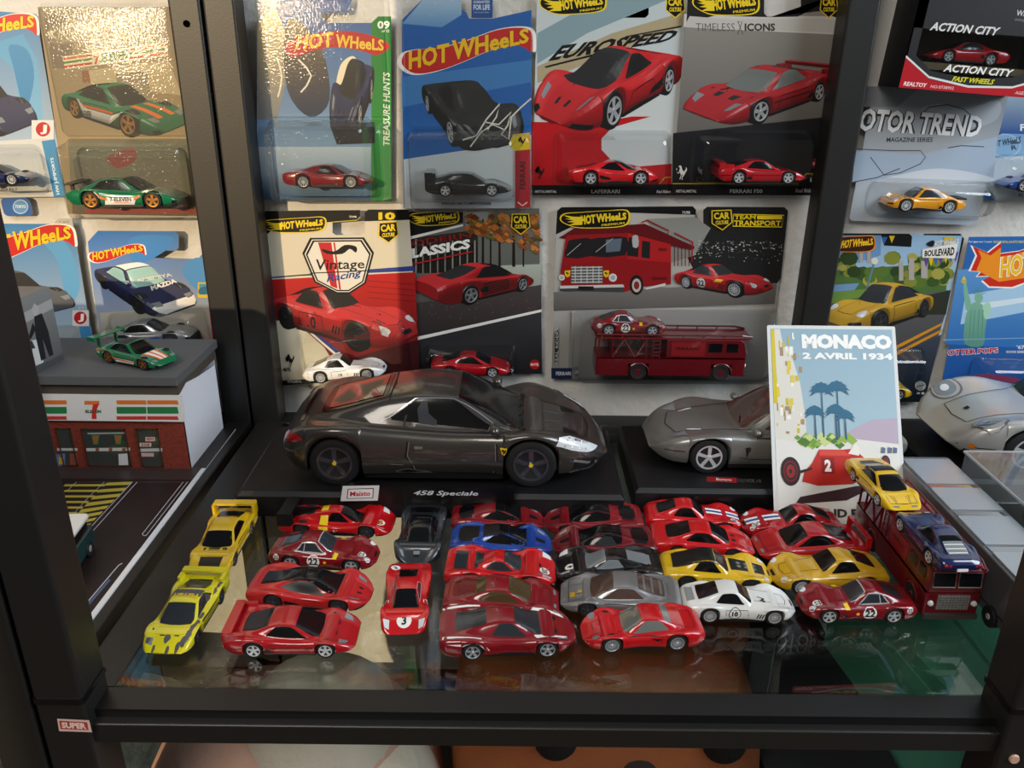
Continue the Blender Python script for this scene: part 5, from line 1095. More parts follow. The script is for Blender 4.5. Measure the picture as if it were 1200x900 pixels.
c.star('bonnet_duct', 'black_ink', 'top', [(.86,.28),(.86,.46),(.90,.44),(.905,.34)], both=True, rnd=.1); c.line('bonnet_seam', 'seam', 'top', [(.72,.60),(.80,.52),(.93,.40),(.945,0),(.93,-.40),(.80,-.52),(.72,-.60)], .7); c.line('bonnet_crease', 'grey_metal_paint', 'top', [(.74,.2),(.85,.14)], .8, both=True)
c.line('window_trim', 'chrome', 'par', [(.30,5.22),(.405,5.9),(.52,5.95),(.60,5.7),(.70,5.1)], .5, both=True); c.line('pillar_seam', 'seam', 'par', [(.37,5.1),(.385,5.9)], 1.6, both=True)
c.line('engine_lid_seam', 'seam', 'par', [(.10,6.0),(.32,6.3),(.33,8)], .8, both=True); c.quad('engine_window', 'tinted_red_glass', 'par', [(.13,6.5),(.13,9.5),(.30,9.4),(.30,6.6)], nu=6, nv=14, lay=2.2)
c.line('rear_lip', 'tinted_red_glass', 'par', [(.055,5.2),(.05,8),(.055,10.8)], 3.0); c.line('roof_seam', 'seam', 'par', [(.325,5.95),(.325,8)], .8, both=True); c.line('cowl_seam', 'black_ink', 'par', [(.732,5.2),(.748,8)], 3.0, both=True)
for sd in (1, -1): c.star('seat', 'seat_leather', 'par', [(.415,5.25),(.41,5.6),(.425,5.80),(.44,5.8),(.445,5.5),(.47,5.35),(.47,5.22)], side=sd, lay=2.2)
for a in ((.742,6.2,.722,7.3), (.742,7.4,.722,8.6)): c.line('wiper', 'black_ink', 'par', [(a[0],a[1]),(a[2],a[3])], 1.2, lay=2.5)
for sd in (1, -1):
    b = MB(); p = c.S.at('par', [.655], [5.05], sd, 0)[0]; b.ell((p[0]-2, p[1]+sd*9, p[2]+6), (4.5, 7, 4), 14, 8); b.tube([p+np.array([2, 0, -1]), (p[0], p[1]+sd*6, p[2]+3.5)], [1.8, 1.2], 8); c.part('door_mirror', b, 'gunmetal_paint', smooth=60)
c.place('model_car', 'large dark grey supercar model with black wheels and a yellow shield badge', 'model car', (-48, 585, 20), 0)
p2 = plinth('black plinth under the silver convertible beside the poster', 93, 318, 534, 650, 20)
b = MB().box((-93, -60.5, 6), (93, -57.6, 16)); b.build('name_plaque', mat('plaque_black'), p2)
P = Print(Frame((0, 531.3, 0), (1, 0, 0), (0, 0, 1)).zoom(700, 420, 2.4)); F2 = P.fr; P.poly([(308,332),(392,336),(392,350),(308,346)], '#8e1a20'); P.text('Burago', [(334,345),(378,347),(378,338),(334,336)], '#c9c7c4', .03)
o = P.build(p2, 'maker_label'); o.matrix_local = Matrix.Translation(-Vector(p2.location)) @ F2.matrix(); P = Print(F2); P.text('SCALE MODEL 1/18', [(394,347),(460,350),(460,340),(394,338)], '#4c4c4e', .01)
o = P.build(p2, 'plaque_lettering'); o.matrix_local = Matrix.Translation(-Vector(p2.location)) @ P.fr.matrix()
c = mk('456', 'grey_metal_paint', 'rim_silver', 5, 'car_glass_brown', trim=False)
c.line('door_seam', 'seam', 'side', [(.33,.17),(.32,.54),(.60,.55),(.625,.40),(.62,.19)], .8, both=True); c.line('side_crease', 'seam', 'side', [(.30,.24),(.62,.25),(.665,.28)], .6, both=True); c.star('side_vent', 'seam', 'side', [(.635,.26),(.625,.44),(.645,.43)], both=True)
c.line('bonnet_seam', 'seam', 'top', [(.65,.62),(.90,.46),(.925,0),(.90,-.46),(.65,-.62)], .8); c.star('headlight_cover', 'lamp_grey', 'top', [(.865,.46),(.86,.76),(.92,.62)], both=True); c.star('bonnet_vent', 'lamp_clear', 'top', [(.80,.46),(.80,.54),(.855,.44),(.852,.40)], both=True)
c.line('bumper_strip', 'seam', 'side', [(.84,.36),(.95,.33)], .8, both=True); c.line('wiper', 'black_ink', 'par', [(.645,6.3),(.63,7.4)], 1.4); c.quad('soft_top', 'black_plastic', 'par', [(.06,5.3),(.06,10.7),(.50,10.0),(.50,6.0)], nu=8, nv=14, lay=1.6)
c.line('screen_frame', 'grey_metal_paint', 'par', [(.655,5.25),(.50,6.05),(.49,8)], 2.4, both=True, lay=2); c.mirrors(.60, 5.05, 'grey_metal_paint', 1.2)
c.place('model_car', 'silver grey convertible model half hidden behind the poster', 'model car', (208, 598, 20), math.pi, None, .785)
p3 = plinth('black plinth under the pearl silver model at the far edge', 338, 640, 557, 672, 18)
c = mk('pcar', 'pearl_silver_paint', 'rim_silver', 5, 'car_glass', trim=False)
c.disc('headlight_ring', 'grey_metal_paint', 'top', (.895, .66), 12.5, both=True); c.disc('headlight', 'pearl_silver_paint', 'top', (.897, .66), 11, both=True, lay=1.8); c.disc('headlight_lens', 'lamp_grey', 'top', (.899, .66), 8.5, both=True, lay=2.4); c.disc('headlight_bulb', 'lamp_clear', 'top', (.902, .66), 3.5, both=True, lay=3.2)
c.line('bonnet_seam', 'seam', 'top', [(.68,.5),(.93,.34),(.94,0),(.93,-.34),(.68,-.5)], .7); c.star('bonnet_crest', 'black_ink', 'top', [(.885,-.06),(.885,.02),(.90,.03),(.90,-.05)], lay=2); c.line('wiper', 'black_ink', 'par', [(.70,6.6),(.68,7.6)], 1.6)
c.quad('front_intake', 'black_ink', 'side', [(.93,.17),(.975,.19),(.97,.26),(.93,.24)], both=True); c.line('bumper_seam', 'seam', 'side', [(.85,.32),(.94,.30),(.985,.29)], .7, both=True); c.disc('indicator', 'lamp_amber', 'side', (.955,.31), 2.2, both=True)
c.place('model_car', 'pearl silver rounded coupe model at the far edge of the shelf', 'model car', (476, 618, 18), math.pi)
# ------------------------------------------------------------------ toy cars on the glass
def by_wheels(c, name, label, rear, front, z=0, group=None, scale=None, near=-1):
    """rear, front: picture points where the near-side wheels touch; near: -1 right side, +1 left side"""
    A_, B_ = G(*rear, z)[:2], G(*front, z)[:2]; d = B_-A_; L = np.linalg.norm(d); S = c.S; sc = scale or L/(S.xf-S.xr); h = d/L; left_ = np.array([-h[1], h[0]])
    m = (A_+B_)/2+left_*(-near)*(S.W/2*.93)*sc; m = m+h*(S.L/2-(S.xf+S.xr)/2)*sc
    return c.place(name, label, 'toy car', (m[0], m[1], z), math.atan2(d[1], d[0]), None, sc)
def at_xy(c, label, X, Y, deg, L, z=0, name='toy_car'):
    return c.place(name, label, 'toy car', (X, Y, z), math.radians(deg), None, L/c.S.L)
# left column: two yellow cars, noses to the viewer
c = mk('f40', 'yellow_paint', 'rim_black', 5); c.quad('bonnet_decal', 'black_ink', 'top', [(.705,-.52),(.705,.52),(.95,.46),(.95,-.46)], nv=8); 
for y in (-.30, .30): c.quad('bonnet_stripe', 'yellow_paint', 'top', [(.71,y-.10),(.71,y+.02),(.78,y+.02),(.78,y-.10)], lay=2)
for x in (.735, .755): c.line('bonnet_line', 'yellow_paint', 'top', [(x,-.46),(x,.46)], .5, lay=2)
at_xy(c, 'yellow winged coupe with a black bonnet panel, farther of the two yellow cars', -199, 480, -89, 69)
c = mk('f50', 'lemon_paint', 'rim_black', 5, 'car_glass_grey')
c.quad('worn_roof', 'bare_metal', 'par', [(.37,5.9),(.37,10.1),(.47,10.0),(.47,6.0)], nv=10, lay=1.6); c.text('Ferrari', 'yellow_ink', 'top', (.47,0), 4, 1, -1.5708, 2.6, 'worn_lettering')
rr = np.random.RandomState(3)
for t_, y_, s_ in ((.86,-.05,2.6), (.90,.62,2.6), (.95,.45,2.2), (.97,.1,1.6), (.96,-.4,1.4), (.83,.70,2.4), (.76,.74,2.4), (.70,.78,2.0), (.60,.80,1.8), (.20,.86,2.0), (.28,.80,1.8), (.40,.70,1.8), (.12,.88,1.6), (.90,-.70,1.4), (.34,-.72,1.3)):
    S = c.S; n = 9; o = [(t_+s_*(1.2+.8*rr.rand())*math.cos(q)/S.L, y_+s_*(.35+.6*rr.rand())*2*math.sin(q)/S.W) for q in np.linspace(0, 6.283, n+1)[:-1]]; c.star('chipped_patch', 'bare_metal', 'top', o, lay=1.5)
for z_ in (.30, .52): c.line('worn_edge', 'bare_metal', 'side', [(.14,z_+.1),(.3,z_),(.5,z_-.04),(.66,z_)], .9, both=True)
at_xy(c, 'chipped lemon yellow car with bare metal patches, nearer of the two', -195, 402, -92, 68)
# second column, facing the right post
c = mk('lmp', 'bright_red_paint', 'rim_black', 5); S = c.S; w = MB()
w.rbox((0, -14, 15.2), (9, 14, 16.2), 1); w.box((0, -14.6, 8), (11, -13.6, 17.5)); w.box((0, 13.6, 8), (11, 14.6, 17.5)); w.box((2, -.6, 8), (26, .6, 15)); c.part('rear_wing', w, 'black_plastic')
c.quad('yellow_band', 'yellow_ink', 'par', [(.36,2),(.36,8),(.42,8),(.44,2)], lay=1.6); c.quad('yellow_band', 'yellow_ink', 'par', [(.36,8),(.36,14),(.44,14),(.42,8)], lay=1.6); c.quad('yellow_band', 'yellow_ink', 'top', [(.76,-.3),(.76,-.05),(.90,-.05),(.90,-.3)], lay=1.4); c.quad('dark_panel', 'black_ink', 'top', [(.68,-.34),(.68,.34),(.77,.26),(.77,-.26)], lay=1.4)
c.roundel('50', 'top', (.88, -.16), 3.4, rot=-1.2, disc='white_ink', ink='red_paint'); c.text('51', 'white_ink', 'side', (.50,.24), 2.6, -1); c.quad('engine_cover', 'black_ink', 'top', [(.08,-.42),(.08,.42),(.30,.30),(.30,-.30)], lay=1.3)
for sd in (1, -1): c.star('wing_louvre', 'black_ink', 'top', [(.76,sd*.66),(.76,sd*.90),(.83,sd*.86),(.83,sd*.68)], lay=1.4)
by_wheels(c, 'toy_car', 'red and black endurance racer with rear wing and yellow bands', (353, 629), (431, 632), scale=1.06)
def gto22(side_lab, near):
    c = mk('gto', 'deep_red_paint', 'rim_silver', 5, 'car_glass_grey')
    for sd in (1, -1): c.roundel('22', 'side', (.44, .385), 4.0, sd)
    for sd in (1, -1): c.quad('yellow_flash', 'yellow_ink', 'par', [(.615,3.2),(.655,3.2),(.665,5.2),(.625,5.4)], side=sd, lay=1.4); c.disc('yellow_dot', 'yellow_ink', 'side', (.545,.37), 1.0, side=sd)
    c.roundel('22', 'top', (.865, -.40*near), 2.8, rot=-1.57*1); c.line('window_frame', 'rim_silver', 'par', [(.27,5.2),(.33,5.85),(.45,5.85),(.535,5.2),(.27,5.2)], .55, both=True, lay=1.8); c.line('screen_frame', 'rim_silver', 'par', [(.595,5.45),(.475,6.15),(.472,8)], .55, both=True, lay=1.8); c.line('window_post', 'rim_silver', 'par', [(.345,5.2),(.355,5.85)], .6, both=True, lay=1.9)
    c.roundel('22', 'side', (.10, .50), 1.9, -near); return c
by_wheels(gto22('', 1), 'toy_car', 'dark red coupe with 22 roundel between the endurance racer and black-roofed car', (341, 669), (412, 673))
c = mk('laf', 'matt_red_paint', 'rim_black', 5); c.glass_strip('rear_canopy', .13, 7.2, .40, 5.75, 'car_glass', 0); c.quad('canopy', 'car_glass', 'par', [(.385,5.45),(.385,10.55),(.53,10.5),(.53,5.5)], nv=16, lay=1.4); c.star('side_canopy', 'black_ink', 'par', [(.28,5.5),(.36,5.15),(.60,5.08),(.66,5.1),(.54,5.9),(.40,5.9)], both=True, lay=1.8)
by_wheels(c, 'toy_car', 'matt red supercar with a black canopy and wheels', (321, 716), (397, 721))
c = mk('f50', 'red_paint', 'rim_white', 5); c.quad('engine_window', 'engine_grey', 'par', [(.13,6.1),(.13,9.9),(.30,9.7),(.30,6.3)], nv=10, lay=1.8)
by_wheels(c, 'toy_car', 'red open-winged coupe with white wheels, nearest in the second column', (298, 772), (382, 772))
# third column, noses to the viewer
c = mk('fxx', 'graphite_paint', 'rim_black', 5, over=dict(W=33, sw=[(.34,5.1),(.40,5.8),(.50,5.9),(.66,5.1)])); c.quad('nose_band', 'lamp_grey', 'top', [(.86,-.14),(.86,.14),(.90,.12),(.90,-.12)], lay=1.6); c.quad('canopy', 'car_glass', 'par', [(.34,5.4),(.34,10.6),(.52,10.5),(.52,5.5)], nv=14, lay=1.3)
at_xy(c, 'graphite grey supercar with a black canopy, nose towards the glass edge', -63, 492, -91, 67)
c = mk('p4', 'bright_red_paint', 'rim_gold', 5, 'car_glass'); c.roundel('3', 'top', (.88, 0), 4.6, rot=math.pi/2); c.roundel('3', 'top', (.10, -.62), 3.2, rot=math.pi/2+.5)
for sd in (1, -1): c.roundel('3', 'side', (.62, .48), 2.6, sd)
c.line('side_window_frame', 'rim_silver', 'par', [(.36,5.15),(.42,5.85),(.52,5.9),(.64,5.15),(.36,5.15)], .5, both=True, lay=1.8)
at_xy(c, 'bright red prototype with a white 3 roundel on its nose', -64, 419, -87, 64)
# fourth column
c = mk('fxx', 'deep_red_paint', 'rim_black', 5); at_xy(c, 'dark red supercar against the wide plinth, behind the blue car', -9, 514, 0, 67)
c = mk('fxx', 'blue_paint', 'rim_black', 5); c.quad('roof_panel', 'black_ink', 'par', [(.32,5.9),(.32,10.1),(.48,10.1),(.48,5.9)], nv=12, lay=1.5); c.star('engine_cover', 'black_ink', 'top', [(.08,-.5),(.08,.5),(.28,.44),(.28,-.44)], lay=1.6); c.star('bonnet_shield', 'yellow_ink', 'top', [(.80,-.62),(.80,-.56),(.815,-.56),(.815,-.62)], lay=2)
at_xy(c, 'metallic blue supercar with a black roof', -6, 483, -1, 70)
c = mk('spider312', 'bright_red_paint', 'rim_silver', 5, 'car_glass_grey'); c.quad('rear_window_panel', 'car_glass_grey', 'top', [(.10,-.40),(.10,.40),(.34,.34),(.34,-.34)], lay=2); c.quad('white_band', 'white_ink', 'top', [(.72,-.66),(.72,-.1),(.745,-.1),(.745,-.66)], lay=1.6); c.quad('yellow_band', 'yellow_ink', 'top', [(.745,-.66),(.745,-.1),(.80,-.1),(.80,-.66)], lay=1.6); c.disc('driver_hole', 'black_ink', 'top', (.845,0), 1.8, lay=2); c.roundel('28', 'top', (.90,-.30), 3.0, rot=-1.57)
at_xy(c, 'red prototype with a yellow and white nose band beside the blue car', -6, 452, -2, 72)
c = mk('mid', 'deep_red_paint', 'rim_silver', 5, 'car_glass_tan'); c.quad('engine_deck', 'maroon_paint', 'par', [(.08,6.2),(.08,9.8),(.28,9.6),(.28,6.4)], nv=10, lay=2.2); c.line('deck_slot', 'black_ink', 'par', [(.085,6.1),(.13,5.9)], 1.6, lay=2.4)
at_xy(c, 'deep red coupe with tan windows behind the white-striped car', -5, 419, -1, 71)
c = mk('enzo', 'deep_red_paint', 'chrome', 5, 'car_glass_grey')
for sd in (1, -1):
    c.star('white_stripe', 'white_ink', 'top', [(.02,sd*.66),(.02,sd*.78),(.30,sd*.86),(.30,sd*.80)], lay=1.5); c.star('white_stripe', 'white_ink', 'top', [(.68,sd*.62),(.70,sd*.78),(.90,sd*.60),(.93,sd*.46),(.84,sd*.56)], lay=1.5); c.star('white_swoosh', 'white_ink', 'side', [(.05,.60),(.20,.64),(.34,.48),(.36,.36),(.28,.50),(.18,.58)], side=sd, lay=1.5)
by_wheels(c, 'toy_car', 'red supercar with white stripes and chrome wheels at the glass front', (554, 775), (641.5, 771.7))
# fifth column, facing the left post
for lab, X, Y, m, gl in (('dark red racer with a black canopy farthest back, facing the left post', 60, 513, 'deep_red_paint', 'car_glass'), ('dark red racer with a grey canopy in front of its twin', 65, 483, 'maroon_paint', 'car_glass_grey')):
    c = mk('fxx', m, 'rim_black', 5, 'car_glass'); c.quad('canopy', 'car_glass', 'par', [(.34,5.4),(.34,10.6),(.50,10.4),(.50,5.6)], nv=14, lay=1.3)
    if gl != 'car_glass': c.star('side_canopy', gl, 'par', [(.38,5.1),(.44,5.8),(.52,5.85),(.62,5.1)], both=True, lay=2)
    at_xy(c, lab, X, Y, 180, 71)
c = mk('gt', 'black_paint', 'rim_silver', 5, 'lamp_grey'); c.roundel('4', 'top', (.87,.34), 3.2, rot=-1.57); c.quad('rear_window_panel', 'lamp_grey', 'top', [(.10,-.36),(.10,.36),(.28,.32),(.28,-.32)], lay=2)
at_xy(c, 'black prototype with a white 4 roundel and clear windows', 65, 455, 180, 69)
c = mk('mid', 'silver_paint', 'rim_black', 5, 'car_glass_brown'); c.quad('gold_badge', 'ochre_paint', 'top', [(.84,-.05),(.84,.05),(.92,.05),(.92,-.05)], lay=1.6) if False else c.quad('gold_badge', 'ochre_paint', 'top', [(.88,.16),(.88,.46),(.92,.44),(.92,.14)], lay=1.6); c.star('gold_horse', 'ochre_paint', 'top', [(.82,.1),(.82,.24),(.86,.26),(.855,.1)], lay=1.6)
for x_ in (.10, .17, .24, .31): c.line('engine_slat', 'grey_metal_paint', 'par', [(x_,6.3),(x_,9.7)], 1.4, lay=2.4)
at_xy(c, 'silver wedge coupe with brown windows and a gold bonnet badge', 69, 423, 176, 74)
c = mk('dino', 'bright_red_paint', 'chrome', 16, 'car_glass_clear'); by_wheels(c, 'toy_car', 'small bright red coupe with wire wheels, nearest in the fifth column', (793, 763.7), (716.8, 766.7), near=1)
# sixth column
c = mk('gto', 'bright_red_paint', 'rim_black', 5); stripes(c, 'top', (.62, .96), (-.16, 0, .16), .09, ('white_ink', 'blue_ink', 'white_ink')); c.roundel('24', 'top', (.90,-.5), 2.6, rot=-1.57); c.roundel('24', 'side', (.44,.34), 3.2, -1); c.star('rear_window_panel', 'car_glass', 'par', [(.12,6.6),(.12,9.4),(.24,9.2),(.24,6.8)], lay=1.5)
at_xy(c, 'red coupe with a white and blue bonnet stripe, facing the red transporter', 134, 517, -3, 71)
c = mk('mid', 'bright_red_paint', 'rim_black', 5, over=dict(H=19)); c.star('bonnet_vent', 'black_ink', 'top', [(.78,.1),(.78,.3),(.82,.26),(.82,.12)], both=True); at_xy(c, 'plain red coupe with a black rear window beside the yellow and black car', 134, 486, -4, 70)
c = mk('gto', 'yellow_paint', 'rim_black', 5, over=dict(W=29)); c.quad('black_roof', 'black_ink', 'par', [(.10,5.8),(.10,10.2),(.50,10.2),(.50,5.8)], nu=10, nv=14, lay=1.5); c.quad('black_bonnet', 'black_ink', 'top', [(.62,-.42),(.62,.42),(.93,.34),(.93,-.34)], nu=8, nv=8, lay=1.5)
for i in range(3): c.disc('bonnet_duct', 'grey_metal_paint', 'top', (.70+i*.07,.12), 1.3, both=True, lay=2.4)
c.line('black_sill', 'black_ink', 'side', [(.30,.40),(.55,.36),(.72,.36)], .6, both=True); at_xy(c, 'yellow coupe with black roof and bonnet behind the white car', 135, 450, -4, 72)
c = mk('gto', 'white_paint', 'rim_silver', 16, 'car_glass')
for sd in (1, -1): c.disc('roundel', 'black_ink', 'side', (.44, .38), 3.7, side=sd, lay=1.3)
for sd in (1, -1): c.disc('roundel_face', 'white_ink', 'side', (.44,.38), 3.2, side=sd, lay=2.0); c.text('10', 'black_ink', 'side', (.44,.38), 3.4, sd, 0, 3.2, 'race_number', .05)
horse_uv = [(.70+.05*(b-.5), -.35+.3*(a-.5)) for a, b in HORSE]; c.star('horse_emblem', 'black_ink', 'top', horse_uv, lay=2, rings=1)
c.line('bonnet_number', 'black_ink', 'top', [(.66,-.1),(.72,-.2)], .8); c.quad('tail_panel', 'grey_ink', 'top', [(.03,-.5),(.03,.5),(.10,.46),(.10,-.46)], lay=1.4); c.star('tail_vent', 'black_ink', 'side', [(.05,.28),(.09,.28),(.09,.36),(.06,.36)], both=True)
by_wheels(c, 'toy_car', 'white coupe with a black 10 roundel and wire wheels', (831, 731), (906.6, 733))
# seventh column
c = mk('gto', 'red_paint', 'rim_black', 5); stripes(c, 'top', (.62, .96), (-.16, 0, .16), .09, ('white_ink', 'blue_ink', 'white_ink')); c.roundel('24', 'top', (.88,.45), 2.8, rot=1.57); c.roundel('24', 'side', (.42,.34), 3.2, 1)
at_xy(c, 'red coupe with a white and blue bonnet stripe, in front of the poster', 203, 517-7, 182, 71)
c = mk('mid', 'red_paint', 'rim_black', 5, over=dict(H=19)); c.wing(0, .05, .92, .94, 1.2, 'red_paint', True, .6); at_xy(c, 'plain red coupe with a rear wing next to the transporter', 207, 483, 183, 74)
c = mk('gto', 'ochre_paint', 'rim_white', 16, 'car_glass', over=dict(W=28)); at_xy(c, 'plain yellow coupe with white wheels between two red coupes', 208, 450, 184, 76)
by_wheels(gto22('', -1), 'toy_car', 'dark red coupe with 22 roundel, nearest the transporter front', (1046, 731.5), (970.5, 732), near=1)
# ------------------------------------------------------------------ red racing transporters
def transporter(name, label, L=112.0, W=33.0, packed=False):
    """nose at +x, origin at the middle of its footprint"""
    r = bpy.data.objects.new(name, None); C.objects.link(r); tag(r, label, 'toy truck'); k = L/134.0; h = L/2
    RD, DK, RB = MATS['maroon_paint'], MATS['car_glass'], M_('transporter_red', '#5c0a13', rough=.32, coat=.6)
    x = lambda v: v*k-h
    wr, wf, R = 38, 112, 7.6
    b = MB()
    for x0, x1 in ((0, wr-9), (wr+9, wf-9), (wf+9, 133)): b.rbox((x(x0), -W/2, 4.5), (x(x1), W/2, 21), 1.2)
    for xw in (wr, wf): b.box((x(xw-9.5), -W/2, 15.5), (x(xw+9.5), W/2, 21))
    for xw in (wr, wf):
        pts = [(x(xw)+9.3*k*math.cos(q), 7.6+8.4*math.sin(q)) for q in np.linspace(0, math.pi, 9)]
        for sd in (1, -1): b.tube([(px_, sd*W/2, pz) for px_, pz in pts], .7, 6)
    b.build('lower_body', RB, r, smooth=35)
    u = MB(); o = [(x(62), 21), (x(132.5), 21), (x(133.5), 25), (x(131), 36.5), (x(127), 38.5), (x(62), 38.5)]
    u.extrude(o, -W/2+.4, W/2-.4, fn=lambda a, z, y: (a, y, z)); u.build('cab', RB, r, bevel=1.0)
    cp = MB(); cp.box((x(3), -W*.42, 5), (x(60), W*.42, 12)); cp.build('floor_pan', MATS['black_plastic'], r)
    for sd in (1, -1):
        y = sd*(W/2-.3)
        for a0, a1 in ((99, 111), (115, 125)):
            MB().rbox((x(a0), y-.25, 27), (x(a1), y+.25, 35), 1.0, axis=1).build('side_window', DK, r)
        MB().rbox((x(66), y-.3, 23), (x(96), y+.3, 36), .8, axis=1).build('side_panel', M_('panel_red', '#7c1018', rough=.35, coat=.5), r)
        MB().box((x(1), y-.3, 20.3), (x(133), y+.3, 21)).build('waist_trim', MATS['maroon_paint'], r)
        for a0, a1 in ((2, 2), (14, 14), (14, 24), (34, 24), (34, 44), (44, 44)):
            MB().tube([(x(a0), y-sd*1, 21), (x(a1), y-sd*1, 38)], .9, 6).build('truss_post', RB, r)
        la = MB()
        for a in (50, 56): la.tube([(x(a), y-sd*1, 21), (x(a), y-sd*1, 38)], .6, 6)
        for i in range(5): la.tube([(x(50), y-sd*1, 23+i*3.4), (x(56), y-sd*1, 23+i*3.4)], .5, 6)
        la.build('ladder', RB, r)
        rl = MB(); rl.tube([(x(0), sd*W*.44, 42), (x(128), sd*W*.44, 42), (x(137), sd*W*.40, 40.5)], .8, 6)
        for a in range(4, 130, 18): rl.tube([(x(a), sd*W*.44, 39), (x(a), sd*W*.44, 42)], .6, 6)
        rl.build('deck_rail', RB, r)
        P = Print(Frame((x(80), y+sd*.35, 29), (-sd, 0, 0), (0, 0, 1))); P.text('FERRARI', [(-10*k,-.2),(10*k,-.2),(10*k,2.4),(-10*k,2.4)], '#2a0508', .03, loc=True); P.line = None
        o_ = P.build(r, 'side_lettering', DECAL); o_.matrix_local = Matrix.Translation((x(80)*MM, (y+sd*.35)*MM, 29*MM)) @ Matrix.Rotation(math.pi if sd > 0 else 0, 4, 'Z') @ Matrix.Rotation(math.pi/2, 4, 'X')
    MB().rbox((x(-1), -W*.47, 38.4), (x(137), W*.47, 39.6), 2).build('top_deck', MATS['maroon_paint'], r)
    for xw in (wr, wf):
        for sd in (1, -1):
            t = MB().lathe([(R*.6, -1.8), (R*.9, -2.2), (R, -1.6), (R, 1.8), (R*.6, 2)], 24); w = t.build('wheel', MATS['tyre_rubber'], r, 30); w.location = (x(xw)*MM, sd*(W/2-2.2)*MM, R*MM); w.rotation_euler = (0, 0, math.pi if sd > 0 else 0)
            d = MB().lathe([(0, -1.9), (R*.28, -2.0), (R*.34, -1.4), (R*.5, -1.5), (R*.62, -1.9), (R*.62, -1)], 20); d.build('rim', MATS['maroon_paint'], w, 30)
    f = x(133)
    for sd in (1, -1):
        v = [(f+.7, sd*1.0, 26), (f+.7, sd*W*.44, 26), (x(131)+.7, sd*W*.44, 35.4), (x(131)+.7, sd*1.0, 35.4)]
        v2 = [(a-.8, b_, c_) for a, b_, c_ in v]; MB().add(v+v2, [(0,1,2,3),(4,7,6,5),(0,4,5,1),(1,5,6,2),(2,6,7,3),(3,7,4,0)]).build('windscreen', DK, r)
        fr = MB(); q = v+[v[0]]
        fr.tube(v, .45, 6, closed=True); fr.build('windscreen_frame', MATS['grey_metal_paint'], r)
        MB().lathe([(0, 1.6), (1.5, 1.2), (1.9, 0)], 14, axis=0, c=(f, sd*W*.40, 14)).build('headlight', MATS['lamp_clear'], r, 30)
    g = MB()
    for i in range(6): g.box((f, -W*.28, 10.2+i*1.7), (f+1.0, W*.28, 11.1+i*1.7))
    for i in range(10): g.box((f-.2, -W*.28+i*W*.56/9-.25, 10), (f+1.2, -W*.28+i*W*.56/9+.25, 20))
    g.build('grille', M_('grille_metal', '#9a9a98', rough=.35, metal=.6), r)
    MB().rbox((f-1, -W*.5, 4), (f+2.4, W*.5, 6.8), 1, axis=2).build('bumper', M_('bumper_grey', '#4e4c4a', rough=.35, metal=.5), r)
    return r
tr = transporter('toy_transporter', 'dark red racing transporter carrying a yellow and a blue car on its roof', 110, 33)
tr.location = (269*MM, 463*MM, 0); tr.rotation_euler = (0, 0, math.radians(-90))
c = mk('mid', 'yellow_paint', 'rim_silver', 5, 'car_glass'); c.quad('open_cockpit', 'black_ink', 'par', [(.33,5.6),(.33,10.4),(.50,10.2),(.50,5.8)], nv=12, lay=1.6); c.line('rear_hoop', 'yellow_paint', 'par', [(.36,5.6),(.36,8)], 1.6, both=True, lay=2.4); c.quad('engine_cover', 'black_ink', 'par', [(.10,6.4),(.10,9.6),(.22,9.6),(.22,6.4)], lay=1.6); c.line('bonnet_seam', 'seam', 'top', [(.74,.5),(.93,.36),(.94,0),(.93,-.36),(.74,-.5)], .35)
at_xy(c, 'yellow open-top car on the rear of the red transporter roof', 259, 499, -85, 64, 39.8)
c = mk('gto', 'navy_paint', 'rim_silver', 5, 'car_glass', over=dict(W=29)); c.quad('rear_window_frame', 'lamp_grey', 'par', [(.10,6.1),(.10,9.9),(.24,9.7),(.24,6.3)], nv=8, lay=1.8)
for i in range(3): c.line('window_slat', 'white_ink', 'par', [(.115+.045*i,6.3),(.115+.045*i,9.7)], .5, lay=2.6)
for sd in (1, -1):
    for y in (.62, .80): c.disc('tail_lamp', 'lamp_red', 'par', (.012, 3.6+(.8-y)*8), .1, side=sd) if False else None
tl = MB()
for sd in (1, -1):
    for y in (8.2, 10.6): tl.lathe([(0, -1.1), (.9, -.9), (1.0, .3)], 10, axis=0, c=(.4, sd*y, 8.6))
c.part('tail_lamps', tl, 'lamp_red', smooth=40); pl = MB().box((-.5, -3.4, 5.0), (.4, 3.4, 6.8)); c.part('number_plate', pl, 'white_ink'); tp = MB().box((-.3, -9, 7.6), (.3, 9, 9.8)); c.part('tail_panel', tp, 'navy_paint')
at_xy(c, 'navy blue coupe on the front of the transporter roof, tail to the viewer', 262, 430, 92, 64, 39.8)
# the packed one, with its own coupe on the rear deck
tp = transporter('toy_transporter', 'dark red racing transporter sealed in the wide two-vehicle card', 134, 32); P = TT
(u0, v), (u1, _) = P.fr.px(246, 778), P.fr.px(888, 778); cpos = P.fr.world((u0+u1)/2, v); d = CAMP-cpos; d /= np.linalg.norm(d); cpos = cpos+d*(16/(d @ P.fr.n)); kk = (1-16/np.linalg.norm(P.fr.world((u0+u1)/2, v)-CAMP))*(u1-u0)/134
tp.location = [q*MM for q in cpos]; tp.scale = (kk,)*3
c = gto22('', 1); at_xy(c, 'red coupe with 22 roundel on the packed transporter deck', cpos[0]-kk*38, cpos[1], 0, 68*kk, cpos[2]+39.8*kk)
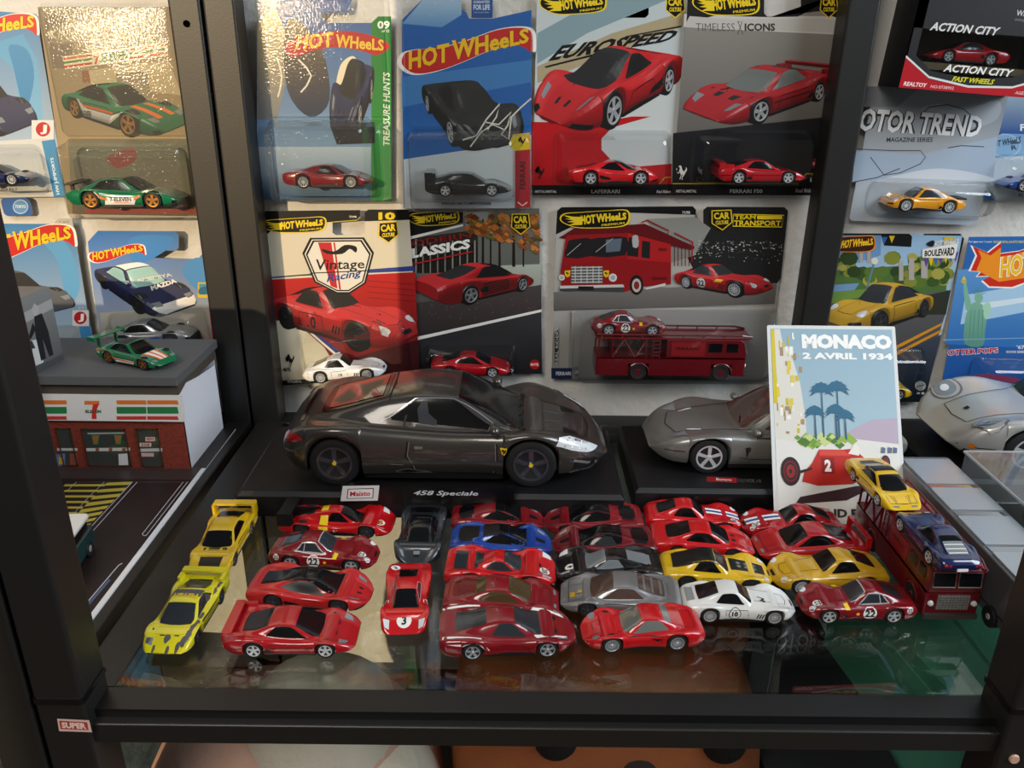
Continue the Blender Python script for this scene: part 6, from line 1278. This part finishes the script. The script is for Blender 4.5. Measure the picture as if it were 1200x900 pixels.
# ------------------------------------------------------------------ grey transporter, clear case, poster
gt = thing('toy_transporter', 'long silver grey toy transporter with a panelled roof beside the red one', 'toy truck', (313, 452, 0)); gm = M_('truck_grey', '#6c6c6e', rough=.32, metal=.5, coat=.5)
MB().rbox((-20, -104, 5), (20, 102, 40), 2.5).build('body', gm, gt, smooth=30, bevel=.8)
MB().rbox((-17, -100, 2), (17, 98, 6), 2).build('chassis', MATS['black_plastic'], gt)
lt = M_('roof_panel_grey', '#a3a9af', rough=.22, metal=.3, coat=.5); cr = M_('mirror_strip', '#b9bdc2', rough=.08, metal=1)
for y0, y1 in ((-98, -72), (-64, -28), (-20, 14), (22, 52), (58, 96)): MB().rbox((-17.5, y0, 39.6), (17.5, y1, 41.2), 1).build('roof_panel', lt, gt)
for y in (-68, -24, 18, 55): MB().rbox((-17, y-3, 39.6), (17, y+2.6, 40.6), .8).build('roof_strip', cr, gt)
for y in (-46, 58):
    for sd in (-1, 1):
        w = MB().lathe([(4, -2), (6.2, -2.3), (6.8, -1.6), (6.8, 2)], 24, axis=0).build('wheel', MATS['tyre_rubber'], gt, 30); w.location = (sd*20*MM, y*MM, 6.8*MM); w.rotation_euler = (0, 0, math.pi if sd > 0 else 0)
        MB().lathe([(0, -2.2), (1.6, -2.4), (2.2, -1.6), (4, -1.8), (4.2, -1)], 16, axis=0).build('rim', MATS['rim_silver'], w, 30)
MB().rbox((-20.6, -86, 14), (-19.6, -74, 27), 1.5, axis=0).build('side_hatch', M_('hatch_grey', '#3c3c3f', rough=.3, metal=.6), gt); MB().rbox((-21.6, -84, 20), (-20.4, -77, 24), 1, axis=0).build('latch', MATS['chrome'], gt)
MB().box((-20.4, -104, 11), (-19.9, 102, 11.8)).build('side_trim', MATS['hatch_grey'], gt)
dc = thing('display_case', 'clear acrylic display case at the right edge behind the grey transporter', 'display case', (390, 450, 0))
MB().rbox((-54, -98, 0), (56, 96, 6), 3).build('case_base', MATS['plinth_black'], dc)
acr = clearmat('acrylic', '#e4eaec', rough=.04, ior=1.5, haze=.10)
cs = MB(); cs.rbox((-52, -96, 6), (54, 94, 50), 2.5); cs.build('acrylic_cover', acr, dc, smooth=30, bevel=.8)
rm = MB()
for a, b in (((-52, -96), (54, -96)), ((54, -96), (54, 94)), ((54, 94), (-52, 94)), ((-52, 94), (-52, -96))): rm.tube([(a[0], a[1], 49.6), (b[0], b[1], 49.6)], 1.0, 6)
rm.build('cover_rim', clearmat('acrylic_edge', '#d4dde0', rough=.1, haze=.35), dc)
ins = MB().lathe([(0, 0), (15, 0), (15, 1.2), (12, 1.4), (12, .8), (0, .8)], 28, axis=2, c=(2, 66, 44)); ins.build('red_ring_label', M_('faded_red', '#94606a', rough=.5), dc)
c = mk('mid', 'black_paint', 'rim_silver'); at_xy(c, 'dark toy car inside the clear acrylic case', 392, 450, -90, 120, 6.2)
# poster card leaning back on the plinth edge
fp = Frame((195.5, 519, .4), (1, 0, 0), (0, 75, 126)).zoom(880, 370, 1.0)
po = bpy.data.objects.new('poster_card', None); C.objects.link(po); po.matrix_world = fp.matrix(); tag(po, 'small racing poster card leaning between the silver convertible and red transporter', 'poster')
PW, PH = 98.5, 151
MB().extrude(rounded(PW, PH, 1.2, 2), -.5, 0).build('card', M_('poster_white', '#d4d6d4', rough=.5), po)
ZQ = (880, 230, 3.4625); fp.zoom(*ZQ); P = Print(fp)
m_ = 2.6; sky0, sky1 = '#8fadbd', '#a3bcc8'
P.poly([(m_,62),(PW-m_,62),(PW-m_,PH-m_),(m_,PH-m_)], sky0, sky1, loc=True)
L_ = lambda pts: [(a*PW, b*PH) for a, b in pts]
P.poly(L_([(.03,.98),(.10,.98),(.12,.90),(.17,.88),(.20,.80),(.24,.70),(.27,.52),(.27,.40),(.03,.40)]), '#d9d6cc', loc=True)
rr = np.random.RandomState(5)
for i in range(46):
    a, b = .04+rr.rand()*.2, .44+rr.rand()*.50
    if a > .29-.24*max(0, b-.62): continue
    w_, h_ = .008+rr.rand()*.022, .008+rr.rand()*.04; P.poly(L_([(a,b),(a+w_,b),(a+w_,b+h_),(a,b+h_)]), ['#c9b52e', '#d8c64a', '#a08a70', '#efece2'][i % 4], loc=True)
P.poly(L_([(.03,.98),(.055,.98),(.06,.6),(.03,.6)]), '#d2be2a', loc=True)
P.text('MONACO', L_([(.265,.880),(.965,.880),(.965,.955),(.265,.955)]), '#f2f2ee', .07, loc=True); P.text('2 AVRIL 1934', L_([(.265,.825),(.965,.825),(.965,.860),(.265,.860)]), '#f2f2ee', .05, loc=True)
P.poly(L_([(.45,.40),(.62,.47),(.78,.52),(.97,.53),(.97,.36),(.45,.36)]), '#b4a5b6', loc=True)
P.poly(L_([(.03,.42),(.30,.40),(.55,.43),(.97,.40),(.97,.02),(.03,.02)]), '#dddcd6', loc=True)
for i in range(40):
    a = .20+rr.rand()*.42; b = .385+rr.rand()*.05; s_ = .02+rr.rand()*.025; P.poly(L_([(a-s_,b),(a,b+s_*.6),(a+s_,b),(a,b-s_*.5)]), ['#6f9a3c', '#8fb04a', '#4f7a34', '#c6d08a'][i % 4], loc=True)
for px_, pb, ph, s_ in ((.40,.43,.27,.10), (.52,.43,.28,.10), (.34,.42,.15,.085), (.50,.42,.16,.085), (.57,.42,.13,.08)):
    P.poly(L_([(px_-.006,pb),(px_+.008,pb),(px_+.004,pb+ph*.86),(px_-.004,pb+ph*.86)]), '#2f5f7c', loc=True)
    for q in np.linspace(-.35, math.pi+.35, 9):
        e = (px_+s_*math.cos(q), pb+ph*.86+s_*.62*math.sin(q)*.8-.012*abs(math.cos(q))); n_ = (-math.sin(q)*.012, math.cos(q)*.012); mid = ((px_+e[0])/2, (pb+ph*.86+e[1])/2+.018)
        P.poly(L_([(px_-n_[0]*.5,pb+ph*.86-n_[1]*.5),(mid[0]-n_[0],mid[1]-n_[1]),e,(mid[0]+n_[0],mid[1]+n_[1]),(px_+n_[0]*.5,pb+ph*.86+n_[1]*.5)]), '#2f6684', loc=True)
# plain red open-wheel racer
P.poly(L_([(.16,.10),(.55,.12),(.80,.20),(.62,.19),(.20,.135)]), '#3a2226', loc=True)
P.poly(L_([(.22,.21),(.34,.19),(.60,.20),(.78,.25),(.80,.30),(.70,.33),(.62,.375),(.54,.37),(.36,.37),(.30,.30),(.24,.26)]), '#b8261e', loc=True)
P.poly(L_([(.36,.37),(.54,.37),(.60,.34),(.36,.34)]), '#d2483a', loc=True)
for x_, y_, rx, ry in ((.135,.26,.075,.105), (.72,.27,.05,.075), (.86,.31,.035,.05)):
    for k_, c_ in ((1, '#2c2226'), (.74, '#7d1c1e'), (.62, '#2c2226'), (.46, '#8d2a28'), (.16, '#2c2226')): P.poly([(x_*PW+rx*PW*k_*math.cos(q), y_*PH+ry*PH*.68*k_*math.sin(q)) for q in np.linspace(0, 6.283, 22)[:-1]], c_, loc=True)
P.poly(L_([(.21,.25),(.30,.27),(.30,.28),(.21,.265)]), '#2c2226', loc=True); P.poly(L_([(.37,.25),(.47,.25),(.47,.33),(.37,.33)]), '#8a1a1a', loc=True); P.text('2', L_([(.395,.26),(.445,.26),(.445,.32),(.395,.32)]), '#efe9e2', .06, loc=True)
P.poly(L_([(.58,.35),(.63,.40),(.67,.38),(.66,.34)]), '#e9e4dc', loc=True)
for x_ in (.83, .88, .92): P.poly(L_([(x_,.355),(x_+.03,.355),(x_+.035,.38),(x_+.005,.385)]), '#5a6a86', loc=True)
P.text('6E GRAND PRIX', L_([(.05,.035),(.80,.035),(.80,.080),(.05,.080)]), '#3a3236', .05, loc=True)
P.build(po)
# ------------------------------------------------------------------ the store diorama on the left shelf
ds = thing('store_diorama', 'brick convenience store model with a white side wall on the left shelf', 'diorama', (-372, 636, 0))
ZA = (0, 420, 3.2152); FY = 597.0
brick = bpy.data.materials.new('brick_paper'); brick.use_nodes = True; nt = brick.node_tree; bs = nt.nodes['Principled BSDF']; tx = nt.nodes.new('ShaderNodeTexBrick'); tc = nt.nodes.new('ShaderNodeTexCoord'); mp = nt.nodes.new('ShaderNodeMapping')
mp.inputs['Rotation'].default_value = (math.pi/2, 0, 0); mp.inputs['Scale'].default_value = (1, 1, 1)
tx.inputs['Color1'].default_value = lin('#8c3a28'); tx.inputs['Color2'].default_value = lin('#742c20'); tx.inputs['Mortar'].default_value = lin('#5a2a22'); tx.inputs['Scale'].default_value = 220; tx.inputs['Mortar Size'].default_value = .018
nt.links.new(tc.outputs['Object'], mp.inputs['Vector']); nt.links.new(mp.outputs[0], tx.inputs['Vector']); nt.links.new(tx.outputs['Color'], bs.inputs['Base Color']); bs.inputs['Roughness'].default_value = .6; MATS['brick_paper'] = brick
fD = Frame((0, FY, 0), (1, 0, 0), (0, 0, 1)).zoom(*ZA); o0 = np.array([-372, 636, 0.])
X = lambda v: v-o0[0]
X1 = fD.px(720, 410)[0]; zs0 = fD.px(600, 232)[1]; zs1 = fD.px(600, 134)[1]
def local(p): return np.asarray(p, float)-o0
MB().box(local((-560, FY, 0)), local((X1, FY+.8, zs0))).build('brick_front', brick, ds)
MB().box(local((-560, FY-3.2, zs0)), local((X1+1.5, FY+1, zs1))).build('sign_board', M_('sign_white', '#dcdcda', rough=.45), ds)
MB().add([local(p) for p in ((X1, FY, 0), (X1, 676, 0), (X1, 676, 62), (X1, 640, 66), (X1+.3, 612, 71), (X1, FY, zs1), (X1-.6, FY, 0), (X1-.6, 676, 0), (X1-.6, 676, 62), (X1-.6, 640, 66), (X1-.6, 612, 71), (X1-.6, FY, zs1))], [(0,1,2,3,4,5),(11,10,9,8,7,6),(0,6,7,1),(1,7,8,2),(2,8,9,3),(3,9,10,4),(4,10,11,5),(5,11,6,0)]).build('side_wall', M_('paper_white', '#dfe2ea', rough=.7), ds)
MB().box(local((-560, 676, 0)), local((X1, 676.8, 70))).build('rear_wall', MATS['paper_white'], ds)
zr0, zr1 = 76.5, 83.5; MB().rbox(local((-560, FY-6, zr0)), local((X1+2, 684, zr1)), 1).build('roof_slab', M_('roof_grey', '#56585a', rough=.65, bump=.1, bscale=500), ds)
MB().box(local((-560, FY-2, zs1)), local((X1, 680, zr0+.2))).build('roof_frame', M_('roof_edge', '#4a443c', rough=.6), ds)
for a0, b0, a1, b1, nm in ((210, 262, 296, 404, 'shop_window'), (306, 264, 498, 406, 'shop_window'), (512, 264, 618, 408, 'shop_door')):
    (u0, v1), (u1, v0) = fD.px(a0, b0), fD.px(a1, b1); fr = MB()
    for lo, hi in (((u0, v0), (u1, v0+.9)), ((u0, v1-.9), (u1, v1)), ((u0, v0), (u0+.9, v1)), ((u1-.9, v0), (u1, v1))): fr.box(local((lo[0], FY-1.0, lo[1])), local((hi[0], FY+.2, hi[1])))
    fo = fr.build(nm+'_frame', M_('frame_brown', '#3a2c22', rough=.5), ds)
    MB().box(local((u0+.9, FY-.4, v0+.9)), local((u1-.9, FY-.1, v1-.9))).build('pane', M_('shop_pane', '#3c403c', rough=.08, coat=1), fo)
P = Print(Frame((0, FY-3.3, 0), (1, 0, 0), (0, 0, 1)).zoom(*ZA), base=.02)
for xa, xb in ((60, 250), (441, 550), (556, 668)):
    for (ya, yb), col in (((158, 172), '#d9722a'), ((183, 207), '#2c7a48'), ((218, 230), '#c23a34')): P.poly([(xa,yb+1),(xb+(6 if xb > 600 else 2),yb+1),(xb,ya),(xa-2,ya)], col)
P.poly([(318,160),(374,160),(374,174),(318,174)], '#d9722a'); P.poly([(350,174),(374,170),(362,200),(364,228),(346,228),(346,200)], '#c8302c'); P.text('ELEVEN', [(322,206),(381,206),(381,194),(322,194)], '#1c5c34', .04)
def on(P, z): 
    o = P.build(ds, 'printed_art'); o.matrix_local = Matrix.Translation(-Vector(ds.location)) @ P.fr.matrix(); return o
on(P, 0)
P = Print(Frame((0, FY-.5, 0), (1, 0, 0), (0, 0, 1)).zoom(*ZA), base=.02)
P.poly([(215,338),(292,338),(292,348),(215,348)], '#bdbdb8'); P.poly([(212,362),(245,358),(246,404),(214,404)], '#5a78a0'); P.poly([(222,372),(240,372),(240,398),(222,398)], '#d0a83a'); P.poly([(262,358),(292,358),(294,404),(264,404)], '#8a4a3c')
P.poly([(322,338),(490,336),(490,348),(322,350)], '#c4c4c0')
for x_ in (360, 410, 460): P.poly([(x_,338),(x_+14,338),(x_+12,349),(x_,349)], '#8a4a2c')
for x_ in (345, 430): P.poly([(x_,288),(x_+30,288),(x_+24,324),(x_+6,324)], '#3f7a44'); P.poly([(x_+4,296),(x_+26,292),(x_+14,322)], '#b8502c')
P.poly([(446,360),(480,358),(484,402),(448,402)], '#d0d2d4'); P.poly([(330,280),(470,278),(470,284),(330,286)], '#9aa09c')
P.poly([(548,296),(584,296),(584,312),(548,312)], '#d4b6b2'); P.text('NEWS', [(552,310),(580,310),(580,298),(552,298)], '#a02430', .03); P.poly([(526,318),(570,318),(570,332),(526,332)], '#cfc4c0'); P.text('558', [(532,331),(564,331),(564,320),(532,320)], '#a02430', .04); P.poly([(524,340),(612,338),(612,350),(524,352)], '#b8bab8'); P.poly([(530,356),(580,356),(580,370),(530,370)], '#c4a4a0'); P.ell(594, 306, 8, 8, '#3c6a4c')
on(P, 0)
# parking lot sheet
ml = thing('parking_sheet', 'printed parking lot sheet with yellow hatching and white edge in front of the store', 'mat', (-370, 510, -.9))
MB().box((-190, -118, 0), (116.5, 165, 1.0)).build('sheet', M_('paper_edge', '#cfd2d8', rough=.6), ml)
P = Print(Frame((0, 0, .12), (1, 0, 0), (0, 1, 0)).zoom(40, 540, 4.7375), base=.01, step=.005)
P.poly([(-560,392),(-257.3,392),(-257.3,675),(-560,675)], '#231a1a', loc=True); P.poly([(-560,598),(-253.6,598),(-253.6,675),(-560,675)], '#262120', loc=True); P.poly([(-560,578),(-258,578),(-258,598),(-560,598)], '#3a302e', loc=True)
P.line([(235,118),(860,118)], 3, '#4a4240')
for i in range(7): y = 134+i*31; P.poly([(170-8+i*0,y+8),(390-i*31,y+8),(398-i*31,y-4),(172,y-4)], '#b8a63c')
for i in range(8): y = 120+i*33; P.poly([(400-i*36+6,y-2+i*4+4),(548-i*33,y-4),(530-i*33,y+14),(385-i*36,y+18+i*6)], '#b8a63c')
P.line([(185,165),(235,118)], 3, '#a9a9a4'); P.line([(215,300),(300,205),(390,118)], 3, '#a9a9a4')
for a, b in (((545,118),(278,408)), ((572,118),(310,408)), ((828,118),(600,408)), ((852,118),(628,408))): P.line([a, b], 4, '#a9a8ae')
P.line([(278,408),(286,416),(300,416),(310,408)], 4, '#a9a8ae'); P.line([(600,408),(608,416),(620,416),(628,408)], 4, '#a9a8ae')
P.line([(292,790),(470,580),(490,570)], 5, '#a9b0bc'); P.line([(300,800),(420,660)], 12, '#4a587a')
o = P.build(ml); o.matrix_local = Matrix.Translation(-Vector(ml.location)) @ P.fr.matrix()
# cars of the diorama
c = mk('rx7', 'green_paint', 'rim_gold', 5, 'car_glass')
c.quad('side_panel', 'white_ink', 'side', [(.24,.17),(.72,.17),(.74,.34),(.34,.34)], both=True); c.line('racing_stripe', 'orange_ink', 'side', [(.06,.56),(.24,.50),(.36,.30),(.60,.28),(.66,.36)], 1.2, both=True, lay=1.6); c.line('racing_stripe', 'white_ink', 'side', [(.06,.48),(.22,.42)], .8, both=True)
c.quad('bonnet_panel', 'white_ink', 'top', [(.69,-.5),(.69,.5),(.93,.3),(.93,-.3)], nv=8, lay=1.3)
for y in (-.42, 0, .42): c.quad('bonnet_stripe', 'orange_ink', 'top', [(.69,y-.08),(.69,y+.08),(.93,y*.6+.06),(.93,y*.6-.06)], lay=1.9)
c.quad('roof_panel', 'engine_grey', 'par', [(.33,6.05),(.33,9.95),(.48,9.95),(.48,6.05)], nv=10, lay=1.2)
w = MB(); w.rbox((-3, -15, 19.4), (5, 15, 20.4), 1.2); w.box((0, -9, 11), (3, -8, 20)); w.box((0, 8, 11), (3, 9, 20)); w.box((-3.4, -15.4, 17.5), (5.4, -14.6, 21)); w.box((-3.4, 14.6, 17.5), (5.4, 15.4, 21)); c.part('rear_wing', w, 'green_paint')
g_ = G(163, 424, zr1); at_xy(c, 'green, white and orange race coupe with a tall wing on the store roof', g_[0], g_[1], -24, 68, zr1)
vt = thing('toy_van', 'white-roofed teal toy van on the parking sheet, half behind the post', 'toy van', (-299, 448, .3), math.radians(-84))
MB().rbox((-34, -14, 3), (34, 14, 17), 3).build('body', M_('van_teal', '#0f3a3c', rough=.3, coat=.8), vt, 30, 1); MB().rbox((-30, -13, 17), (30, 13, 25), 4).build('cabin', MATS['car_glass'], vt, 30); MB().rbox((-32, -14.4, 24.5), (32, 14.4, 27), 4).build('roof', M_('van_white', '#cfd0cc', rough=.35, coat=.5), vt, 30, .8)
for x_ in (-21, 21):
    for sd in (1, -1):
        w = MB().lathe([(3.2, -1.8), (5, -2), (5.4, -1.4), (5.4, 1.6)], 20).build('wheel', MATS['tyre_rubber'], vt, 30); w.location = (x_*MM, sd*13*MM, 5.4*MM); w.rotation_euler = (0, 0, math.pi if sd > 0 else 0); MB().lathe([(0, -2.1), (1.6, -2.0), (3.2, -1.6), (3.3, -1)], 16).build('rim', MATS['chrome'], w, 30)
# grey photo box on the store roof
a_, b_ = G(75, 421, zr1), G(45, 437, zr1)
pb = thing('photo_box', 'small box printed with a grey racing photograph on the store roof', 'box', (a_[0]-20, a_[1]+2, zr1), math.radians(0))
fb = np.array([a_[0], a_[1]]); hgt = Wy(58, 352, a_[1]+30)[2]-zr1
u_ = np.array([b_[0]-a_[0], b_[1]-a_[1]]); u_ /= np.linalg.norm(u_); n_ = np.array([-u_[1], u_[0]])
if n_[1] < 0: n_ = -n_
q = [fb-np.array(pb.location[:2])/MM, fb+u_*70-np.array(pb.location[:2])/MM]; q += [q[1]-np.array([46, 0]), q[0]-np.array([46, 0])]
hgt = 62; MB().extrude([tuple(x_) for x_ in (q if (q[1]-q[0])[0]*(q[2]-q[1])[1]-(q[1]-q[0])[1]*(q[2]-q[1])[0] > 0 else q[::-1])], 0, hgt).build('carton', M_('photo_grey', '#6c6c6a', rough=.5), pb)
fo = Frame((b_[0]+u_[0]*0, b_[1], zr1), (-u_[0], -u_[1], 0), (0, 0, 1)); P = Print(fo, base=.05); Wd = np.linalg.norm(b_[:2]-a_[:2])
P.fr = Frame((fb[0]+u_[0]*70, fb[1]+u_[1]*70, zr1), (-u_[0], -u_[1], 0), (0, 0, 1)); P.poly([(0,0),(70,0),(70,hgt),(0,hgt)], '#8a8a88', '#5c5c5a', loc=True)
P.poly([(0,40),(70,44),(70,52),(0,48)], '#a9a9a6', loc=True)
for pts, c_ in (([(14,8),(46,6),(50,16),(44,26),(26,30),(14,22)], '#d0d0cc'), ([(27,22),(41,20),(39,27),(29,28)], '#3a3a3c'), ([(18,10),(26,10),(26,16),(18,16)], '#3a3a3c'), ([(44,8),(50,8),(51,24),(54,8),(59,8),(59,28),(56,44),(47,44),(44,30)], '#242426'), ([(47,44),(52,44),(54,50),(50,54),(46,50)], '#b4b4b0'), ([(44,40),(36,30),(38,28),(46,34)], '#242426'), ([(0,0),(70,0),(70,5),(0,6)], '#4c4c50')): P.poly(pts, c_, loc=True)
o = P.build(pb); o.matrix_local = Matrix.Translation(-Vector(pb.location)) @ P.fr.matrix()
# ------------------------------------------------------------------ below the glass
fur = lambda n, c1, c2: mat(n, c1, rough=.95, spec=.1, bump=.5, bscale=160, noise=(c2, 14))
pb1 = thing('plush_toy', 'brown plush toy with two black spots on the lower shelf under the glass', 'plush toy', (72, 500, -312))
MB().ell((0, 0, 124), (116, 108, 124), 40, 26, e=.62).build('body', fur('brown_plush', '#8f5233', '#9c5e3b'), pb1, True)
for x_ in (-40, 71): 
    m = MB(); m.ell((x_, -90, 211), (15, 10, 15), 18, 12); m.build('black_spot', mat('black_plush', '#0b0a0a', rough=.9, bump=.6, bscale=600), pb1, True)
MB().ell((14, -92, 196), (18, 12, 10), 18, 12).build('muzzle_patch', mat('dark_plush', '#2b2320', rough=.95), pb1, True)
for sd in (-1, 1): MB().ell((sd*86, 6, 226), (26, 18, 26), 18, 12).build('ear', MATS['brown_plush'], pb1, True)
pk = thing('plush_toy', 'pinkish cream plush toy on the lower shelf beside the brown one', 'plush toy', (-152, 440, -312))
MB().ell((0, 0, 110), (106, 74, 110), 40, 26, e=.75).build('body', fur('pink_plush', '#b8917e', '#c4a090'), pk, True)
MB().ell((66, -24, 100), (44, 56, 98), 30, 20, e=.8).build('cream_panel', fur('cream_plush', '#c9bfae', '#d4ccbc'), pk, True)
MB().ell((22, -4, 190), (54, 52, 52), 24, 16, e=.85).build('cream_tuft', MATS['cream_plush'], pk, True)
gb = thing('storage_box', 'green box on the lower shelf under the grey transporter', 'box', (395, 500, -312), math.radians(8))
MB().rbox((-105, -110, 0), (120, 100, 236), 6).build('carton', mat('green_card', '#62b094', rough=.6, noise=('#58a68a', 12)), gb); MB().box((-106, -111, 208), (121, 101, 222)).build('lid', mat('green_lid', '#6ab89c', rough=.6), gb)
db = thing('storage_box', 'dark grey fabric bin on the lower shelf beside the brown plush toy', 'box', (225, 520, -312))
MB().rbox((-36, -120, 0), (58, 110, 150), 8).build('bin_body', mat('dark_fabric', '#26282c', rough=.9, bump=.3, bscale=400), db); MB().rbox((-38, -122, 140), (60, 112, 153), 8).build('bin_rim', MATS['dark_fabric'], db)
cu = thing('cushion', 'teal grey crinkled leather cushion at the lower left corner', 'cushion', (-440, 545, -312))
MB().ell((0, 0, 32), (165, 118, 32), 36, 20, e=.7).build('cover', mat('crinkled_leather', '#3c4a4c', rough=.5, bump=1.0, bscale=110, noise=('#56666a', 60)), cu, True); MB().tube([(164*math.copysign(abs(math.cos(q))**.7, math.cos(q)), 117*math.copysign(abs(math.sin(q))**.7, math.sin(q)), 32) for q in np.linspace(0, 6.283, 40)[:-1]], 2, 6, closed=True).build('piping', MATS['crinkled_leather'], cu)
bb = thing('sun_blocker', 'unseen brick block added on the left shelf to shade the store from the sun', 'sun blocker', (-452, 405, 0))  # out-of-view building added to keep the sun off the store model
MB().rbox((-108, -25, 0), (104, 25, 158), 1).build('blocker_body', MATS['brick_paper'], bb); MB().box((-110, -27, 158), (106, 27, 165)).build('roof', MATS['roof_grey'], bb)
for i in range(5):
    for j in range(3): MB().box((-96+i*40, -25.8, 20+j*45), (-72+i*40, -24.8, 50+j*45)).build('window', MATS['shop_pane'], bb)
# small red label on the post
st = thing('sticker', 'small red and white label stuck on the front left post', 'sticker', (-230, 322.9, -14)); f3 = Frame((0, 322.85, 0), (1, 0, 0), (0, 0, 1)).zoom(0, 640, 3.4625)
P = Print(f3, base=.06); q = [(240,750),(374,755),(362,706),(232,700)]; P.poly(q, '#d8b8ac'); P.poly([(246,742),(360,746),(354,714),(240,708)], '#b23a34'); P.text('SUPER', [(252,738),(352,742),(348,718),(248,714)], '#e8d2c6', .05)
o = P.build(st, 'label'); o.matrix_local = Matrix.Translation(-Vector(st.location)) @ P.fr.matrix()
